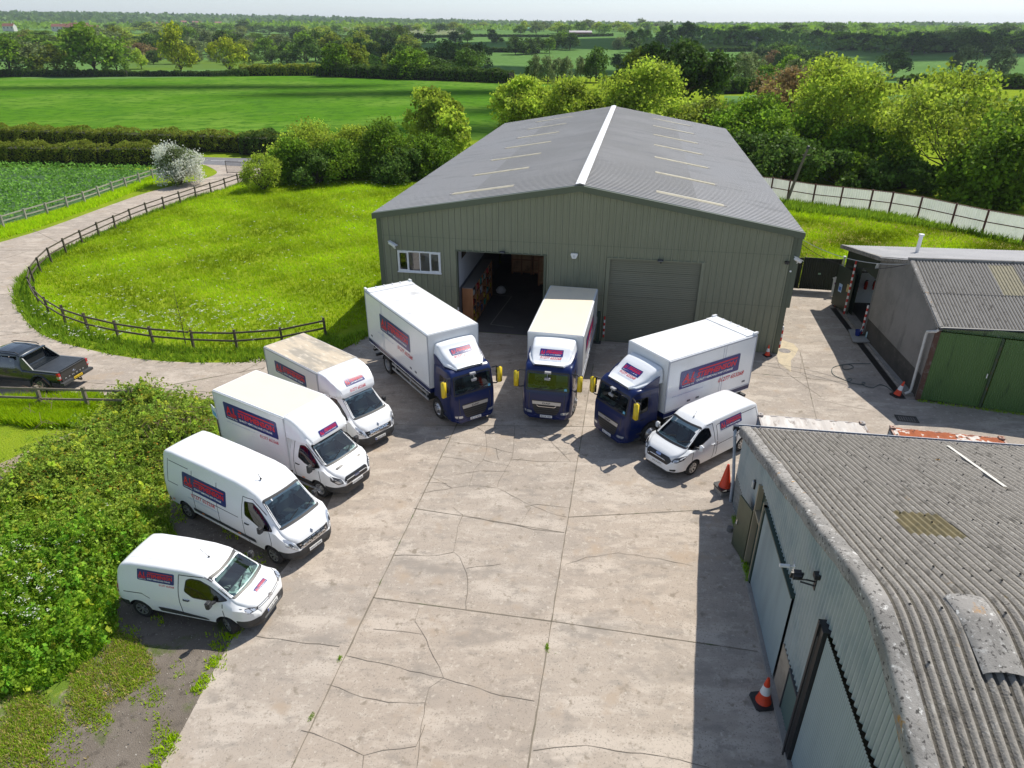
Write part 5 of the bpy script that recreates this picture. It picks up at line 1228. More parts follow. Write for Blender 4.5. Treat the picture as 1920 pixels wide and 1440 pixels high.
    PDf = dict(top=[(bx1 + .05, dz), (bx1 + .30, dz - .03), (.05, dz - .15), (.38, dz - .38), (.72, dz - .56), (1.00, 2.63)], bot=[(bx1 + .05, 2.56), (1.00, 2.58)], hm=[(bx1 + .05, 1.0), (.3, .98), (.7, .84), (1.0, .62)],
               ht=[(bx1 + .05, .94), (.3, .88), (.7, .74), (1.0, .56)], r=[(bx1 + .05, .12), (.4, .16), (1.0, .03)], belt=2.75, crown=.03)
    dm_, dbv = loft('wind_deflector', PDf, [mat('deflector_white', (.78, .80, .83), .3, coat=.5)], .04, smooth_w=.05); dm_.polygons.foreach_set('use_smooth', [True] * len(dm_.polygons)); dm_.set_sharp_from_angle(angle=R(45)); new_obj('wind_deflector', dm_, t)
    company_sign(t, Plane(dbv, 'F', -.50, dz - .40), 1.0, .19, off=.014, style=1)
    V, F = layout([('01277 653268', -.44, dz - .47, .9, .055, .012, .2)]); project(dbv, 'F', V, F, .012, 'phone_number', SG_R, t)
    V, F = layout([('www.ajstephensonremovals.co.uk', -.46, dz - .515, .92, .026, 0, .2)]); project(dbv, 'F', V, F, .012, 'web_address', SG_G, t)
    for s in (1, -1):   # cab side fairings up to the box
        b = MB(); b.extrude([(cabx + .02, s * 1.00, 2.50), (cabx + .02, s * 1.02, 3.0 if dz > 3.2 else 2.85), (.28, s * .985, 2.80), (.70, s * .93, 2.55)], (0, s * .03, 0)); b.build('side_fairing', PAINT_N, t)
    # box
    bx, bbv = box_body(t, bx0, bx1, hw, bz0 + navy_h, bz1, roof, trim=mat('box_trim_grey', (.42, .45, .52), .4, .4))
    b = MB(); b.box(bx0 + .005, bx1 - .005, -hw + .004, hw - .004, bz0, bz0 + navy_h - .003); b.build('navy_skirt', PAINT_N, t)
    b = MB(); b.box(bx0 + .02, bx1 - .02, -hw - .004, -hw + .001, bz0 - .02, bz0 + .015); b.box(bx0 + .02, bx1 - .02, hw - .001, hw + .004, bz0 - .02, bz0 + .015); b.build('skirt_stripe', WHITE, t)
    for nm_ in ('R', 'L'):
        u0, sw2, sh2, z0 = sign_geo[label]
        a0 = (u0 if nm_ == 'R' else -( -u0) + sw2) if True else 0
        pl_ = Plane(bbv, nm_, u0 if nm_ == 'R' else u0 + sw2, z0)
        company_sign(t, pl_, sw2, sh2, off=.016, phone=((sw2 - 1.35) if nm_ == 'R' else sw2 - 1.15, -.30, 1.55, .19), web=(-.35, -.27, 1.75, .065), style=0)
        s = -1 if nm_ == 'R' else 1
        for x in (bx0 + .45, bx1 - 1.35, bx1 - 1.85):
            b = MB(); b.box(x - .09, x + .09, min(s * hw, s * (hw + .012)), max(s * hw, s * (hw + .012)), bz0 + .42, bz0 + .50); b.build('side_latch', mat('latch_grey', (.12, .13, .15), .4), t)
        for x in (bx0 + 1.85, bx0 + 1.98):
            b = MB(); b.box(x - .012, x + .012, min(s * hw, s * (hw + .008)), max(s * hw, s * (hw + .008)), bz0 + navy_h + .03, bz1 - .12); b.build('panel_joint', mat('joint_grey', (.5, .52, .56), .4), t)
    if lift:   # raised rear roller-shutter header with small fins
        b = MB(); b.box(bx0 + .0, bx0 + .62, -hw + .04, hw - .04, bz1 + .008, bz1 + .035)
        for s in (1, -1): b.box(bx0 - .02, bx0 + .22, min(s * (hw - .1), s * (hw + .0)), max(s * (hw - .1), s * (hw + .0)), bz1 + .008, bz1 + .10)
        for y in (-.65, -.22, .22, .65): b.extrude([(bx0 + .06, y - .02, bz1 + .036), (bx0 + .30, y - .02, bz1 + .036), (bx0 + .06, y - .02, bz1 + .09)], (0, .04, 0))
        b.build('rear_header', PAINT_W, t)
        b = MB(); b.box(bx0 - .03, bx0, -hw + .05, hw - .05, bz0, bz0 + 1.8); b.build('tail_lift', GALV, t)
    return t
sign_geo = {}
L1 = 'box lorry parked in front of the warehouse window, leftmost of the three'
L2 = 'box lorry with the cream roof standing in front of the open doorway'
L3 = 'box lorry in front of the closed roller door, rightmost of the three'
sign_geo[L1] = (-5.34, 3.22, .82, 2.36); sign_geo[L2] = (-5.2, 3.2, .75, 1.95); sign_geo[L3] = (-4.66, 3.46, .80, 2.21)
lorry(L1, (-2.32, 26.94), -56.6, -7.03, -.34, 1.235, 1.12, 3.85, ALR, 5.25, 'BL14 BPZ', True, 'R', False, -.22, 3.42)
lorry(L2, (1.75, 27.19), -101.8, -6.96, -.70, 1.235, 1.05, 3.36, GRPR, 4.6, 'BG14 YZK', False, 'L', True, -.30, 3.20)
lorry(L3, (5.09, 25.24), -147.7, -5.59, -.50, 1.215, 1.08, 3.66, ALR, 3.9, 'BK17 ZNL', True, 'L', False, -.26, 3.28)

# ---------------- dark double cab pickup
t = thing('pickup_truck', 'dark grey double cab pickup with a covered load bed on the drive', 'pickup truck', (-24.8, 30.0, .02), R(169))
P = dict(top=[(-4.30, 1.12), (-2.50, 1.16), (-2.42, 1.20), (-2.30, 1.66), (-2.1, 1.76), (-1.5, 1.81), (-.9, 1.80), (-.55, 1.72), (.22, 1.22), (.35, 1.16), (.7, 1.12), (.85, 1.02), (.92, .80)],
         bot=[(-4.30, .55), (0, .42), (.92, .40)], hm=[(-4.30, .90), (0, .93), (.5, .92), (.75, .84), (.92, .66)], ht=[(-4.30, .84), (-2.5, .84), (-2.3, .66), (-.6, .64), (.2, .76), (.6, .78), (.92, .6)],
         r=[(-4.3, .04), (-2.5, .05), (-2, .09), (-.5, .09), (.3, .08), (.92, .08)], belt=1.05, crown=[(-4.3, .0), (-2.4, .0), (-2.2, .03), (-.5, .03), (.3, .04), (.92, .01)])
me, bvh = loft('body', P, [PAINT_D], .05, smooth_w=.03)
cuts = []
cv = MB(); cv.extrude([(a, -.72, b) for a, b in [(-2.2, .6), (.05, .6), (.1, 1.10), (-.55, 1.66), (-2.1, 1.68)]], (0, 1.44, 0)); cuts.append((cv, CABIN))
sws = [[(-2.05, 1.20), (-2.0, 1.58), (-1.25, 1.64), (-1.20, 1.18)], [(-1.10, 1.18), (-1.12, 1.64), (-.62, 1.60), (.06, 1.18)]]
for s_ in sws: cs = MB(); cs.extrude([(a, -3, b) for a, b in rnd_poly(inset(s_, .02), .05)], (0, 6, 0)); cuts.append((cs, CABIN))
cw = MB(); cw.extrude([(-.3, a, b) for a, b in rnd_poly([(-.62, 1.24), (.62, 1.24), (.55, 1.64), (-.55, 1.64)], .06)], (2, 0, 0)); cuts.append((cw, DASH))
for x in (0, -3.22):
    for s in (1, -1): ca = MB(); ca.lathe([(0, s * .55), (.46, s * .55), (.46, s * 1.6), (0, s * 1.6)], 26, 'y', c=(x, 0, .42)); cuts.append((ca, HUBC))
me = boolean(me, cuts); me.polygons.foreach_set('use_smooth', [True] * len(me.polygons)); me.set_sharp_from_angle(angle=R(35)); new_obj('body', me, t)
for ax in 'RL':
    for s_ in sws: patch(bvh, ax, rnd_poly(s_, .05), .0015, 'side_window', glass_mat('pickup_glass', (.25, .3, .3), .12), t)
    for l in ([(-1.16, 1.68), (-1.15, 1.1), (-1.1, .55)], [(-2.28, 1.64), (-2.30, 1.1), (-2.2, .9), (-2.32, .55)], [(.02, 1.12), (.05, .7), (0, .5)], [(-2.36, 1.2), (-2.36, .55)]): line(bvh, ax, l, .014, .003, 'door_gap', BLACK, t)
    s = -1 if ax == 'R' else 1
    for x in (0, -3.22):
        b = MB(); b.lathe([(.46, s * .90), (.52, s * .955), (.54, s * .90)], 20, 'y', c=(x, 0, .42), a0=R(-8), a1=R(188)); b.build('wheel_arch', mat('arch_paint', (.02, .027, .034), .35, coat=.4), t, 40, fix=False)
        wheel(t, x, s * .80, .39, .25, 'alloy')
    for x in (-1.05, -2.02):
        h = hit(bvh, ax, x, 1.02, 0); b = MB(); b.tube([(x - .1, h.y, 1.02), (x - .07, h.y + s * .03, 1.02), (x + .07, h.y + s * .03, 1.02), (x + .1, h.y, 1.02)], .016, 6); b.build('door_handle', PAINT_D, t)
    b = MB(); b.tube([(-2.2, s * .60, 1.78), (-2.05, s * .60, 1.86), (-.9, s * .58, 1.86), (-.72, s * .58, 1.79)], .022, 6); b.build('roof_rail', BLACK, t)
    b = MB(); b.extrude([(-2.32, s * .80, 1.13), (-2.98, s * .80, 1.14), (-2.42, s * .66, 1.66), (-2.30, s * .66, 1.70)], (0, s * .05, 0)); b.build('sports_bar', PAINT_D, t)
    b = MB(); b.box(-4.28, -2.6, min(s * .78, s * .86), max(s * .78, s * .86), 1.125, 1.15); b.build('bed_rail_cap', mat('rail_cap', (.18, .19, .20), .3, .3), t)
    mirror(t, -.05, s * .98, 1.20, s)
    b = MB(); b.box(-4.335, -4.20, min(s * .80, s * .905), max(s * .80, s * .905), .78, 1.10); tl = b.build('tail_lamp', REDL, t)
    b = MB(); b.box(-4.34, -4.20, min(s * .815, s * .908), max(s * .815, s * .908), .84, .95); b.build('reversing_lens', LAMP, tl)
patch(bvh, 'F', rnd_poly([(-.68, 1.18), (.68, 1.18), (.58, 1.70), (-.58, 1.70)], .06), .002, 'windscreen', GLASS, t)
patch(bvh, 'B', rnd_poly([(-.60, 1.22), (.60, 1.22), (.52, 1.62), (-.52, 1.62)], .06), .003, 'rear_window', mat('dark_glass', (.02, .022, .025), .1), t)
b = MB(); b.beam((-2.40, -.66, 1.70), (-2.40, .66, 1.70), .14, .05); b.build('sports_bar_hoop', PAINT_D, t)
b = MB(); b.box(-4.22, -2.75, -.76, .76, 1.128, 1.145)
for i in range(12): b.box(-4.2 + i * .12, -4.19 + i * .12, -.76, .76, 1.145, 1.149)
b.build('tonneau_cover', mat('tonneau', (.035, .04, .046), .4, noise=[(3, (.045, .05, .056), .4, .7, 4)]), t)
b = MB(); b.box(-4.335, -4.30, -.78, .78, .62, 1.12); b.box(-4.36, -4.30, -.76, .76, 1.12, 1.15); tg = b.build('tailgate', mat('tailgate_wrap', (.045, .042, .04), .5), t)
v, f, tw = text_mesh('R  A  N  G  E  R', .02, 0); k = 1.18 / tw; me = bpy.data.meshes.new('lettering'); me.from_pydata([(-4.338, .59 - a * k, .72 + b_ * .06) for a, b_ in v], [], f); me.materials.append(mat('lettering_silver', (.5, .5, .5), .4)); new_obj('lettering', me, tg)
b = MB(); b.lathe([(0, -.01), (.09, 0), (.1, .01)], 16, 'x', c=(0, 0, 0)); ob = b.build('badge', _mats['oval_badge'], tg); ob.location = (-4.34, 0, .90); ob.scale = (1, 1, .5)
b = MB(); b.box(-4.50, -4.30, -.92, -.30, .52, .64); b.box(-4.50, -4.30, .30, .92, .52, .64); b.box(-4.46, -4.30, -.30, .30, .50, .60); b.build('rear_bumper', DGREY, t)
p = plate(t, (-4.47, 0, .62), 'EU65 GFX', R(180), 0, yellow=True)
b = MB(); b.box(-4.62, -4.40, -.04, .04, .42, .48); b.lathe([(0, .1), (.03, .1), (.03, 0), (0, 0)], 8, c=(-4.6, 0, .47)); b.build('tow_ball', BLACK, t)
interior(t, -.2, .75, .7, -.38, [(-.7, -.38, .5), (-.7, .38, .5)])
# ================================================================ NEAR BARN (blue corrugated, asbestos roof)
def lichen(base_dark=(.20, .19, .175)):
    return dict(noise=[(.5, (.29, .27, .24), .4, .65, 6), (3.0, (.17, .158, .14), .50, .68, 9), (7, (.38, .36, .325), .56, .70, 8), (20, (.08, .074, .066), .60, .72, 5), (13, (.48, .46, .43), .66, .74, 6), (1.6, (.34, .20, .05), .69, .76, 8)], bump=(30, 1.0, .02), spec=.15)
ASB = mat('weathered_fibre_cement', (.29, .27, .242), .95, **lichen())
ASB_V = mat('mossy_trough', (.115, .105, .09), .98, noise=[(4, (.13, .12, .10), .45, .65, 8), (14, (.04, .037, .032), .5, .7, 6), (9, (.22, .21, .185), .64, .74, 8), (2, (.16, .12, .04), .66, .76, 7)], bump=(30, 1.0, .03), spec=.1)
ASB_P = mat('fibre_cement_capping', (.30, .285, .265), .95, noise=[(1.4, (.22, .21, .195), .42, .62, 7), (7, (.40, .39, .37), .56, .7, 7), (12, (.08, .075, .07), .55, .64, 8), (1.8, (.42, .22, .05), .62, .72, 8), (9, (.60, .59, .56), .62, .68, 8)], bump=(35, .8, .012), spec=.15)
BLUE = mat('blue_grey_cladding', (.32, .365, .375), .45, noise=[(.7, (.22, .285, .31), .4, .7, 5), (4, (.33, .40, .42), .5, .8, 6, (1, 1, .2)), (14, (.15, .18, .18), .66, .8, 5)], spec=.4)
BLUE_D = mat('blue_grey_door', (.29, .36, .385), .45, noise=[(.6, (.20, .25, .27), .4, .7, 5, (1, 1, .2)), (5, (.29, .35, .37), .55, .8, 6, (1, 1, .15))], spec=.4)
LIGHTSHEET = mat('grp_rooflight_dirty', (.20, .16, .07), .5, noise=[(4, (.12, .10, .045), .4, .7, 6), (12, (.28, .25, .15), .55, .8, 5)], transl=.15)

NA = Vector((8.06, 20.476)); NB = Vector((6.631, 10.337)); nd = (NB - NA).normalized(); ang_n = math.atan2(nd.y, nd.x)
# local X runs along the gable towards the viewer, local Y runs into the barn (to the right)
BN = thing('near_barn', 'blue grey corrugated barn with a lichen covered fibre cement roof in the foreground', 'barn', (NA.x, NA.y, 0), ang_n)
GL = 22.2; RS = 11.35; RZ = 6.22; EZ = 2.86; LEN = 24.0; pitch_n = (RZ - EZ) / RS
def nroof(s):
    """rounded ridge profile"""
    a = abs(s - RS); r_ = .6
    z = RZ - a * pitch_n
    if a < r_: z = RZ - r_ * pitch_n + (r_ * pitch_n) * (1 - (a / r_) ** 2) * .5 if False else RZ - pitch_n * (a * a / (2 * r_) + r_ / 2)
    return z
zt_n = lambda s: nroof(s) - .06
prn = sine_profile(-.2, GL + .4, .165, .062, 6)
xfn = lambda s, d, z: (s, -d, z)
wb_ = MB()
# openings: small door 3.36..4.2, big door1 4.3..7.9 top 2.95, door2 10.2..14 top 4.1, middle hatch 8.0..9.9 top 1.45
k0 = lambda s: 0.0
segs = [(0, 3.30, .0), (3.30, 4.25, 3.02), (4.25, 7.95, 2.95), (7.95, 8.9, 1.45), (8.9, 9.85, 1.45), (9.85, 14.3, 4.15), (14.3, GL, .0)]
for a, b, z in segs: corr(wb_, a, b, (lambda s, z=z: z), zt_n, prn, xfn, rows=1, trough_shade=True)
BLUE_T = mat('blue_grey_grime_shade', (.19, .235, .245), .6, noise=[(5, (.25, .30, .31), .45, .7, 6, (1, 1, .1))])  # trough colour: rib shade painted into the sheet, with grime streaks
wb_.build('gable_wall', [BLUE, BLUE_T], BN, fix=False, smooth=60)
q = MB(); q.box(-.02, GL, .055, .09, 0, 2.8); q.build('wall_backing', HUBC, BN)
q = MB(); pp = sine_profile(0, LEN, .152, .038, 6); corr(q, 0, LEN, k0, lambda s: EZ - .12, pp, lambda s, d, z: (-d, s, z)); q.build('side_wall', BLUE, BN, fix=False)
# concrete plinth along the base
q = MB(); q.box(4.35, 14.4, -.22, .05, 0, .13); q.build('plinth', FT, BN)
q = MB(); q.box(-.05, 3.2, -.05, .05, 0, 1.15); q.build('lower_wall', mat('stained_render', (.10, .095, .085), .9, noise=[(2, (.05, .047, .043), .4, .65, 7), (5, (.16, .15, .13), .5, .75, 6)], bump=(20, .5, .02)), BN)
# sliding doors with finer ribs, standing proud
prd = sine_profile(0, GL, .076, .022, 6)
q = MB(); corr(q, 4.42, 7.95, lambda s: .16, lambda s: 2.93, prd, lambda s, d, z: (s, -.10 - d, z), trough_shade=True); sd1 = q.build('sliding_door', [BLUE_D, BLUE_T], BN, fix=False)
q = MB(); corr(q, 10.25, 14.3, lambda s: .16, lambda s: 4.13, prd, lambda s, d, z: (s, -.10 - d, z), trough_shade=True); sd2 = q.build('sliding_door', [BLUE_D, BLUE_T], BN, fix=False)
q = MB(); q.box(4.3, 4.42, -.16, .02, .0, 3.0); q.box(4.3, 7.97, -.16, .02, 2.94, 3.0); q.build('door_frame', mat('frame_dark_green', (.02, .045, .035), .5), sd1)
q = MB(); q.box(9.86, 10.25, -.20, .02, 0, 4.2); q.box(10.0, 10.06, -.25, -.20, 0, 4.25); q.build('door_frame', BLACK, sd2)
q = MB()
for s in (10.0, 10.1): q.tube([(s + .05, -.24, .3), (s + .05, -.24, 4.0)], .012, 5)
q.build('door_rod', DGREY, sd2)
# small open green door by the far corner
OLV = mat('olive_door_leaf', (.075, .088, .05), .5, noise=[(2, (.06, .07, .04), .4, .7, 5)])
q = MB(); q.box(3.30, 3.40, -.14, .10, 0, 3.04); q.box(4.15, 4.28, -.14, .10, 0, 3.0); q.box(3.3, 4.25, -.12, .1, 2.05, 2.13); q.build('door_frame', mat('frame_timber', (.30, .26, .18), .7), BN)
q = MB(); q.box(3.4, 4.15, .03, .05, 0, 2.05); q.box(3.4, 4.15, .03, .05, 2.13, 3.0); q.build('door_opening', mat('frame_dark_green', (.02, .045, .035), .5), BN)
q = MB(); q.box(0, .86, -.03, .02, .06, 2.02); dl = q.build('door_leaf', OLV, BN); dl.location = (3.32, -.16, 0); dl.rotation_euler.z = R(196)
q = MB(); q.box(.70, .74, -.06, .05, .95, 1.15); q.tube([(.72, .05, 1.05), (.72, .09, 1.05), (.62, .09, 1.05)], .012, 6); q.tube([(.72, -.05, 1.05), (.72, -.09, 1.05), (.62, -.09, 1.05)], .012, 6); q.build('handle', CHROME, dl)
# plywood board and green hatch between the two doors
q = MB(); q.box(7.98, 8.80, -.07, -.045, .0, 1.46); q.build('plywood_panel', mat('weathered_board', (.34, .29, .23), .8, noise=[(3, (.26, .22, .17), .4, .7, 6)]), BN)
q = MB(); corr(q, 8.82, 9.86, lambda s: .02, lambda s: 1.45, sine_profile(0, 12, .1, .03, 4), lambda s, d, z: (s, -.05 - d, z)); q.build('hatch_panel', mat('teal_sheet', (.10, .15, .14), .5), BN, fix=False)
q = MB(); q.box(8.79, 8.83, -.10, -.04, 0, 1.48); q.box(8.79, 9.86, -.10, -.04, 1.45, 1.5); q.build('hatch_frame', DGREY, BN)
# roof sheets in overlapping rows with real corrugations
PIT = .1775; AMP = .078
ny = int((LEN + .1) / PIT * 6)
ys = np.array([-.02 + i * PIT / 6 for i in range(ny)])
cs_ = AMP * .5 * (1 - np.cos(2 * np.pi * (ys + .02) / PIT))
rows_ = [(-.58, 2.1), (1.95, 4.7), (4.55, 7.3), (7.15, 10.1), (9.95, 12.75), (12.6, 15.4), (15.25, 18.0), (17.85, 20.6), (20.4, GL + .5)]
rr_ = random.Random(5)
HOLES = {(3, 1): (2.0, 3.15)}
for ri_, (a, b) in enumerate(rows_):
    n = 3 if not (a < RS < b or abs(a - RS) < 1.3) else 14
    ss = np.linspace(a, b, n + 1); down = (b < RS + 1)
    # sheets are laid side by side, each a little askew
    k0_ = 0; k = 0; q = MB()
    V = []; F = []; MI = []
    lift = np.zeros(ny); j = 0
    while j < ny:
        w = 36; lift[j:j + w] = rr_.uniform(0, .012); j += w
    for i, s in enumerate(ss):
        t = i / n
        o = (.014 * t if not down else .014 * (1 - t)) + .006
        if not down: o = .020 - .014 * t if a > RS else .016
        z = nroof(s) + o
        for y, c_, l in zip(ys, cs_, lift): V.append((s, y, z + c_ + l))
    for i in range(n):
        for k in range(ny - 1):
            yk = ys[k]
            if ri_ == 3 and 1.95 < yk < 3.18 and i < 1: continue
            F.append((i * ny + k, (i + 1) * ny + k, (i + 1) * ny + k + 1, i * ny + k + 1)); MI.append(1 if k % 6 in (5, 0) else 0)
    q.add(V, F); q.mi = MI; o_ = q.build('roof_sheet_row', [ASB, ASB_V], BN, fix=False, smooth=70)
    o_.data.flip_normals() if o_.data.polygons[0].normal.z < 0 else None
# dirty translucent rooflight sheet and two pale cracked ones
q = MB(); V = []; F = []; sel = [i for i in range(ny) if 1.9 < ys[i] < 3.25]
for i, s in enumerate((6.75, 8.25)):
    for k in sel: V.append((s, ys[k], nroof(s) + .013 + .6 * 0 + cs_[k]))
m = len(sel); q.add(V, [(k, m + k, m + k + 1, k + 1) for k in range(m - 1)]); q.build('rooflight', LIGHTSHEET, BN, fix=False, smooth=70)
q = MB()
for (s0, y0, s1, y1) in ((.1, 6.45, 4.2, 6.0), (.0, 9.2, 1.5, 9.0)):
    q = MB()
    for k in range(8):
        a = k / 8; b = (k + 1) / 8; sa = s0 + (s1 - s0) * a; sb = s0 + (s1 - s0) * b; ya = y0 + (y1 - y0) * a; yb = y0 + (y1 - y0) * b
        q.beam((sa, ya, nroof(sa) + AMP + .03), (sb, yb, nroof(sb) + AMP + .03), .10, .012)
    q.build('roof_strap', mat('pale_strap', (.62, .60, .54), .7, noise=[(6, (.45, .43, .38), .45, .7, 5)]), BN)
# rows of hook bolts on the crowns
q = MB()
for a, b in rows_[:6]:
    for s in (a + .22, (a + b) / 2, b - .3):
        for k in range(0, int(14 / PIT), 3):
            y = -.02 + (k + .5) * PIT + rr_.uniform(-.03, .03); ss_ = s + rr_.uniform(-.05, .05)
            if rr_.random() < .75:
                z = nroof(ss_) + AMP + .012; q.add([(ss_ - .022, y - .022, z), (ss_ + .022, y - .022, z), (ss_ + .022, y + .022, z), (ss_ - .022, y + .022, z), (ss_, y, z + .035)], [(0, 1, 4), (1, 2, 4), (2, 3, 4), (3, 0, 4)])
bo = q.build('hook_bolts', mat('bolt_dark', (.05, .045, .04), .9), BN); bo['kind'] = 'stuff'
# verge capping: flat top strip and a rounded drop over the gable
q = MB(); V = []; F = []; sl = list(np.arange(-.58, RS - 1.2, .35)) + list(np.arange(RS - 1.2, RS + 1.2, .08)) + list(np.arange(RS + 1.2, GL + .5, .35))
cross = [(.30, .04), (.27, .105), (.12, .115), (-.01, .105), (-.06, .07), (-.085, .0), (-.09, -.22), (-.07, -.23), (-.066, -.05)]
for s in sl:
    wob = .012 * math.sin(s * 2.1) + .008 * math.sin(s * 7.3)
    if s > 10.6: cr = cross
    for y, z in cross: V.append((s, y + wob, nroof(s) + z + wob * .6))
m = len(cross)
for i in range(len(sl) - 1):
    for k in range(m - 1): F.append((i * m + k, i * m + k + 1, (i + 1) * m + k + 1, (i + 1) * m + k))
q.add(V, F); q.build('verge_capping', ASB_P, BN, fix=True, smooth=50)
# broken rounded ridge piece lifted over the crown sheets
q = MB(); V = []; F = []; sl = np.linspace(RS - .30, RS + 1.2, 16); yl = np.linspace(1.30, 1.98, 14)
for s in sl:
    for y in yl:
        e = .09 * math.sin((y - 1.30) / .68 * math.pi) ** .5 if 0 < (y - 1.30) / .68 < .999 else 0
        V.append((s, y + (s - RS) * .06, nroof(s) + AMP + .02 + e))
m = len(yl)
for i in range(len(sl) - 1):
    for k in range(m - 1): F.append((i * m + k, (i + 1) * m + k, (i + 1) * m + k + 1, i * m + k + 1))
q.add(V, F); q.build('ridge_patch_sheet', ASB_P, BN, fix=False, smooth=60)
# gutter on the far eave and its downpipe
q = MB(); q.tube([(-.66, -.25, EZ - .22), (-.66, LEN, EZ - .10)], .065, 8); q.box(-.72, -.58, -.30, -.12, EZ - .30, EZ - .10); q.build('gutter', mat('gutter_black', (.015, .018, .03), .3, coat=.5), BN)
q = MB(); q.box(-.735, -.715, -.2, LEN, EZ - .16, EZ - .09); q.build('gutter_bead', mat('gutter_edge', (.6, .62, .66), .3, .4), BN)
q = MB(); q.tube([(-.62, -.22, EZ - .26), (-.45, -.24, EZ - .42), (-.02, -.13, .95), (.10, -.12, .0)], .055, 10); q.build('downpipe', mat('grey_pipe', (.34, .38, .43), .4, noise=[(5, (.28, .31, .35), .4, .7, 4)]), BN)
# wall fittings (each its own thing)
def nb(s, d, z): p = NA + nd * s; n = Vector((nd.y, -nd.x)); n = Vector((-nd.y, nd.x)); return (p.x - n.x * d, p.y - n.y * d, z)
t = thing('bulkhead_light', 'small oval bulkhead light high on the blue barn wall near its far corner', 'light', nb(2.63, .05, 2.55), ang_n)
q = MB(); q.box(-.07, .07, -.06, 0, -.14, .14); q.build('housing', BLACK, t); q = MB(); q.box(-.05, .05, -.10, -.061, -.11, .11); q.build('lens', mat('bulkhead_lens', (.6, .6, .58), .3), t)
t = thing('floodlight', 'black twin floodlight on a bracket on the blue barn wall', 'floodlight', nb(8.9, .05, 4.35), ang_n)
q = MB(); q.tube([(0, 0, 0), (0, -.22, .04), (-.12, -.34, -.08)], .02, 6); q.tube([(0, 0, -.12), (-.1, -.3, -.12)], .02, 6); q.box(-.06, .06, -.03, 0, -.2, .12); q.build('bracket', BLACK, t)
q = MB(); q.box(-.30, -.10, -.46, -.26, -.14, -.02); q.box(-.22, -.18, -.50, -.22, -.20, .0); o = q.build('lamp_head', BLACK, t); o.rotation_euler.y = .25
q = MB(); q.box(-.04, .12, -.10, .02, .16, .28); q.build('sensor', BLACK, t)
t = thing('security_camera', 'small white camera on the blue barn wall beside the black floodlight', 'security camera', nb(7.45, .05, 3.5), ang_n)
q = MB(); q.lathe([(0, -.14), (.045, -.14), (.05, .10), (.03, .12), (0, .12)], 10, 'y', c=(0, -.22, 0)); o = q.build('housing', WPLAST, t, 35); q = MB(); q.tube([(0, 0, 0), (0, -.1, .0)], .02, 6); q.box(-.05, .05, -.02, 0, -.05, .05); q.build('bracket', WPLAST, t)

# ================================================================ WORKSHOP SHED (grey gable, green doors)
SA = Vector((18.73, 28.25)); SB = Vector((19.423, 34.72)); sdv = (SB - SA).normalized(); ang_s = math.atan2(sdv.y, sdv.x)
n_in = Vector((sdv.y, -sdv.x))   # into the shed, to the right
SH = thing('workshop_shed', 'grey fibre cement workshop shed with green corrugated doors', 'shed', (SA.x, SA.y, 0), ang_s)
# local X along gable (away from viewer), local -Y into the building
SL_ = 26.0
def sroof(s):
    return 3.78 + (s + .1) / 4.1 * 1.62 if s < 4.0 else (5.40 - (s - 4.0) * .27 if s < 7.3 else 4.509 - (s - 7.3) * .172)
GREYW = mat('grey_fibre_wall', (.27, .255, .235), .9, noise=[(.6, (.22, .21, .195), .4, .65, 6), (1.6, (.17, .16, .15), .52, .75, 7, (1, 1, .25)), (12, (.34, .325, .30), .58, .8, 5)], bump=(25, .5, .01), spec=.15)
ROOF2 = mat('mossy_roof', (.27, .26, .245), .95, noise=[(.5, (.25, .24, .225), .4, .65, 6), (4, (.10, .092, .085), .54, .74, 8), (12, (.37, .35, .33), .60, .78, 6), (28, (.06, .055, .05), .64, .8, 4)], bump=(30, .6, .012), spec=.15)
ROOF3 = mat('pale_roof_weathered', (.40, .395, .40), .8, noise=[(.4, (.34, .34, .345), .4, .7, 6), (5, (.25, .245, .25), .58, .8, 7), (.8, (.48, .47, .46), .5, .8, 6)], spec=.3)
q = MB(); pfw = sine_profile(-.1, 7.4, .146, .03, 4); xfs = lambda s, d, z: (s, d, z)
corr(q, .0, 7.3, lambda s: 1.15, lambda s: sroof(s) - .05, pfw, xfs); q.build('gable_wall', GREYW, SH, fix=False, smooth=60)
q = MB(); q.box(.0, 7.3, -.12, -.002, 0, 1.15); q.box(0, 7.3, -.002, .02, .95, 1.15) if False else None
q.build('lower_wall', mat('dark_damp_wall', (.075, .068, .06), .9, noise=[(1.2, (.05, .046, .042), .4, .7, 7), (5, (.13, .115, .10), .55, .75, 6), (1.5, (.16, .07, .035), .68, .76, 6)], bump=(15, .5, .02)), SH)
q = MB()
for s in (.02, 7.26): q = MB(); q.box(s - .03, s + .05, -.03, .05, 0, sroof(s) - .08); q.build('corner_post', GREYW, SH)
GDK = mat('dark_green_cladding', (.016, .028, .020), .5, noise=[(1, (.022, .036, .026), .4, .7, 4)])
q = MB(); pg_ = sine_profile(7, 13.2, .1, .025, 4)
corr(q, 7.34, 10.35, lambda s: 3.0, lambda s: sroof(s) - .05, pg_, lambda s, d, z: (s, -.35 + d, z)); corr(q, 10.35, 12.95, lambda s: .05, lambda s: sroof(s) - .05, pg_, lambda s, d, z: (s, -.35 + d, z)); q.build('rear_bay_wall', GDK, SH, fix=False)
q = MB(); q.box(-12.95 + 2 * 12.95 - .04, 12.99, -SL_, -.3, 0, 3.45); q.build('rear_wall', GDK, SH)
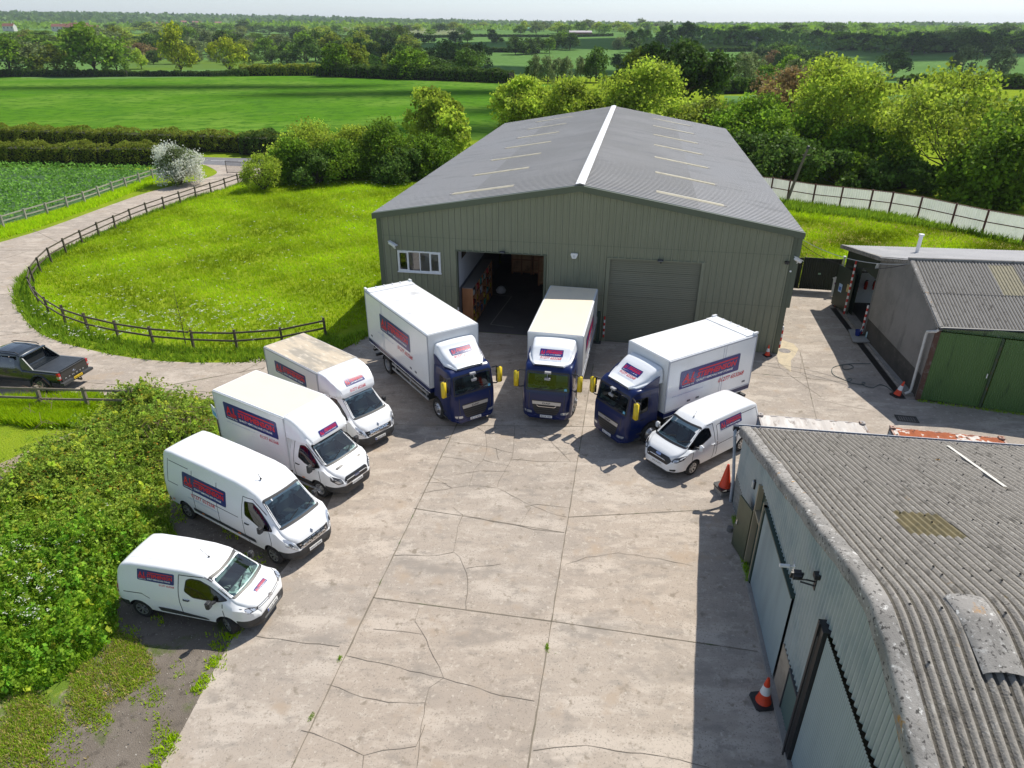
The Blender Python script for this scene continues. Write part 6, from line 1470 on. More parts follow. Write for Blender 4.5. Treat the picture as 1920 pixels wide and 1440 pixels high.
# room inside the rear bay
q = MB(); q.box(12.78, 12.84, -6.0, -.4, 0, 3.40); q.build('inner_wall', mat('whitewash', (.80, .81, .83), .8, noise=[(2, (.70, .72, .74), .45, .7, 5)]), SH)
q = MB(); q.box(7.30, 7.36, -4.2, -.3, 0, 4.3); q.build('inner_side_wall', GREYW, SH)
q = MB(); q.add([(7.36, -4.1, .03), (12.78, -4.1, .03), (12.78, -.2, .03), (7.36, -.2, .03)], [(0, 1, 2, 3)]); q.build('bay_floor', mat('bay_floor', (.05, .048, .046), .8), SH, fix=False)
q = MB(); q.box(12.74, 12.78, -3.3, -2.7, 1.5, 2.4); q.build('inner_window', mat('inner_window', (.30, .31, .28), .4), SH)
q = MB(); q.box(12.68, 12.78, -1.9, -1.1, 2.0, 2.05); q.box(12.68, 12.78, -1.9, -1.2, 2.5, 2.53); q.build('inner_shelf', BLACK, SH)
# roofs
def shed_roof(name, s0, s1, m, pit, amp, yy=.18, nseg=2, lift=0.0):
    ny = int((SL_ + yy) / pit * 6); ys = np.array([yy - i * pit / 6 for i in range(ny)]); cs = amp * .5 * (1 - np.cos(2 * np.pi * np.arange(ny) / 6))
    q = MB(); V = []; F = []
    for i in range(nseg + 1):
        s = s0 + (s1 - s0) * i / nseg
        for y, c_ in zip(ys, cs): V.append((s, y, sroof(s) + c_ + lift))
    for i in range(nseg):
        for k in range(ny - 1): F.append((i * ny + k, (i + 1) * ny + k, (i + 1) * ny + k + 1, i * ny + k + 1))
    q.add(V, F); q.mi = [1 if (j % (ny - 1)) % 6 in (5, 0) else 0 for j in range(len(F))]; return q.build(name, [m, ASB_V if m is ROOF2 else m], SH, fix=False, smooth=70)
shed_roof('roof_slope', -.30, 1.9, ROOF2, .146, .045, lift=.0); shed_roof('roof_slope', 1.75, 4.0, ROOF2, .146, .045, lift=.016)
shed_roof('roof_slope', 4.0, 7.3, ROOF3, .146, .03, lift=.004); shed_roof('roof_slope', 7.3, 13.2, ROOF3, .146, .03, lift=.012)
q = MB(); V = []; F = []; pit = .146; ysr = [-3.3 - i * pit / 6 for i in range(46)]
for i, s in enumerate((1.78, 3.75)):
    for j, y in enumerate(ysr): V.append((s, y, sroof(s) + .024 + .045 * .5 * (1 - math.cos(2 * math.pi * ((.18 - y) / pit)))))
q.add(V, [(k, 46 + k, 46 + k + 1, k + 1) for k in range(45)]); q.build('rooflight', mat('grp_olive', (.16, .14, .07), .6, noise=[(6, (.10, .09, .05), .4, .7, 5)]), SH, fix=False, smooth=70)
q = MB()
for s0, s1 in ((-.3, 4.0), (4.0, 7.3), (7.3, 13.2)):
    d0 = (s1 - s0); n = 6
    for i in range(n):
        a = s0 + d0 * i / n; b = s0 + d0 * (i + 1) / n
        q.extrude([(a, -.02, sroof(a) + .06), (b, -.02, sroof(b) + .06), (b, -.02, sroof(b) - .16), (a, -.02, sroof(a) - .16)], (0, .14 if s1 < 8 else .18, 0))
q.build('verge_board', ASB_P, SH)
q = MB(); q.tube([(4.0, .2, 5.46), (4.0, -SL_, 5.46)], .08, 8); q.build('ridge_cap', ROOF2, SH)
q = MB(); q.tube([(-.38, .1, 3.70), (-.38, -SL_, 3.70)], .06, 8); q.box(-.46, -.30, .02, .15, 3.62, 3.74); q.build('gutter', DGREY, SH)
q = MB(); q.tube([(-.36, .12, 3.62), (-.30, .20, 3.5), (.35, .22, 3.22), (.42, .2, 3.05), (.30, .2, .35), (.30, .24, .20), (.30, .42, .10)], .06, 10); q.build('downpipe', mat('white_pipe', (.62, .62, .60), .5, noise=[(4, (.5, .5, .48), .45, .7, 5)]), SH)
# front (near side) wall with two sliding green doors
DG = mat('green_corrugated', (.085, .165, .050), .5, noise=[(.7, (.055, .115, .038), .4, .7, 5, (1, 1, .3)), (4, (.03, .062, .024), .55, .8, 6, (1, 1, .2)), (.9, (.10, .11, .05), .66, .8, 5)], spec=.35)
dirf = Vector((.953, -.304)).normalized(); ang_f = math.atan2(dirf.y, dirf.x) - ang_s
def frontpt(u, d, z):  # along the front wall
    c, s = math.cos(ang_f), math.sin(ang_f); return (u * c + d * s, u * s - d * c, z)
def fbox(q, u0, u1, d0, d1, z0, z1, mi=0):
    v = [frontpt(u, d, z) for z in (z0, z1) for d in (d0, d1) for u in (u0, u1)]
    q.add(v, [(0, 2, 3, 1), (4, 5, 7, 6), (0, 1, 5, 4), (2, 6, 7, 3), (0, 4, 6, 2), (1, 3, 7, 5)], mi)
prf = sine_profile(0, 26, .09, .022, 4)
q = MB(); corr(q, 0, 24, lambda s: 3.42, lambda s: 3.72, prf, lambda s, d, z: frontpt(s, d, z)); q.build('door_header', mat('green_header', (.09, .16, .06), .4, noise=[(1.5, (.25, .28, .25), .55, .7, 5), (3, (.04, .07, .03), .5, .7, 5)]), SH, fix=False)
for i, (a, b) in enumerate(((.12, 2.5), (2.62, 6.6), (6.7, 11))):
    q = MB(); corr(q, a, b, lambda s: .08, lambda s: 3.42, prf, lambda s, d, z: frontpt(s, .10 + d + .04 * (i % 2), z)); dd = q.build('sliding_door', DG, SH, fix=False)
    q = MB(); fbox(q, b - .03, b + .07, .06, .20, .05, 3.42); q.build('door_edge', mat('door_edge_green', (.035, .065, .03), .6, noise=[(3, (.13, .06, .03), .5, .7, 5)]), dd)
q = MB(); fbox(q, -.06, .12, -.02, .14, 0, 3.7); q.build('corner_post', mat('rusty_post', (.10, .05, .035), .8, noise=[(4, (.18, .16, .14), .5, .7, 5)]), SH)
q = MB(); fbox(q, 2.36, 2.39, .17, .22, 1.55, 1.75); q.build('door_handle', WPLAST, SH)
# open dark green door leaf at the rear bay and striped guards
q = MB(); q.box(0, 1.75, -.03, .03, .15, 2.62); dl = q.build('door_leaf', GDK, SH); dl.location = (10.45, -.1, 0); dl.rotation_euler.z = R(14)
q = MB(); q.box(.25, .55, .031, .045, 1.35, 1.8); q.build('notice', mat('notice_tan', (.45, .36, .18), .7), dl)
q = MB(); q.box(1.0, 1.32, .031, .045, 1.1, 1.6); q.build('notice', mat('notice_blue', (.35, .5, .75), .6), dl)
q = MB(); q.box(1.05, 1.27, .046, .05, 1.2, 1.42); q.build('notice_symbol', mat('sym_blue', (.02, .12, .5), .6), dl)
def sp(s, d, z): p = SA + sdv * s - n_in * d; return (p.x, p.y, z)
p = sp(10.36, .12, 0); edge_guard(p, ang_s, .15, 3.45, 'tall red and white striped guard beside the open green shed door', r=.055, band=.19)
p = sp(7.30, .12, 0); edge_guard(p, ang_s, .15, 2.0, 'red and white striped guard on the corner where the grey shed wall ends', r=.055, band=.17)
t = thing('bulkhead_light', 'small pale light above the rear bay of the grey shed', 'light', sp(8.05, -.2, 3.85), ang_s)
q = MB(); q.box(-.08, .08, 0, .10, -.12, .12); q.build('housing', WPLAST, t); q = MB(); q.box(-.05, .05, .10, .14, -.16, -.02); q.build('lens', mat('lamp_lens2', (.6, .65, .65), .2), t)
def extinguisher(s, z, lab):
    t = thing('fire_extinguisher', lab, 'fire extinguisher', sp(12.64, -s, z), ang_s + R(90), 'fire extinguishers on the white wall inside the shed')
    q = MB(); q.lathe([(0, 0), (.085, .01), (.09, .05), (.09, .42), (.06, .50), (.03, .53), (0, .53)], 14); q.build('cylinder', mat('ext_red', (.5, .015, .01), .3, coat=.4), t, 40)
    q = MB(); q.tube([(0, 0, .54), (.02, .06, .62), (.12, .05, .52), (.13, .05, .25)], .016, 6); q.box(-.07, .07, -.015, .015, .54, .60); q.build('hose', BLACK, t)
extinguisher(1.15, .75, 'slim red fire extinguisher, furthest left on the white wall inside the grey shed'); extinguisher(1.65, .95, 'red fire extinguisher in the middle of the three inside the grey shed'); extinguisher(2.15, .95, 'red fire extinguisher nearest the small window inside the grey shed')
# flue pipe behind the shed
t = thing('flue_pipe', 'short white flue pipe standing up behind the grey shed roof', 'flue', (22.82, 38.2, 3.9))
q = MB(); q.lathe([(.10, 0), (.10, 1.05)], 14); q.build('pipe', WPLAST, t, 40); q = MB(); q.lathe([(0, 1.18), (.14, 1.16), (.15, 1.08), (.09, 1.04)], 14); q.build('cowl', WPLAST, t, 40)

# ---- gates between warehouse and shed
def gate_panel(a, b, h, lab, m, nvert=18, z0=.12, rzx=0):
    a = Vector(a); b = Vector(b); d = b - a; L = d.length
    t = thing('yard_gate', lab, 'gate', (a.x, a.y, 0), math.atan2(d.y, d.x))
    q = MB(); corr(q, .03, L - .03, lambda s: z0, lambda s: h, sine_profile(0, L, .14, .035, 4), lambda s, dd, z: (s, dd, z)); q.build('sheet_panel', m, t, fix=False)
    q = MB(); q.box(0, .05, -.03, .06, z0, h + .04); q.box(L - .05, L, -.03, .06, z0, h + .04); q.box(.05, L - .05, .04, .075, h - .1, h); q.box(.05, L - .05, .04, .075, z0, z0 + .1); q.build('frame', m, t)
    return t, L
GB = mat('gate_dark', (.006, .012, .010), .5)
g1, L = gate_panel((15.55, 43.7), (18.65, 43.15), 2.15, 'left leaf of the dark sheet metal yard gate beside the warehouse', GB)
g2, L = gate_panel((18.70, 43.14), (20.95, 42.72), 2.2, 'right leaf of the dark sheet metal yard gate with a white latch', GB)
q = MB(); q.box(1.0, 1.16, -.06, -.03, 1.15, 1.25); q.build('latch', mat('latch_grn', (.25, .4, .3), .4), g2); q = MB(); q.box(L - .35, L - .05, -.07, -.03, .95, 1.0); q.build('bolt', WPLAST, g2)
t = thing('gate_post', 'pale steel gate post between the dark gate and the shed', 'post', (21.02, 42.66, 0)); q = MB(); q.box(-.05, .05, -.05, .05, 0, 2.4); q.build('post', mat('post_pale', (.55, .56, .5), .5), t); q = MB(); q.box(-.07, .07, -.07, .07, 2.4, 2.44); q.build('cap', WPLAST, t)
p0 = gp2(1565, 556)
t = thing('safety_sign', 'white safety notice board with a purple band leaning by the dark gate', 'sign', (p0[0] + .1, p0[1] - .2, 0), R(-12))
q = MB(); q.extrude([(-.42, 0, .05), (.42, 0, .05), (.42, 0, 1.2), (.34, 0, 1.3), (-.34, 0, 1.3), (-.42, 0, 1.2)], (0, .05, 0)); sb = q.build('board', mat('sign_offwhite', (.62, .62, .64), .5), t); sb.rotation_euler.x = R(-12)
q = MB(); q.box(-.32, .32, -.012, -.002, .82, .94); q.build('band', mat('sign_purple', (.16, .03, .16), .5), sb)
q = MB()
for z in (.62, .5, .42, 1.08): q.box(-.3, .3 if z != .42 else .1, -.012, -.002, z, z + .035)
q.build('text_lines', mat('sign_text_grey', (.35, .36, .42), .5), sb); q = MB(); q.box(-.3, -.14, -.012, -.002, .14, .2); q.box(.12, .28, -.012, -.002, .14, .2); q.build('symbols', BLACK, sb)

# ---- shipping containers behind the near barn
def container(lab, a, ang, L, W, H, m, trim, topm):
    t = thing('shipping_container', lab, 'container', (a[0], a[1], 0), ang)
    q = MB(); q.box(0, L, .03, W - .03, .02, H - .06); q.build('body', m, t)
    q = MB(); V = []; F = []; xs = []
    x = .1
    while x < L - .3: xs += [(x, 0), (x + .12, .022), (x + .30, .022), (x + .36, 0)]; x += .52
    xs = [(.05, 0)] + xs + [(L - .05, 0)]
    for x, d in xs:
        for y in (.05, W - .05): V.append((x, y, H - .05 + d))
    q.add(V, [(2 * i, 2 * i + 2, 2 * i + 3, 2 * i + 1) for i in range(len(xs) - 1)]); q.build('roof', topm, t, fix=False)
    q = MB(); q.box(0, L, 0, .07, H - .14, H - .035); q.box(0, L, W - .07, W, H - .14, H - .035); q.box(0, .07, .07, W - .07, H - .14, H - .035); q.box(L - .07, L, .07, W - .07, H - .14, H - .035)
    for x in (0, L - .09):
        for y in (0, W - .09): q.box(x, x + .09, y, y + .09, 0, H - .141)
    q.build('frame', trim, t)
    for x in (0, L - .18):
        for y in (0, W - .16):
            c = MB(); c.box(x - .01, x + .17, y - .01, y + .05, H - .034, H + .03); c.box(x - .01, x + .17, y + .11, y + .17, H - .034, H + .03); c.box(x - .01, x + .05, y + .05, y + .11, H - .034, H + .03); c.box(x + .11, x + .17, y + .05, y + .11, H - .034, H + .03); c.build('corner_casting', trim, t)
    q = MB()
    for x in np.arange(.3, L - .3, .28): q.box(x, x + .14, .0, .028, .16, H - .16)
    q.build('side_ribs', m, t)
    return t
ca = Vector((8.95, 22.25)); ang1 = R(-9.5)
PEEL = mat('peeling_grey_paint', (.50, .46, .42), .7, noise=[(1.5, (.60, .57, .53), .45, .6, 7, (2.2, .5, 1)), (2.6, (.30, .26, .23), .56, .66, 8, (2, .7, 1)), (5, (.34, .14, .06), .66, .74, 8)], spec=.2)
cdir = Vector((math.cos(ang1), math.sin(ang1)))
container('grey container with a flaking pale roof behind the near barn', (8.72, 20.0), ang1, 3.72, 2.35, 2.59, mat('container_blue_grey', (.10, .14, .19), .6), mat('container_trim_grey', (.36, .33, .31), .7, noise=[(5, (.2, .12, .08), .5, .7, 5)]), PEEL)
RUST = mat('rust_and_white_flakes', (.33, .095, .035), .75, noise=[(1.6, (.62, .58, .52), .53, .56, 7), (3.2, (.27, .075, .03), .45, .65, 6), (4.2, (.045, .02, .012), .60, .63, 9), (2.9, (.60, .56, .50), .61, .63, 8)], spec=.15)
container('rusty container with red and white flaking roof behind the near barn', (12.92, 18.3), ang1 - R(2), 3.70, 3.2, 2.59, mat('container_pale_side', (.42, .47, .46), .6, noise=[(2, (.2, .32, .42), .5, .6, 5)]), mat('container_trim_rust', (.42, .30, .24), .8, noise=[(6, (.24, .09, .05), .45, .6, 6)]), RUST)

# ---- cones
ORA = mat('cone_orange', (.72, .055, .012), .45, noise=[(9, (.6, .05, .015), .5, .7, 4)]); CW = mat('cone_white', (.72, .72, .70), .4)
def cone(xy, h, lab, white=True, tilt=(0, 0), rz=.3):
    t = thing('traffic_cone', lab, 'traffic cone', (xy[0], xy[1], .014), rz); k = h / .75
    q = MB(); q.prism([(-.19 * k, -.24 * k), (.19 * k, -.24 * k), (.24 * k, -.19 * k), (.24 * k, .19 * k), (.19 * k, .24 * k), (-.19 * k, .24 * k), (-.24 * k, .19 * k), (-.24 * k, -.19 * k)], 0, .05 * k); q.build('base', BLACK, t)
    rr = lambda z: (.165 - .135 * (z / h)) * k
    q = MB(); z1, z2 = h * .40, h * .70
    if white:
        q.lathe([(rr(0) + .01, .05 * k), (rr(.05 * k), .07 * k), (rr(z1), z1)], 18, mi=0); q.lathe([(rr(z1) + .002, z1), (rr(z2) + .002, z2)], 18, mi=1); q.lathe([(rr(z2), z2), (rr(h), h), (rr(h) * .5, h), (rr(h) * .5, h - .03)], 18, mi=0)
    else: q.lathe([(rr(0) + .01, .05 * k), (rr(.05 * k), .07 * k), (rr(h), h), (rr(h) * .5, h), (rr(h) * .5, h - .03)], 18, mi=0)
    o = q.build('cone', [ORA, CW], t, 40); o.rotation_euler = (tilt[0], tilt[1], 0); return t
cone((7.85, 20.98), 1.0, 'plain orange cone on a concrete block by the downpipe of the blue barn', False).location.z = .22
q = MB(); q.box(-.28, .28, -.25, .25, 0, .215); o = q.build('concrete_block', FT); o.location = (7.85, 20.98, .012); o.rotation_euler.z = .3; tag(o, 'grey concrete block under the plain orange cone', 'block')
cone((6.42, 12.0), .86, 'orange and white cone standing in the shade along the blue barn wall', rz=.1)
cone((13.35, 32.95), .6, 'orange and white cone at the right front corner of the warehouse')
cone(gp2(1568, 575), .55, 'orange and white cone beside the notice board near the dark gate')
cone(gp2(1681, 742), .75, 'leaning orange and white cone at the corner of the grey shed by the white downpipe', tilt=(.05, .25))
q = MB(); q.lathe([(0, .0), (.11, 0), (.10, .16), (.06, .17), (0, .15)], 12); o = q.build('stub_post', mat('stub_grey', (.16, .15, .14), .8), None, 40); o.location = (7.45, 18.75, .01); tag(o, 'short round stub sticking out of the concrete by the blue barn', 'stub')
# ---- cleaning things outside the shed
a = gp2(1583, 622); b = gp2(1620, 620); c = gp2(1631, 645); d = gp2(1602, 645)
q = MB(); q.prism([(a[0] + .2, a[1]), (b[0], b[1]), (c[0], c[1]), (d[0] - .1, d[1])], .10, .14); q.prism([(a[0] + .3, a[1] - .1), (b[0] - .1, b[1] - .1), (c[0] - .1, c[1] + .1), (d[0] + .1, d[1] + .1)], .016, .10); o = q.build('platform_board', mat('ply_grey', (.36, .35, .33), .8, noise=[(2, (.28, .27, .25), .4, .7, 6)])); tag(o, 'grey board laid over the drain channel outside the grey shed', 'board')
t = thing('bucket', 'dark blue bucket on the grey board outside the shed', 'bucket', (19.10, 35.35, .14))
q = MB(); q.lathe([(0, .01), (.12, .01), (.165, .30), (.175, .30), (.17, .32), (.155, .30), (.11, .02), (0, .02)], 18); q.build('pail', mat('bucket_blue', (.01, .03, .22), .35), t, 40)
q = MB(); q.tube([(-.17, 0, .28), (-.12, 0, .14), (0, -.10, .10), (.12, 0, .14), (.17, 0, .28)], .007, 5); q.build('handle', GALV, t)
t = thing('mop', 'mop with a white and red handle leaning in the blue bucket', 'mop', (19.12, 35.32, .16))
q = MB(); q.tube([(0, 0, .05), (.42, .28, .95)], .013, 6); q.build('pole', WPLAST, t); q = MB(); q.tube([(.42, .28, .95), (.66, .44, 1.45)], .014, 6); q.build('grip', mat('mop_red', (.5, .02, .02), .4), t)
q = MB(); q.box(.05, .32, -.06, .06, .02, .05); q.build('head', BLACK, t)
t = thing('plastic_bottle', 'pale blue plastic bottle on the grey board outside the shed', 'bottle', (19.55, 35.1, .14))
q = MB(); q.lathe([(0, 0), (.11, .005), (.12, .04), (.12, .26), (.09, .33), (.035, .36), (.035, .40), (0, .40)], 16); q.build('bottle', mat('bottle_blue', (.40, .60, .68), .3), t, 40); q = MB(); q.lathe([(.042, .40), (.042, .44), (0, .445)], 12); q.build('cap', mat('cap_white', (.7, .7, .7), .4), t)
# hose and cables
q = MB(); hp = []
c0 = gp2(1583, 688); pts = [gp2(*p) for p in [(1632, 683), (1595, 683), (1580, 686), (1583, 694), (1600, 690), (1590, 684), (1570, 687), (1560, 692), (1562, 703), (1580, 712), (1592, 716), (1597, 712), (1590, 711), (1592, 718), (1615, 722), (1622, 719), (1616, 718), (1620, 724), (1636, 728), (1650, 722), (1665, 728), (1678, 740)]]
cc = curve(pts, 5); q.tube([(x, y, .032) for x, y in cc], .014, 6); o = q.build('hose', mat('hose_teal', (.05, .09, .09), .5), None, 60); tag(o, 'thin dark hose looped on the concrete beside the drain channel', 'hose')
def wire(a, b, sag, lab, r=.012, m=None, grp=None):
    a = Vector(a); b = Vector(b); q = MB(); q.tube([a.lerp(b, i / 24) - Vector((0, 0, sag * 4 * (i / 24) * (1 - i / 24))) for i in range(25)], r, 5); o = q.build('overhead_cable', m or mat('cable_grey', (.25, .25, .25), .5), None, 60); tag(o, lab, 'cable', grp); return o
w0 = wl(.05, 2.2, 5.9)
wire(w0, sp(3.9, .05, 5.25), .55, 'pale upper cable slung from the warehouse corner to the grey shed', .016, mat('cable_pale', (.45, .46, .46), .5))
wire((w0[0], w0[1], 5.8), sp(4.3, .05, 5.1), .85, 'dark lower cable slung from the warehouse corner to the grey shed', .014, BLACK)
# ---- white sheet fence with red brown posts
FW = mat('fence_white_sheet', (.72, .75, .73), .6, noise=[(1, (.62, .66, .64), .4, .7, 5), (3, (.80, .82, .80), .5, .75, 6, (1, 1, .3))], spec=.3, transl=.5); FR = mat('fence_red_brown', (.12, .035, .028), .6)
FP = [(24.2, 71.4), (25.91, 70.6), (27.12, 69.2), (28.89, 67.4), (30.99, 66.2), (33.2, 64.9), (34.6, 63.9), (36.3, 62.1), (37.8, 59.4), (39.1, 57.1), (41.0, 54.8), (43.2, 52.2), (46, 49.5)]
t = thing('sheet_fence', 'long white corrugated fence with red brown posts at the back of the yard', 'fence', (FP[0][0], FP[0][1], 0))
O = Vector(FP[0])
for i in range(len(FP) - 1):
    a = Vector(FP[i]) - O; b = Vector(FP[i + 1]) - O; d = b - a; L = d.length; dn = d / L; nn = Vector((-dn.y, dn.x))
    q = MB(); corr(q, 0, L, lambda s: .05, lambda s: 1.95, sine_profile(0, L, .2, .05, 4), lambda s, dd, z: (a.x + dn.x * s + nn.x * dd, a.y + dn.y * s + nn.y * dd, z)); q.build('fence_panel', FW, t, fix=False)
    q = MB(); c = a - nn * .08; q.box(c.x - .06, c.x + .06, c.y - .06, c.y + .06, 0, 2.05); q.build('post', FR, t)
    q = MB(); q.beam((a.x - nn.x * .06, a.y - nn.y * .06, 1.05), (b.x - nn.x * .06, b.y - nn.y * .06, 1.05), .06, .07); q.build('rail', FR, t)
    q = MB(); q.beam((a.x, a.y, 1.97), (b.x, b.y, 1.97), .09, .04); q.build('capping', FR, t)
# ---- telegraph pole
t = thing('telegraph_pole', 'leaning wooden telegraph pole behind the warehouse roof edge', 'pole', (26.6, 68.0, 0))
q = MB(); q.tube([(0, 0, 0), (.55, .1, 2.5), (1.2, .2, 5.2)], [.15, .13, .11], 10); q.build('pole', mat('pole_wood', (.20, .16, .12), .8), t); q = MB(); q.lathe([(.14, 0), (.14, .25), (.05, .3), (0, .3)], 10, c=(1.2, .2, 5.1)); q.build('cap', DGREY, t)
q = MB(); q.box(.75, 1.5, .1, .18, 4.5, 4.6); q.build('crossbar', mat('pole_wood2', (.15, .12, .09), .8), t)
# ---- post and rail fences
OAK = mat('fence_oak', (.22, .185, .14), .85, noise=[(2, (.16, .135, .105), .4, .7, 6), (9, (.30, .26, .21), .55, .8, 5)], bump=(20, .5, .01)); OAKD = mat('fence_oak_dark', (.105, .085, .06), .85, noise=[(2, (.075, .06, .045), .4, .7, 6), (9, (.15, .125, .09), .55, .8, 5)])
def rail_fence(pts, lab, m, h=1.12, sp_=2.35, rails=(.98, .56), seed=1, pw=.11):
    rnd = random.Random(seed); P = [Vector(p) for p in pts]
    t = thing('post_and_rail_fence', lab, 'fence', (P[0].x, P[0].y, 0))
    L = [0]
    for i in range(1, len(P)): L.append(L[-1] + (P[i] - P[i - 1]).length)
    def at(s):
        i = min(max(int(np.searchsorted(L, s)) - 1, 0), len(P) - 2); return P[i].lerp(P[i + 1], min(max((s - L[i]) / (L[i + 1] - L[i]), 0), 1)) - P[0]
    n = max(1, int(round(L[-1] / sp_))); prev = None
    for i in range(n + 1):
        c = at(L[-1] * i / n); nx_ = at(min(L[-1] * (i + .1) / n, L[-1])); d = (nx_ - at(max(L[-1] * (i - .1) / n, 0))).normalized(); nn = Vector((-d.y, d.x))
        lx, ly = rnd.uniform(-.04, .04), rnd.uniform(-.04, .04); hh = h + rnd.uniform(-.03, .05)
        q = MB(); q.beam((c.x, c.y, -.02), (c.x + lx, c.y + ly, hh), pw, pw, up=(d.x, d.y, 0)); q.build('post', m, t)
        if prev is not None:
            for k, z in enumerate(rails):
                q = MB(); q.beam((prev.x - nn.x * .07, prev.y - nn.y * .07, z + rnd.uniform(-.03, .03)), (c.x - nn.x * .07, c.y - nn.y * .07, z + rnd.uniform(-.03, .03)), .045, .095); q.build('rail', m, t)
        prev = c
    return t
fi = curve([(-29.2, 78.9), (-29.9, 75.5), (-31.6, 69.0), (-33.1, 62.5), (-33.6, 57.0), (-33.7, 53.0), (-33.5, 49.5), (-32.9, 46.8), (-31.9, 44.2), (-30.5, 41.8), (-28.6, 39.6), (-26.6, 37.7), (-24.4, 36.2), (-22.2, 35.1), (-20.0, 34.3), (-17.4, 33.7), (-15.0, 33.5), (-12.5, 33.9), (-10.3, 35.3)], 4)
rail_fence(fi, 'long curving post and rail fence round the bright meadow', OAKD, seed=2)
fo = curve([(-38.9, 83.5), (-39.9, 79.5), (-40.8, 73.0), (-41.2, 67.0), (-42.3, 61.5), (-43.8, 55.5), (-46.5, 49.5)], 4)
rail_fence(fo, 'pale post and rail fence between the drive and the bean field', mat('fence_pale', (.38, .35, .30), .85, noise=[(2, (.30, .27, .23), .4, .7, 6)]), seed=3, pw=.13)
rail_fence([(-27.5, 27.9), (-23.6, 27.35), (-20.1, 27.1), (-16.8, 27.0)], 'short post and rail fence in front of the dark pickup', OAK, seed=4, pw=.13, rails=(1.0, .52))
q = MB()
for x in (-.8, .8): q.box(x - .03, x + .03, -.03, .03, 0, 1.15)
# entrance gate of vertical bars
t = thing('field_gate', 'open barred metal entrance gate beside the drive mouth', 'gate', (-33.0, 82.3, 0), R(-8))
q = MB(); Lg = 3.9
q.box(0, .06, -.03, .03, .1, 1.5); q.box(Lg - .06, Lg, -.03, .03, .1, 1.5); q.box(.06, Lg - .06, -.025, .025, .2, .26); q.box(.06, Lg - .06, -.025, .025, 1.38, 1.44); q.build('gate_frame', mat('gate_brown', (.09, .075, .07), .6), t)
q = MB()
for i in range(26): x = .15 + i * (Lg - .3) / 25; q.box(x - .01, x + .01, -.01, .01, .26, 1.38)
o = q.build('gate_bars', _mats['gate_brown'], t)
t = thing('gate_post', 'dark wooden gate post beside the white blossom bush', 'post', (-37.6, 85.5, 0)); q = MB(); q.box(-.14, .14, -.14, .14, 0, 1.4); q.build('post', OAKD, t); q = MB(); q.box(-.17, .17, -.17, .17, 1.4, 1.46); q.build('cap', OAKD, t)
# small blue and white notice behind the box van
t = thing('notice_sign', 'small white and blue notice among the brambles behind the box van', 'sign', (-11.55, 23.5, 0), R(-50)); q = MB(); q.box(-.03, .03, -.03, .03, 0, 2.0); q.build('post', OAK, t); q = MB(); q.box(-.28, .28, -.05, -.032, 1.7, 2.15); s_ = q.build('board', mat('sign_pale', (.7, .74, .78), .5), t); q = MB(); q.box(-.2, .2, -.055, -.0505, 1.76, 1.95); q.build('panel', mat('sign_blue', (.1, .4, .7), .5), s_)
# ================================================================ VEGETATION
RNG = np.random.default_rng(11)
def leafm(name, c, tr=.35, **k): return mat(name, c, .6, spec=.12, transl=tr, extra=obj_tint(.82, 1.18), **k)
LEAF = dict(
    dark=leafm('leaf_dark', (.095, .17, .028), .4), mid=leafm('leaf_mid', (.19, .32, .026), .45), bright=leafm('leaf_bright', (.38, .49, .05), .5),
    yellow=leafm('leaf_yellow', (.42, .49, .035), .5), grey=leafm('leaf_grey', (.21, .27, .10), .4), brown=leafm('leaf_brown', (.27, .19, .08), .4),
    olive=leafm('leaf_olive', (.25, .31, .035), .45), hedge=leafm('leaf_hedge', (.24, .30, .036), .45), white=leafm('blossom', (.74, .76, .66), .4), bramble=leafm('leaf_bramble', (.29, .42, .055), .45), nettle=leafm('leaf_nettle', (.23, .43, .034), .45))
BARK = mat('bark', (.085, .07, .05), .9, noise=[(3, (.05, .042, .03), .4, .7, 6, (1, 1, .2))])
def leaf_quads(c, size, rng, flat=.0, asp=1.35):
    n = len(c); a = rng.normal(size=(n, 3)); a[:, 2] *= (1 - flat); a /= np.linalg.norm(a, axis=1)[:, None] + 1e-9
    b = rng.normal(size=(n, 3)); b -= (b * a).sum(1)[:, None] * a; b /= np.linalg.norm(b, axis=1)[:, None] + 1e-9
    s = (size * rng.uniform(.6, 1.3, n))[:, None]
    return np.stack([c + a * s * asp * .5, c + b * s * .5, c - a * s * asp * .5, c - b * s * .5], 1)
def crown_points(rng, Rx, Rz, n, lobes=12, open_=0.0, clumps=26):
    """leaf positions in clumps over irregular lobes; also returns lobe centres"""
    d = rng.normal(size=(lobes, 3)); d[:, 2] = np.abs(d[:, 2]) * 1.1 - .35; d /= np.linalg.norm(d, axis=1)[:, None]
    L = d * rng.uniform(.42, .72, lobes)[:, None] * np.array([Rx, Rx, Rz]); L[0] = (0, 0, Rz * .55); r = rng.uniform(.26, .46, lobes) * min(Rx, Rz)
    if lobes > 4: r[1:4] *= 1.2
    cc = []; ct = []
    for i in range(lobes):
        e = rng.normal(size=(clumps, 3)); e /= np.linalg.norm(e, axis=1)[:, None]; e += (d[i] + np.array([0, 0, .35])) * .55; e /= np.linalg.norm(e, axis=1)[:, None]
        cc.append(L[i] + e * r[i] * rng.uniform(.72, 1.12, clumps)[:, None]); ct.append(rng.uniform(.5, 1.45, clumps))
    cc = np.concatenate(cc); ct = np.concatenate(ct)
    if open_ > 0: k = rng.random(len(cc)) > open_; cc = cc[k]; ct = ct[k]
    per = max(3, n // len(cc)); cr = .088 * min(Rx, Rz) * (1.15 if open_ else 1.3)
    P = np.repeat(cc, per, 0) + np.clip(rng.normal(size=(len(cc) * per, 3)), -1.9, 1.9) * cr * np.array([1, 1, .75]); T = np.repeat(ct, per) * rng.uniform(.85, 1.15, len(P))
    return P, T, L, r
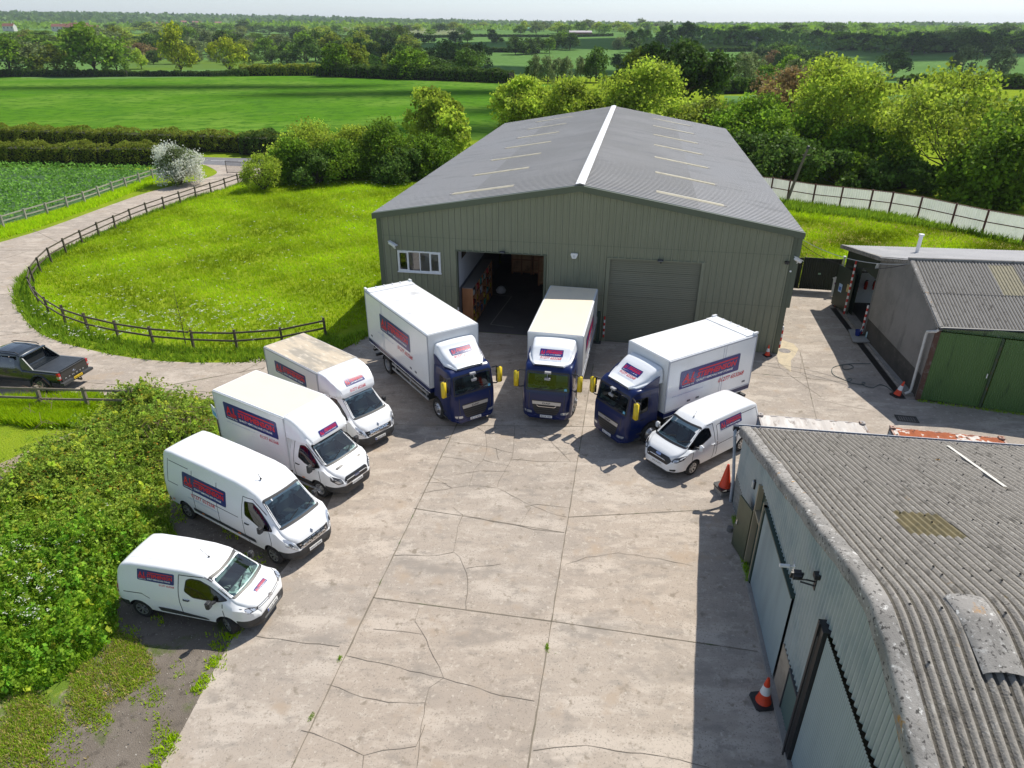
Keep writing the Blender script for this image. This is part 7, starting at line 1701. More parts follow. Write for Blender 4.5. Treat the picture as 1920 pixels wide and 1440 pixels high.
def tree_mesh(seed, kind, Rx=5.0, H=12.0, trunk=.22, n=6000, leaf=.32, lobes=13, open_=0.0, split=True, twigs=0, low=.30):
    rng = np.random.default_rng(seed); ht = H * low; Rz = (H - ht) / 1.45
    P, T, L, r = crown_points(rng, Rx, Rz, n, lobes, open_); zc = ht + Rz * .42
    P[:, 2] += zc; L = L + np.array([0, 0, zc]); k = P[:, 2] > ht * .45; P = P[k]; T = T[k]
    Q = leaf_quads(P, leaf, rng); hue = rng.uniform(-.06, .06, len(T))
    tint = np.stack([T * (1 + hue), T, T * (1 - hue)], 1)
    b = MB(); b.tube([(0, 0, -.3), (.05, 0, ht * .5), (0, .08, ht), (0, 0, zc)], [trunk * 1.35, trunk, trunk * .8, trunk * .45], 8)
    for i in range(len(L)):
        p = Vector(L[i]); a = Vector((0, 0, ht * rng.uniform(.75, 1.3))); m_ = a.lerp(p, .5) + Vector((0, 0, -.06 * H + rng.uniform(0, .05) * H))
        b.tube([a, m_, p], [trunk * .45, trunk * .28, trunk * .10], 5, cap=False)
        if twigs:
            for j in range(twigs):
                e = rng.normal(size=3); e[2] = abs(e[2]); e /= np.linalg.norm(e); b.tube([p, p + Vector(e) * r[i] * .95], [trunk * .09, trunk * .03], 4, cap=False)
    if split:
        return quads_mesh('crown', Q, LEAF[kind], tint), b.mesh('trunk', BARK)
    bv = b.v; o = MB(); n0 = len(Q)
    # one mesh for far copies: leaves plus bark quads
    bq = np.array([[b.v[i] for i in f] for f in b.f if len(f) == 4]); V = np.concatenate([Q, bq]); mi = np.concatenate([np.zeros(n0), np.ones(len(bq))])
    return quads_mesh('tree', V, [LEAF[kind], BARK], np.concatenate([tint, np.ones((len(bq), 3))]), mi=mi)
def z_at(px, py, d):
    v = _f * 1300.0 + _r * (px - 960) - _u * (py - 720); k = d / math.hypot(v.x, v.y); return v.x * k, v.y * k, CAM_H + v.z * k
_tv = {}
def near_tree(px, top, wpx, d, kind, label, seed, cat='tree', name='tree', group=None, rz=None, low=.30, **k):
    x, y, zt_ = z_at(px, top, d); w = wpx / 1300.0 * math.hypot(d, 10) * .5
    c, b = tree_mesh(seed, kind, w, zt_ * 1.07, low=low, **k); t = thing(name, label, cat, (x, y, 0), rz if rz is not None else seed * 1.3, group)
    new_obj('crown', c, t); new_obj('trunk', b, t); return t
BR = dict(n=15000, leaf=.30, lobes=17, open_=.30, twigs=4, trunk=.20)
near_tree(985, 150, 118, 92, 'bright', 'pale yellow green tree behind the left side of the warehouse ridge', 31, **BR)
near_tree(1080, 158, 125, 90, 'bright', 'low spreading yellow green tree just left of the warehouse ridge', 32, **BR)
near_tree(1212, 120, 180, 96, 'bright', 'broad yellow green tree rising right behind the warehouse ridge', 33, **BR)
near_tree(1285, 84, 200, 150, 'dark', 'large dark oak beyond the yellow green tree behind the warehouse', 34, n=13000, leaf=.60, lobes=18, trunk=.5)
near_tree(1200, 92, 90, 158, 'olive', 'olive green oak just left of the large dark oak', 35, n=7000, leaf=.55, lobes=12, trunk=.4)
near_tree(812, 150, 92, 92, 'bright', 'slender pale yellow green tree above the bushes left of the warehouse roof', 36, low=.25, **dict(BR, open_=.42, n=7000))
near_tree(850, 205, 90, 88, 'bright', 'small yellow green tree close against the left roof edge', 37, low=.15, **dict(BR, n=6000))
near_tree(1480, 128, 130, 106, 'brown', 'sparse reddish tree behind the trees right of the warehouse', 38, **dict(BR, open_=.6, n=5000, twigs=6))
near_tree(1615, 108, 215, 96, 'bright', 'tallest bright green tree behind the fence right of the warehouse', 39, low=.22, **BR)
near_tree(1825, 146, 270, 90, 'bright', 'wide bright green tree overhanging the white fence on the right', 40, low=.18, **dict(BR, n=13000, leaf=.30, twigs=6))
near_tree(1960, 185, 190, 82, 'mid', 'mid green tree cut by the right edge of the view', 41, low=.12, **dict(BR, n=12000, leaf=.30, open_=.1))
near_tree(1340, 185, 130, 92, 'olive', 'olive bushy tree right behind the warehouse eaves', 42, low=.1, **dict(BR, open_=.12))
near_tree(1425, 195, 170, 90, 'mid', 'rounded green tree between the reddish tree and the warehouse roof', 43, low=.06, **dict(BR, open_=.05, n=12000))
near_tree(1530, 225, 190, 92, 'mid', 'dense green tree at the foot of the tallest bright tree', 44, low=.04, **dict(BR, open_=.0, n=13000))
near_tree(1640, 240, 170, 89, 'mid', 'dense green tree left of the wide bright tree by the fence', 45, low=.04, **dict(BR, open_=.05, n=11000))
near_tree(1700, 300, 150, 86, 'dark', 'dark bushy tree under the wide bright tree behind the fence', 46, low=.04, **dict(BR, open_=.0, n=9000))
near_tree(1480, 262, 170, 82, 'dark', 'dark bushy tree behind the telegraph pole', 47, low=.02, **dict(BR, open_=.0, n=11000))
near_tree(1590, 290, 170, 85, 'dark', 'dark bushy tree behind the middle of the white fence', 48, low=.02, **dict(BR, open_=.0, n=11000))
near_tree(1860, 290, 170, 82, 'mid', 'leafy green bush behind the right end of the white fence', 49, low=.02, **dict(BR, open_=.05, n=10000))
near_tree(1400, 250, 120, 80, 'dark', 'dark bush hidden close behind the right warehouse eaves', 50, low=.02, **dict(BR, open_=.0, n=8000))
BS = dict(n=13000, leaf=.20, lobes=19, open_=.0, twigs=0, low=.02, cat='bush', name='bush')
near_tree(575, 232, 125, 85, 'bright', 'tall yellow topped bush at the left end of the bush row by the meadow', 61, **BS)
near_tree(545, 262, 90, 82, 'mid', 'low dense bush at the foot of the tall yellow topped bush', 62, **BS)
near_tree(655, 238, 100, 86, 'bright', 'pale green bush second from the left end of the bush row', 63, **BS)
near_tree(640, 268, 120, 82, 'mid', 'rounded green bush in the middle of the bush row', 64, **BS)
near_tree(722, 238, 120, 83, 'mid', 'deep green rounded bush, tallest of the bush row', 65, **BS)
near_tree(800, 262, 130, 82, 'mid', 'green bush in front of the slender pale yellow green tree', 66, **BS)
near_tree(745, 285, 100, 79.5, 'dark', 'dark low bush at the right end of the bush row by the warehouse', 67, **BS)
near_tree(590, 290, 130, 80, 'dark', 'dark low bush at the front of the bush row, left of the rounded ones', 68, **BS)
near_tree(484, 280, 70, 78.5, 'bright', 'single upright pale green shrub on the meadow beside the drive', 69, **dict(BS, n=6000, leaf=.13, open_=.1))
near_tree(325, 276, 66, 84.5, 'grey', 'bush covered in white blossom at the mouth of the drive', 70, **dict(BS, n=7000, leaf=.13))
# blossom on that bush
bt = bpy.data.objects[[o.name for o in bpy.data.objects if o.get('label', '').startswith('bush covered in white')][0]]
rg = np.random.default_rng(5); P, T, L, r = crown_points(rg, 2.15, 2.6, 9000, 15, .0); P[:, 2] += 1.35; P *= 1.12; Q = leaf_quads(P, .13, rg); new_obj('blossom', quads_mesh('blossom', Q, LEAF['white'], np.ones((len(Q), 3))), bt)
# thin young tree in the meadow fence line
t = thing('sapling', 'thin young tree with few yellow leaves by the meadow fence', 'sapling', (gp2(348, 645)[0], gp2(348, 645)[1], 0))
q = MB(); q.tube([(0, 0, 0), (.05, 0, 1.4), (0, .05, 3.0)], [.03, .02, .008], 6)
rg = np.random.default_rng(3); lp = []
for i in range(9): e = rg.normal(size=3) * .4; z = .9 + i * .2; q.tube([(0, 0, z), (e[0], e[1], z + .5)], [.01, .004], 4, cap=False); lp += [np.array([e[0], e[1], z + .5]) * rg.uniform(.5, 1) + rg.normal(size=3) * .12 for _ in range(22)]
q.build('stem', BARK, t); Q = leaf_quads(np.array(lp), .09, rg); new_obj('leaves', quads_mesh('leaves', Q, LEAF['yellow'], np.ones((len(Q), 3))), t)

# ---------------- far trees: shared meshes, one object each
FV = {}
for kd in ('dark', 'mid', 'olive', 'bright', 'yellow', 'grey', 'brown'):
    FV[kd] = [tree_mesh(200 + i * 7 + len(kd), kd, 5.0, 10.0, n=2300, leaf=.52, lobes=11 + i, open_=.05 if kd != 'yellow' else .25, split=False, low=.14) for i in range(3 if kd in ('dark', 'mid') else 2)]
frn = random.Random(21)
def far_tree(px, py, h, w, kind, label, group=None):
    x, y = raymarch(px, py); o = new_obj('far_tree', frn.choice(FV[kind])); o.location = (x, y, float(th(x, y)) - .2); o.rotation_euler.z = frn.uniform(0, 6.28)
    o.scale = (w / 10.0 * frn.uniform(.9, 1.1), w / 10.0 * frn.uniform(.9, 1.1), h / 9.6); tag(o, label, 'tree', group); return o
def mpx(px, py):  # metres per source pixel at that ground point
    x, y = raymarch(px, py); return math.hypot(x, y) / 1430.0
SPEC = [(22, 143, 56, 76, 'mid', 'green tree cut by the left edge of the view beyond the big field'), (62, 141, 50, 60, 'grey', 'pale bushy tree next to the left edge beyond the big field'), (108, 141, 46, 62, 'olive', 'olive bushy tree just left of the broad oak beyond the big field'),
 (180, 142, 82, 112, 'mid', 'broad green oak standing largest beyond the left part of the big field'), (222, 142, 40, 44, 'mid', 'small green tree touching the right side of the broad oak'), (266, 130, 30, 32, 'bright', 'small pale green tree between the broad oak and the tall yellow tree'),
 (341, 142, 76, 60, 'yellow', 'tall yellow green tree in the hedge beyond the big field'), (432, 142, 64, 60, 'yellow', 'rounded golden olive tree in the hedge beyond the big field'), (632, 144, 56, 60, 'mid', 'rounded green tree at the near edge of the dark wood beyond the field'),
 (860, 128, 36, 50, 'mid', 'lone green tree at the right end of the dark wood'), (770, 148, 52, 70, 'mid', 'green tree in the dark wood above the far corner of the big field'), (1117, 155, 62, 48, 'dark', 'upright dark tree in the row left of the large dark oak'),
 (1165, 140, 36, 44, 'dark', 'small dark round tree between the upright dark tree and the large oak'), (1003, 152, 36, 34, 'dark', 'small dark round tree at the left of the row beyond the warehouse ridge'), (1448, 138, 38, 40, 'brown', 'rusty brown tree among the grey green hedge right of centre'),
 (1245, 88, 34, 44, 'dark', 'dark round tree on the ridge above the large oak'), (1288, 80, 34, 40, 'dark', 'dark tree right beside the one on the ridge above the large oak'), (1188, 98, 24, 34, 'dark', 'pair like dark tree in the middle of the far crop field'),
 (1672, 146, 42, 54, 'dark', 'dark round tree standing alone in the right hand crop field'), (1800, 147, 50, 46, 'grey', 'grey green tree alone in the right hand crop field'), (1873, 147, 44, 44, 'grey', 'wispy grey green tree near the right edge in the crop field'), (1710, 103, 34, 44, 'dark', 'dark tree against the top hedge of the right hand field'), (1815, 104, 36, 44, 'dark', 'dark tree in the group at the top of the right hand field'), (1845, 106, 34, 40, 'dark', 'rightmost dark tree of the group at the top of the right hand field')]
for px, py, h, w, kd, lab in SPEC: s = mpx(px, py); far_tree(px, py, h * s, w * s, kd, lab)
def row(x0, x1, y0, y1, n, kinds, h, w, label, group, jitter=True):
    for i in range(n):
        px = x0 + (x1 - x0) * (i + frn.uniform(.1, .9)) / n; f = (px - x0) / (x1 - x0); py = frn.uniform(y0, y1) if not isinstance(y0, tuple) else y0[0] + (y0[1] - y0[0]) * f + frn.uniform(-y1, y1)
        s = mpx(px, py); far_tree(px, py, frn.uniform(*h) * s, frn.uniform(*w) * s, frn.choice(kinds), label, group)
DK = ['dark', 'dark', 'dark', 'mid', 'olive']
row(560, 700, 108, 124, 10, DK, (34, 52), (44, 66), 'dark tree in the wood beyond the big field', 'trees of the dark wood beyond the big field')
row(650, 905, 128, 146, 18, DK, (34, 56), (40, 62), 'dark tree in the wood beyond the big field', 'trees of the dark wood beyond the big field')
row(700, 770, 92, 104, 6, DK, (32, 44), (40, 56), 'dark tree in the wood beyond the big field', 'trees of the dark wood beyond the big field')
row(0, 560, 98, 116, 26, ['dark', 'grey', 'mid', 'dark', 'brown', 'olive', 'grey'], (26, 44), (38, 64), 'tree of the mixed wood behind the broad oak', 'trees of the mixed wood on the left')
row(230, 560, 114, 122, 9, ['grey', 'dark', 'grey'], (14, 24), (30, 44), 'low grey green tree above the light strip of pasture', 'low trees above the pasture strip')
row(0, 640, 76, 94, 34, ['mid', 'grey', 'bright', 'dark', 'mid', 'bright', 'olive'], (14, 26), (28, 50), 'tree in the patchwork below the distant village', 'trees below the distant village')
row(200, 920, 56, 68, 36, ['mid', 'grey', 'bright', 'dark', 'mid', 'olive'], (10, 19), (20, 40), 'small distant tree on the far left slope', 'distant trees on the far left slope')
row(640, 960, 78, 82, 10, ['dark', 'mid', 'dark'], (12, 22), (18, 32), 'small tree in the far hedge below the horizon fields', 'trees of the far hedge lines')
row(960, 1075, (104, 92), 3, 8, ['dark', 'mid', 'dark'], (20, 34), (26, 40), 'tree along the hedge that crosses the far crop field', 'trees along the crossing hedge')
row(1150, 1215, (97, 74), 3, 6, ['mid', 'dark', 'grey'], (16, 24), (20, 30), 'tree along the hedge that climbs to the barn on the ridge', 'trees climbing to the ridge barn')
row(1000, 1110, 152, 157, 6, ['grey', 'grey', 'dark'], (30, 46), (26, 40), 'grey leaved tree in the row beyond the warehouse ridge', 'grey leaved row beyond the warehouse')
row(1370, 1600, (146, 156), 5, 13, ['dark', 'grey', 'mid', 'grey', 'dark'], (26, 44), (34, 54), 'grey green tree of the hedgerow crossing right of centre', 'hedgerow trees right of centre')
row(1420, 1560, (112, 140), 6, 9, ['dark', 'dark', 'mid'], (24, 36), (34, 50), 'dark tree of the belt running down to the right hand field', 'dark belt above the right hand field')
row(1560, 1920, 92, 100, 18, ['dark', 'dark', 'mid'], (20, 32), (36, 54), 'dark tree along the top of the right hand field', 'dark trees topping the right hand field')
row(960, 1260, 58, 66, 16, ['mid', 'bright', 'mid', 'grey'], (12, 22), (24, 40), 'light green tree around the barn on the ridge', 'light trees around the ridge barn')
row(1330, 1920, 68, 86, 26, ['dark', 'dark', 'mid', 'dark'], (14, 24), (34, 56), 'dark tree of the wood on the right skyline', 'dark trees on the right skyline')
# distant woods that read as one mass
def wood_mass(name, strips, n, size, kind, label, seed):
    rg = np.random.default_rng(seed); P = []
    for x0, x1, d0, d1, hh in strips:
        m = int(n * (x1 - x0) / 1920); px = rg.uniform(x0, x1, m); dd = rg.uniform(d0, d1, m)
        vx = _f.x * 1300 + _r.x * (px - 960) - _u.x * (-675); vy = _f.y * 1300 + _r.y * (px - 960) - _u.y * (-675); k = dd / np.hypot(vx, vy); X = vx * k; Y = vy * k
        bumps = .65 + .35 * np.sin(X / 13 + 1.3 * np.sin(Y / 17)) * np.cos(Y / 19) + rg.uniform(-.1, .1, m)
        P.append(np.stack([X, Y, th(X, Y) + hh * np.clip(bumps, .2, 1.2) * rg.random(m) ** .35], 1))
    P = np.concatenate(P); Q = leaf_quads(P, size, rg, 0, 1.1); t = rg.uniform(.75, 1.25, len(P)); me = quads_mesh(name, Q, LEAF[kind], np.stack([t, t, t], 1))
    o = new_obj(name, me, kind='stuff'); tag(o, label, 'wood')
wood_mass('distant_wood', [(-60, 1980, 1500, 2300, 13), (1290, 1980, 1000, 1500, 12)], 9000, 7, 'mid', 'continuous green woodland filling the far slopes under the horizon', 1)
wood_mass('skyline_wood', [(-100, 2020, 2600, 4600, 16)], 11000, 16, 'dark', 'dark wooded ridge along the whole horizon', 2)
wood_mass('hillside_wood', [(1260, 1980, 720, 1000, 12)], 9000, 3.6, 'dark', 'dense dark woodland on the right hand hillside', 3)

# ---------------- hedges
def hedge(pts, w, h, label, kind='hedge', dens=85, leaf=.15, seed=1, top_kind=None):
    rg = np.random.default_rng(seed); P = [Vector(p) for p in pts]; L = [0]
    for i in range(1, len(P)): L.append(L[-1] + (P[i] - P[i - 1]).length)
    n = int(L[-1] * (w + 2 * h) * dens); s = rg.uniform(0, L[-1], n); X = np.interp(s, L, [p.x for p in P]); Y = np.interp(s, L, [p.y for p in P])
    ii = np.clip(np.searchsorted(L, s) - 1, 0, len(P) - 2); D = np.array([[(P[i + 1] - P[i]).normalized().x, (P[i + 1] - P[i]).normalized().y] for i in range(len(P) - 1)])[ii]; N = np.stack([-D[:, 1], D[:, 0]], 1)
    th_ = rg.uniform(-.15, math.pi + .15, n); wob = 1 + .10 * np.sin(s * .9 + seed) + .08 * np.sin(s * 2.3) + .05 * np.sin(s * 5.1 + th_ * 3); e = .42
    u = np.sign(np.cos(th_)) * np.abs(np.cos(th_)) ** e * w / 2 * wob; z = np.abs(np.sin(th_)) ** e * h * wob + rg.normal(0, .06, n); u += rg.normal(0, .06, n)
    rm = np.minimum(1, np.minimum(s, L[-1] - s) / .8 + .35)
    C3 = np.stack([X + N[:, 0] * u * rm, Y + N[:, 1] * u * rm, np.maximum(z * rm, .05) + th(X, Y)], 1); Q = leaf_quads(C3, leaf, rg)
    t = rg.uniform(.75, 1.2, n) * (1 + .15 * np.sin(s * 1.7) * np.cos(s * .6)); T = np.stack([t * (1 + rg.uniform(-.1, .18, n)), t, t], 1)
    o = thing('hedge', label, 'hedge', (0, 0, 0)); new_obj('foliage', quads_mesh('foliage', Q, LEAF[kind], T), o)
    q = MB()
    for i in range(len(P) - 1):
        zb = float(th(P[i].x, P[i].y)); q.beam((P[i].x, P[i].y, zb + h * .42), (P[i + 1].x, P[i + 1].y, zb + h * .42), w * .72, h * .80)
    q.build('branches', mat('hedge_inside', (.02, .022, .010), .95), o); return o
hedge([(-100, 93.5), (-80, 90.8), (-62, 89.3), (-50, 88.4), (-43.0, 88.9)], 3.4, 2.3, 'thick trimmed hedge between the bean field and the road', seed=3)
hedge([(-120, 115), (-95, 109.5), (-70, 104), (-56, 101.5), (-42, 99.2), (-36, 98.2), (-31, 97.6)], 3.2, 2.4, 'trimmed hedge along the far side of the road', 'hedge', seed=4)
hedge([(-36, 97.2), (-30, 96.0), (-27.5, 95.0)], 4.0, 2.6, 'rounded dark hedge end with blossom beside the road', 'dark', seed=5)
hedge([raymarch(a, 144) for a in (-60, 0, 80, 160, 240)], 3.4, 2.6, 'dark hedge beyond the left part of the big field', 'dark', 14, .5, 6)
hedge([raymarch(a, 143.5) for a in (240, 320, 400, 460)], 3, 2.0, 'dark hedge under the yellow trees beyond the big field', 'dark', 14, .5, 7)
hedge([raymarch(a, b) for a, b in ((455, 143), (540, 142), (605, 142))], 5, 3.4, 'bright green hedge beyond the middle of the big field', 'olive', 14, .5, 8)
hedge([raymarch(a, b) for a, b in ((600, 143), (680, 146), (760, 149), (860, 152), (960, 156))], 5, 3.4, 'dark hedge at the foot of the wood beyond the big field', 'dark', 14, .5, 9)
for a, lab in (([(900, 98), (980, 99), (1010, 101)], 'thin hedge line left of the crossing in the far crop field'), ([(770, 72), (900, 69), (1150, 68)], 'thin dark hedge line along the top of the far crop field'), ([(1330, 97), (1410, 97)], 'thin dark hedge line below the pale pasture strip'), ([(1350, 176), (1420, 174)], 'dark hedge line behind the trees right of the warehouse'), ([(1690, 167), (1800, 165), (1925, 167)], 'dark hedge line at the foot of the right hand crop field'), ([(1560, 92), (1700, 96), (1920, 100)], 'hedge line along the top of the right hand crop field')):
    hedge([raymarch(*p) for p in a], 4, 3.2, lab, 'dark', 6, .8, 10)

# ---------------- distant buildings
BRK = mat('village_brick', (.26, .13, .085), .8); RTL = mat('village_roof', (.24, .10, .07), .8); VW = mat('village_white', (.62, .60, .56), .7); GLT = mat('village_window', (.05, .06, .07), .3)
def house(px, py, w, d, h, label, wallm=BRK, roofm=RTL, rz=.2, group=None, nw=3):
    x, y = raymarch(px, py); t = thing('village_house', label, 'house', (x, y, float(th(x, y))), rz, group); rh = h * .55
    q = MB(); q.extrude([(-w / 2, -d / 2, 0), (-w / 2, d / 2, 0), (-w / 2, d / 2, h), (-w / 2, 0, h + rh), (-w / 2, -d / 2, h)], (w, 0, 0)); q.build('walls', wallm, t)
    q = MB()
    for s in (1, -1): q.add([(-w / 2 - .4, 0, h + rh + .15), (w / 2 + .4, 0, h + rh + .15), (w / 2 + .4, s * (d / 2 + .5), h - .1), (-w / 2 - .4, s * (d / 2 + .5), h - .1)], [(0, 1, 2, 3)])
    rf = q.build('roof', roofm, t, fix=False); q = MB(); q.box(w * .25, w * .25 + 1, -.5, .5, h + rh * .4, h + rh + 1.2); q.build('chimney', wallm, rf)
    for i in range(nw):
        q = MB(); a = -w / 2 + w * (i + .5) / nw; q.box(a - .7, a + .7, -d / 2 - .06, -d / 2 - .01, h * .55, h * .85); q.build('window', GLT, t)
hs = [(20, 50, 14, 8, 5, 'pale house at the left end of the distant village', VW), (112, 50, 15, 9, 5, 'white gabled house left of the red brick ones in the distant village', VW), (135, 53, 16, 9, 6, 'red brick house with a tall roof in the distant village', BRK), (152, 51, 22, 10, 6, 'long red brick house in the middle of the distant village', BRK), (175, 53, 16, 9, 5, 'red roofed house at the right of the distant village', BRK),
      (300, 40, 16, 9, 5, 'small red house on the slope right of the village', BRK), (370, 38, 22, 9, 5, 'row of red roofs among trees near the skyline', BRK), (410, 39, 18, 9, 5, 'red roofed house beside the row near the skyline', BRK), (345, 37, 14, 8, 5, 'red roofed house left of the row near the skyline', BRK)]
for i, (a, b, w, d, h, lab, wm) in enumerate(hs): house(a, b + 9, w * 1.1, d, h * 1.25, lab, wm, rz=.1 * i, nw=3)
house(1088, 66, 34, 12, 4, 'long low brick barn with a pale purple roof on the far ridge', mat('far_barn_brick', (.20, .075, .05), .8), mat('far_barn_roof', (.42, .38, .40), .7), .0, nw=5)
house(984, 58, 16, 12, 4, 'small turquoise roofed barn on the far ridge', mat('far_barn_green', (.2, .3, .28), .7), mat('turquoise_roof', (.10, .42, .33), .5), .3, nw=1)
house(1412, 82, 15, 12, 4, 'pale open barn half hidden by trees on the right ridge', VW, mat('far_roof_dark', (.12, .12, .13), .6), .9, nw=1)

# ---------------- bean crop
crop_poly = [(-41.6, 84.6), (-40.9, 79.5), (-41.8, 73.0), (-42.2, 67.0), (-43.3, 61.5), (-44.9, 55.5), (-48, 49), (-60, 44), (-120, 44), (-120, 92), (-80, 87.6), (-62, 86.6), (-50, 85.6)]
BEAN = leafm('leaf_bean', (.17, .35, .05), .35)
sheet('crop_soil', crop_poly, .006, mat('crop_green_base', (.045, .105, .03), .95, noise=[(.8, (.055, .13, .035), .4, .7, 6)], bump=(6, .6, .1)))
def scatter(poly, n, rg, reject=None):
    xs = [p[0] for p in poly]; ys = [p[1] for p in poly]; X = rg.uniform(min(xs), max(xs), n * 3); Y = rg.uniform(min(ys), max(ys), n * 3); k = inpoly(X, Y, poly)
    if reject is not None: k &= ~reject(X, Y)
    return X[k][:n], Y[k][:n]
rg = np.random.default_rng(9)
def tracks(X, Y): return ((np.abs(Y - (78.7 - (X + 57) * .32)) < .55) & (X < -50.5) & (X > -75)) | ((np.abs(Y - (76.4 + .3 * np.sin(X))) < .45) & (X < -58)) | ((np.hypot(X + 52.2, Y - 77.2) < 1.1))
X, Y = scatter([p for p in crop_poly if True], 60000, rg, tracks); k = X > -82; X = X[k]; Y = Y[k]
Z = .55 + .10 * np.sin(X * 3.1 + Y) * np.sin(Y * 2.7) + rg.normal(0, .09, len(X)); t = rg.uniform(.75, 1.3, len(X)) * (1 + .1 * np.sin(X * .7) * np.cos(Y * .5))
o = new_obj('bean_crop', quads_mesh('bean_crop', leaf_quads(np.stack([X, Y, Z], 1), .20, rg, .3), BEAN, np.stack([t, t, t], 1)), kind='stuff'); tag(o, 'dense blue green bean crop in the field left of the drive', 'crop')

# ---------------- grass and weeds
GB_ = leafm('grass_blade', (.43, .62, .014), .5); GD_ = leafm('grass_blade_deep', (.29, .47, .034), .45); GDRY = leafm('grass_dry', (.56, .48, .20), .35)
def tufts(name, X, Y, h, w, m, label, rg, blades=3, z0=None, tint=None):
    n = len(X); B = []
    hh = h * rg.uniform(.5, 1.35, n)
    zz = np.zeros(n) if z0 is None else z0
    tt = rg.uniform(.72, 1.28, n) if tint is None else tint * rg.uniform(.85, 1.15, n); T = []
    for k in range(blades):
        a = rg.uniform(0, 6.283, n); lean = rg.uniform(.1, .75, n) * hh; b = rg.uniform(0, 6.283, n)
        bx = X + rg.normal(0, w, n); by = Y + rg.normal(0, w, n)
        p0 = np.stack([bx + np.cos(a) * w * .4, by + np.sin(a) * w * .4, zz], 1); p1 = np.stack([bx - np.cos(a) * w * .4, by - np.sin(a) * w * .4, zz], 1); p2 = np.stack([bx + np.cos(b) * lean, by + np.sin(b) * lean, zz + hh], 1)
        B.append(np.stack([p0, p1, p2], 1)); T.append(np.stack([tt * (1 + rg.uniform(-.08, .12, n)), tt, tt * .9], 1))
    me = quads_mesh(name, np.concatenate(B), m, np.concatenate(T), nper=3); o = new_obj(name, me, kind='stuff'); return tag(o, label, 'grass')
meadow = fi + [bl(-21.9, 2), bl(-21.9, 36), bl(-16, 42), (-10, 77.5), (-26, 79)]
rg = np.random.default_rng(14)
X, Y = scatter(meadow, 42000, rg); pt = .86 + .30 * np.sin(X * .45 + np.sin(Y * .3) * 2) * np.cos(Y * .38) + .12 * np.sin(X * 1.7) * np.sin(Y * 1.3)
tufts('meadow_grass', X, Y, .20, .07, GB_, 'bright sunlit long grass of the meadow inside the curving fence', rg, 3, tint=pt)
verge = dr_in[4:-8]; nin = [Vector(p) for p in fi]
vp = [(p[0], p[1]) for p in dr_in[6:-10]] + [(p[0] + .25 * (1 if p[0] < -20 else 0), p[1] + .2) for p in fi[::-1]]
X, Y = scatter([tuple(p) for p in (list(dr_in[3:]) + [(-9.5, 35.2)] + fi[::-1])], 16000, rg); tufts('verge_weeds', X, Y, .30, .09, GD_, 'darker weeds and long grass on the verge between fence and drive', rg, 4)
X, Y = scatter([(-39.6, 83), (-38.9, 76), (-39.4, 66), (-40.3, 57), (-42.6, 50), (-46, 43), (-49, 47), (-44.2, 55.5), (-42.4, 62), (-41.4, 68), (-41.0, 76), (-40.6, 84)], 9000, rg); tufts('lane_verge_grass', X, Y, .28, .09, GB_, 'grass strip between the drive and the pale fence', rg, 3)
yg = [(14, 44), (20.5, 43.4), (34, 43), (47, 48), (41, 54), (36, 61), (27, 68), (18, 72)]
X, Y = scatter(yg, 12000, rg, lambda X, Y: np.sin(X * .7 + 2) * np.cos(Y * .55) < -.1); tufts('worn_grass', X, Y, .10, .09, GDRY, 'worn straw coloured patches in the rough grass behind the shed', rg, 3)
X, Y = scatter([(14, 44), (20.5, 43.4), (34, 43), (47, 48), (41, 54), (36, 61), (27, 68), (18, 72)], 20000, rg); tufts('yard_grass', X, Y, .22, .09, GB_, 'rough patchy grass between the warehouse, the shed and the white fence', rg, 3, tint=.72 + .38 * np.clip(np.sin(X * .5 + np.sin(Y * .4) * 1.5) * np.cos(Y * .45 + X * .12) * 1.6, -1, 1))  # tint paints broad darker patches in place of tree shade
X, Y = scatter([(18, 70.5), (26, 69), (34.5, 62.8), (41, 53), (46, 48), (42, 50), (38, 57), (33, 61), (26, 65), (19, 68)], 9000, rg); tufts('fence_foot_weeds', X, Y, .55, .14, GD_, 'taller weeds along the foot of the white fence', rg, 4)
# flower heads of cow parsley
def umbels(name, spots, label, seed, size=.08, h=(.35, .6)):
    rg = np.random.default_rng(seed); C3 = []
    for (cx, cy), sd_, n in spots:
        m = n; X = rg.normal(cx, sd_[0], m); Y = rg.normal(cy, sd_[1], m); Z = rg.uniform(h[0], h[1], m)
        for k in range(5): C3.append(np.stack([X + rg.normal(0, .045, m), Y + rg.normal(0, .045, m), Z + rg.normal(0, .012, m)], 1))
    P = np.concatenate(C3); k = np.ones(len(P), bool); Q = leaf_quads(P, size, rg, .0, 1.0); Q[:, :, 2] = P[:, None, 2] + (Q[:, :, 2] - P[:, None, 2]) * .3
    o = new_obj(name, quads_mesh(name, Q, mat('umbel_white', (.62, .64, .55), .7, transl=.3), np.ones((len(Q), 3))), kind='stuff'); return tag(o, label, 'flowers')
umbels('cow_parsley', [((-20.5, 36.4), (3.0, .9), 110), ((-16.5, 37.5), (2.2, 1.6), 120), ((-24.5, 40), (2.5, 1.6), 45), ((-13.5, 36.5), (1.5, 1.0), 40), ((-20, 46), (5, 4), 70), ((-18, 60), (5, 5), 90), ((-27, 50), (3, 4), 40), ((-20, 75.5), (5, 1), 40), ((-22, 34.9), (3, .3), 40), ((-27, 38.2), (1.0, .4), 20)], 'scattered white cow parsley heads in the meadow grass', 4)

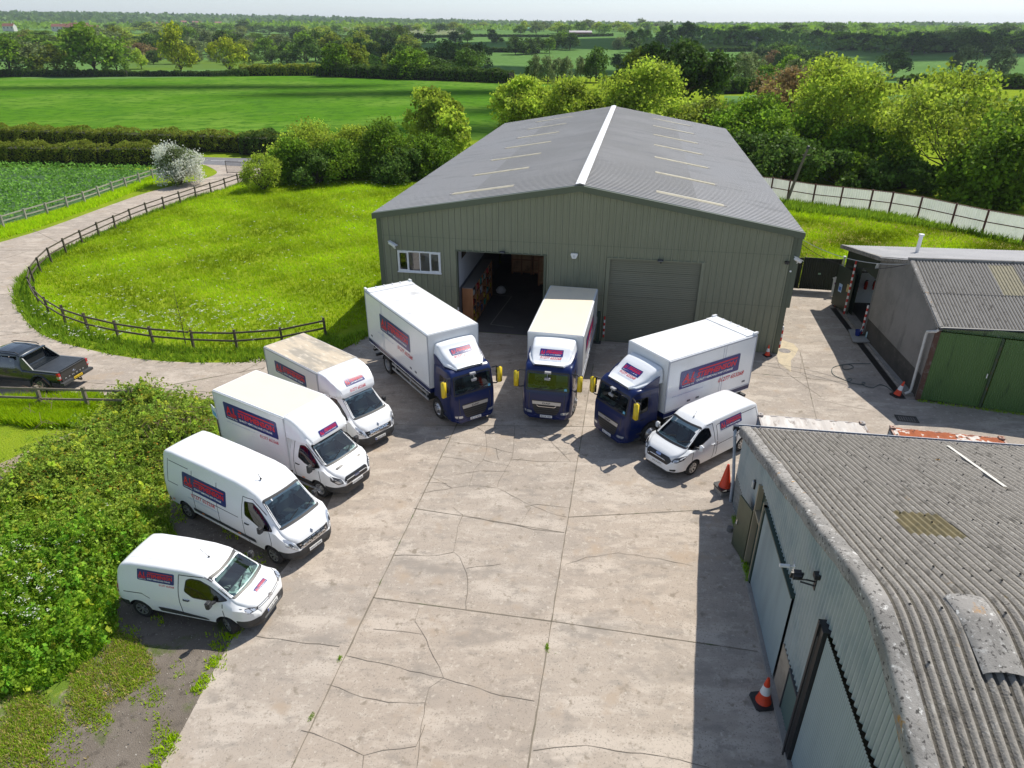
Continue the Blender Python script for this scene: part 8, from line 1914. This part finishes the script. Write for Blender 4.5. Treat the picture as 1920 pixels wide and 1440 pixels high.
# left bank of brambles and nettles, surveyed outline
bank = [gp2(*p) for p in [(195, 742), (300, 744), (402, 757), (405, 838), (372, 850), (316, 890), (318, 985), (335, 1010), (300, 1060), (225, 1075), (215, 1190), (180, 1230), (90, 1290), (0, 1310), (-120, 1330), (-160, 1000), (0, 905), (60, 850), (120, 835), (150, 800), (205, 790)]]
bm_ = [Vector(p) for p in bank]
def bank_h(X, Y):
    d = np.full(np.shape(X), 1e9)
    for i in range(len(bank)):
        a = np.array(bank[i - 1]); b = np.array(bank[i]); ab = b - a; t = np.clip(((X - a[0]) * ab[0] + (Y - a[1]) * ab[1]) / (ab @ ab), 0, 1); d = np.minimum(d, np.hypot(X - a[0] - t * ab[0], Y - a[1] - t * ab[1]))
    up = sm(15.5, 21.0, Y)
    hgt = (.30 + .42 * up) + (.22 + .12 * up) * np.sin(X * 1.1 + 1) * np.cos(Y * .9) + .16 * np.sin(X * 2.9 + Y * 1.3) + .10 * np.sin(X * 5.3 - Y * 4.1)
    return np.maximum(hgt, .12) * sm(0, 1.1, d)
rg = np.random.default_rng(33)
X, Y = scatter(bank, 105000, rg); k = (X > -19.5) & (X < -5); X = X[k]; Y = Y[k]
Z = bank_h(X, Y); Z = Z - rg.random(len(X)) ** 2 * .3 + rg.normal(0, .03, len(X)); Z = np.maximum(Z, .03)
br = (sm(14.5, 17.5, Y + 1.2 * np.sin(X * 1.3)) > rg.random(len(X)))
for sel, m, nm, lab, sz in ((br, LEAF['bramble'], 'brambles', 'thick bramble patch behind the vans on the left', .085), (~br, LEAF['nettle'], 'nettles', 'fresh green nettles and weeds left of the smallest van', .085)):
    P = np.stack([X[sel], Y[sel], Z[sel]], 1); t = rg.uniform(.65, 1.35, len(P)) * (1 + .2 * np.sin(P[:, 0] * 1.9) * np.cos(P[:, 1] * 1.6)); red = (rg.random(len(P)) < (.10 if nm == 'brambles' else .02))
    T = np.stack([t * np.where(red, 1.9, 1.0), t * np.where(red, .75, 1.0), t], 1)
    o = new_obj(nm, quads_mesh(nm, leaf_quads(P, sz, rg, .25), m, T), kind='stuff'); tag(o, lab, 'undergrowth')
# arching sprays and taller stalks that break the surface of the bank
def sprays(name, n, m, label, seed, ymin, ymax, up=(.10, .45), ln=(.5, 1.2), sz=.075, per=18):
    rg = np.random.default_rng(seed); bx, by = scatter(bank, n * 6, rg); k = (bx > -19) & (by > ymin) & (by < ymax); bx = bx[k][:n]; by = by[k][:n]; n = len(bx)
    a = rg.uniform(0, 6.283, n); L = rg.uniform(*ln, n); H = rg.uniform(*up, n); t = np.tile(np.linspace(0, 1, per), (n, 1))
    X_ = bx[:, None] + np.cos(a)[:, None] * t * L[:, None]; Y_ = by[:, None] + np.sin(a)[:, None] * t * L[:, None]; Z_ = bank_h(bx, by)[:, None] + H[:, None] * np.sin(t * 2.6)
    P = np.stack([X_, Y_, Z_], -1).reshape(-1, 3) + rg.normal(0, .035, (n * per, 3)); tt = np.repeat(rg.uniform(.6, 1.45, n), per) * rg.uniform(.85, 1.15, n * per); hue = np.repeat(rg.uniform(-.15, .25, n), per)
    o = new_obj(name, quads_mesh(name, leaf_quads(P, sz, rg, .2), m, np.stack([tt * (1 + hue), tt, tt], 1)), kind='stuff'); tag(o, label, 'undergrowth')
sprays('bramble_sprays', 1500, LEAF['bramble'], 'arching leafy bramble shoots standing out of the bramble patch', 41, 15.5, 30)
sprays('nettle_stalks', 1100, LEAF['nettle'], 'taller nettle stalks rising above the weeds left of the smallest van', 42, 9, 18, (.3, .7), (.08, .3), .09, 14)
sprays('dock_leaves', 260, LEAF['bright'], 'pale broad leaved plants mixed through the bank', 43, 9, 30, (.15, .4), (.1, .35), .15, 9)
# soil mound under them
def mound():
    g = .35; xs = np.arange(-20, -6, g); ys = np.arange(8.5, 30, g); GX, GY = np.meshgrid(xs, ys); H = bank_h(GX, GY) * inpoly(GX.ravel(), GY.ravel(), bank).reshape(GX.shape); V = np.stack([GX, GY, H - .22], -1).reshape(-1, 3); ny, nx = GX.shape; idx = np.arange(ny * nx).reshape(ny, nx)
    F = np.stack([idx[:-1, :-1], idx[:-1, 1:], idx[1:, 1:], idx[1:, :-1]], -1).reshape(-1, 4); F = [tuple(f) for f in F if V[f][:, 2].max() > -.19]
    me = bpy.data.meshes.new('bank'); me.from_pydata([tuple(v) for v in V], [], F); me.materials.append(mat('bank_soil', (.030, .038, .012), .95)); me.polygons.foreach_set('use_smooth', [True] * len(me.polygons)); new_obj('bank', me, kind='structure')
mound()
# dead bramble stems
q = MB(); rr_ = random.Random(6)
for i in range(260):
    if i < 150: px, py = rr_.uniform(300, 405), rr_.uniform(745, 840)
    else: px, py = rr_.uniform(60, 330), rr_.uniform(748, 900)
    a = gp2(px, py); z = float(bank_h(np.array(a[0]), np.array(a[1]))); an = rr_.uniform(0, 6.28); l = rr_.uniform(.4, 1.0)
    q.tube([(a[0], a[1], z - .1), (a[0] + math.cos(an) * l * .5, a[1] + math.sin(an) * l * .5, z + .22), (a[0] + math.cos(an) * l, a[1] + math.sin(an) * l, z + .0)], .008, 4, cap=False)
o = q.build('bramble_stems', mat('dead_stem', (.20, .13, .09), .8), None); o['kind'] = 'stuff'; tag(o, 'brown dead bramble stems arching over the bramble patch', 'undergrowth')
# lower-left rough grass
lo = [gp2(*p) for p in [(0, 1290), (90, 1270), (180, 1220), (215, 1185), (260, 1200), (300, 1260), (230, 1310), (170, 1400), (160, 1500), (-300, 1500), (-300, 1300)]]
X, Y = scatter(lo, 26000, rg); f = np.sin(X * 1.7 + .6 * np.sin(Y * 2)) * np.sin(Y * 1.5 + 1) + .5 * np.sin(X * 4.1 + Y * 3.3); k = f > rg.uniform(-.5, .6, len(f)) - .1; X = X[k]; Y = Y[k]; tufts('rough_grass', X[::2], Y[::2], .09, .04, leafm('grass_rough', (.34, .50, .04), .45), 'short rough green grass in the lower left corner', rg, 3); tufts('dry_grass', X[1::3], Y[1::3], .08, .05, GDRY, 'dry straw coloured grass mixed into the lower left corner', rg, 3)
X, Y = scatter(bank, 9000, rg, lambda X, Y: (Y > 19.5) | (X < -19)); Z0 = bank_h(X, Y) * .8; tufts('bank_grass', X, Y, .22, .05, GD_, 'long green grass growing through the weeds on the bank', rg, 4, z0=Z0)
ug = [gp2(*p) for p in [(0, 752), (190, 745), (150, 800), (60, 800), (0, 790), (-60, 790), (-60, 752)]]
X, Y = scatter(ug, 14000, rg); tufts('bank_top_grass', X, Y, .35, .07, GB_, 'bright long grass under the short fence by the pickup', rg, 3)
# weeds dotted over the stony verge and its edge
gvp = list(gv) + list(gvo); X, Y = scatter(gvp, 9000, rg); f = np.sin(X * 2.3 + 1) * np.sin(Y * 1.9) + .6 * np.sin(X * 5 + Y * 4); k = (f > .55) | ((Y < 12.5) & (f > .15)); X = X[k]; Y = Y[k]; tufts('verge_tufts', X, Y, .09, .045, GB_, 'small grass tufts scattered over the stony verge', rg, 4)
ex = [gv[int(i)] for i in rg.uniform(8, len(gv) - 1, 900)]; X = np.array([p[0] for p in ex]) + rg.normal(-.15, .10, 900) + 0; Y = np.array([p[1] for p in ex]) + rg.normal(0, .2, 900); k = (np.sin(Y * 3.1) + np.sin(Y * 7.7) > .1) & (Y < 15); tufts('edge_grass', X[k], Y[k], .12, .05, GB_, 'grass fringe creeping over the edge of the concrete', rg, 5)
umbels('bank_umbels', [(gp2(60, 1080), (.35, .25), 16), (gp2(100, 1120), (.4, .3), 14), (gp2(60, 1170), (.5, .4), 22), (gp2(90, 1200), (.2, .15), 10), (gp2(140, 1060), (.3, .3), 5), (gp2(200, 1000), (.3, .3), 5)], 'white umbel flowers among the nettles on the left bank', 8, .05, (1.0, 1.25))
# stones on the verge
rg = np.random.default_rng(71); X, Y = scatter(gvp, 2600, rg); P = np.stack([X, Y, np.full(len(X), .012)], 1); o = new_obj('stones', quads_mesh('stones', leaf_quads(P, .035, rg, .0, 1.2), mat('stone_chips', (.34, .31, .27), .9), np.ones((len(X), 3))), kind='stuff'); tag(o, 'loose pale stone chips on the earth verge', 'stones')
# grass fringes on the yard side of the blue barn and the shed doors
X = []; Y = []
for i in range(500): s = rg.uniform(1.0, 4.3); p = nb(s, rg.uniform(.02, .18), 0); X.append(p[0]); Y.append(p[1])
for i in range(400): p = frontpt(rg.uniform(0, 9), .2, 0); m_ = SH.location; c_, s_ = math.cos(ang_s), math.sin(ang_s); X.append(m_.x + p[0] * c_ - p[1] * s_ + rg.normal(0, .04)); Y.append(m_.y + p[0] * s_ + p[1] * c_ + rg.normal(0, .05))
tufts('wall_foot_weeds', np.array(X), np.array(Y), .12, .03, GD_, 'thin weeds at the foot of the barn and shed walls', rg, 3)
tufts('joint_weeds', *(lambda a: (a[:, 0], a[:, 1]))(np.array([[bl(-9.4 + rg.normal(0, .03), b)[0], bl(0, b)[1] + .0 - 0 * b] for b in [-20]] + [list(Vector(bl(a, b)) + Vector((rg.normal(0, .02), rg.normal(0, .06)))) for a, b in [(-9.4, -21.45)] * 60 + [(-14.9, -22.8)] * 30 + [(-14.9, -24.6)] * 25 + [(-14.9, -26.3)] * 25][1:])), .07, .02, GD_, 'little weeds in the slab joints', rg, 3)

# ---------------- clouds high above the frame (they throw the broad shadows over the fields)
CLM = mat('cloud_white', (.85, .85, .87), 1.0, spec=0)
def cloud(tx, ty, rx, ry, h, label, seed, ang=0):
    """hangs so that its shadow falls about (tx, ty)"""
    rg = random.Random(seed); cx = tx + .53 * h; cy = ty + .525 * h; bm = bmesh.new()
    for i in range(16):
        a = rg.uniform(0, 6.28); r_ = rg.random() ** .5; s = rg.uniform(.35, .62)
        m = Matrix.Translation((math.cos(a) * r_ * rx * .62, math.sin(a) * r_ * ry * .62, rg.uniform(0, 8))) @ Matrix.Diagonal((rx * s, ry * s, 10 * s + 5, 1))
        bmesh.ops.create_icosphere(bm, subdivisions=3, radius=1, matrix=m)
    for v in bm.verts: v.co += Vector((math.sin(v.co.y * .13 + seed), math.cos(v.co.x * .11), math.sin(v.co.x * .2) * .4)) * min(rx, ry) * .07
    me = bpy.data.meshes.new('cloud'); bm.to_mesh(me); bm.free(); me.materials.append(CLM); me.polygons.foreach_set('use_smooth', [True] * len(me.polygons)); o = new_obj('cloud', me); o.location = (cx, cy, h); o.rotation_euler.z = ang; tag(o, label, 'cloud'); return o
for i, (x, y, rx, ry, lab) in enumerate([(25, 158, 42, 12, 'long thin cloud whose shadow bands the middle of the big field'), (-85, 212, 55, 7, 'long cloud shading the far left part of the big field'), (-15, 196, 50, 8, 'small long cloud shading the far middle of the big field'), (10, 122, 40, 10, 'small cloud shading the near right corner of the big field'),
        (60, 430, 200, 60, 'broad cloud over the crop fields behind the warehouse'), (440, 640, 190, 70, 'broad cloud over the right hand fields'), (100, 800, 420, 120, 'long cloud over the far crop field'), (60, 105, 1, 1, '')]):
    if lab: cloud(x, y, rx, ry, 1300, lab, i + 1, .12 if i < 3 else 0)

# ---------------- air: the far country fades a little
hm = bpy.data.materials.new('air'); hm.use_nodes = True; hn = hm.node_tree
for n_ in list(hn.nodes): hn.nodes.remove(n_)
pv = hn.nodes.new('ShaderNodeVolumePrincipled'); pv.inputs['Color'].default_value = (.80, .88, 1, 1); pv.inputs['Density'].default_value = .00008; pv.inputs['Anisotropy'].default_value = .2
ho = hn.nodes.new('ShaderNodeOutputMaterial'); hn.links.new(pv.outputs[0], ho.inputs['Volume'])
q = MB(); q.box(-9200, 9200, -9200, 9200, -20, 130); o = q.build('haze', hm); o['kind'] = 'stuff'
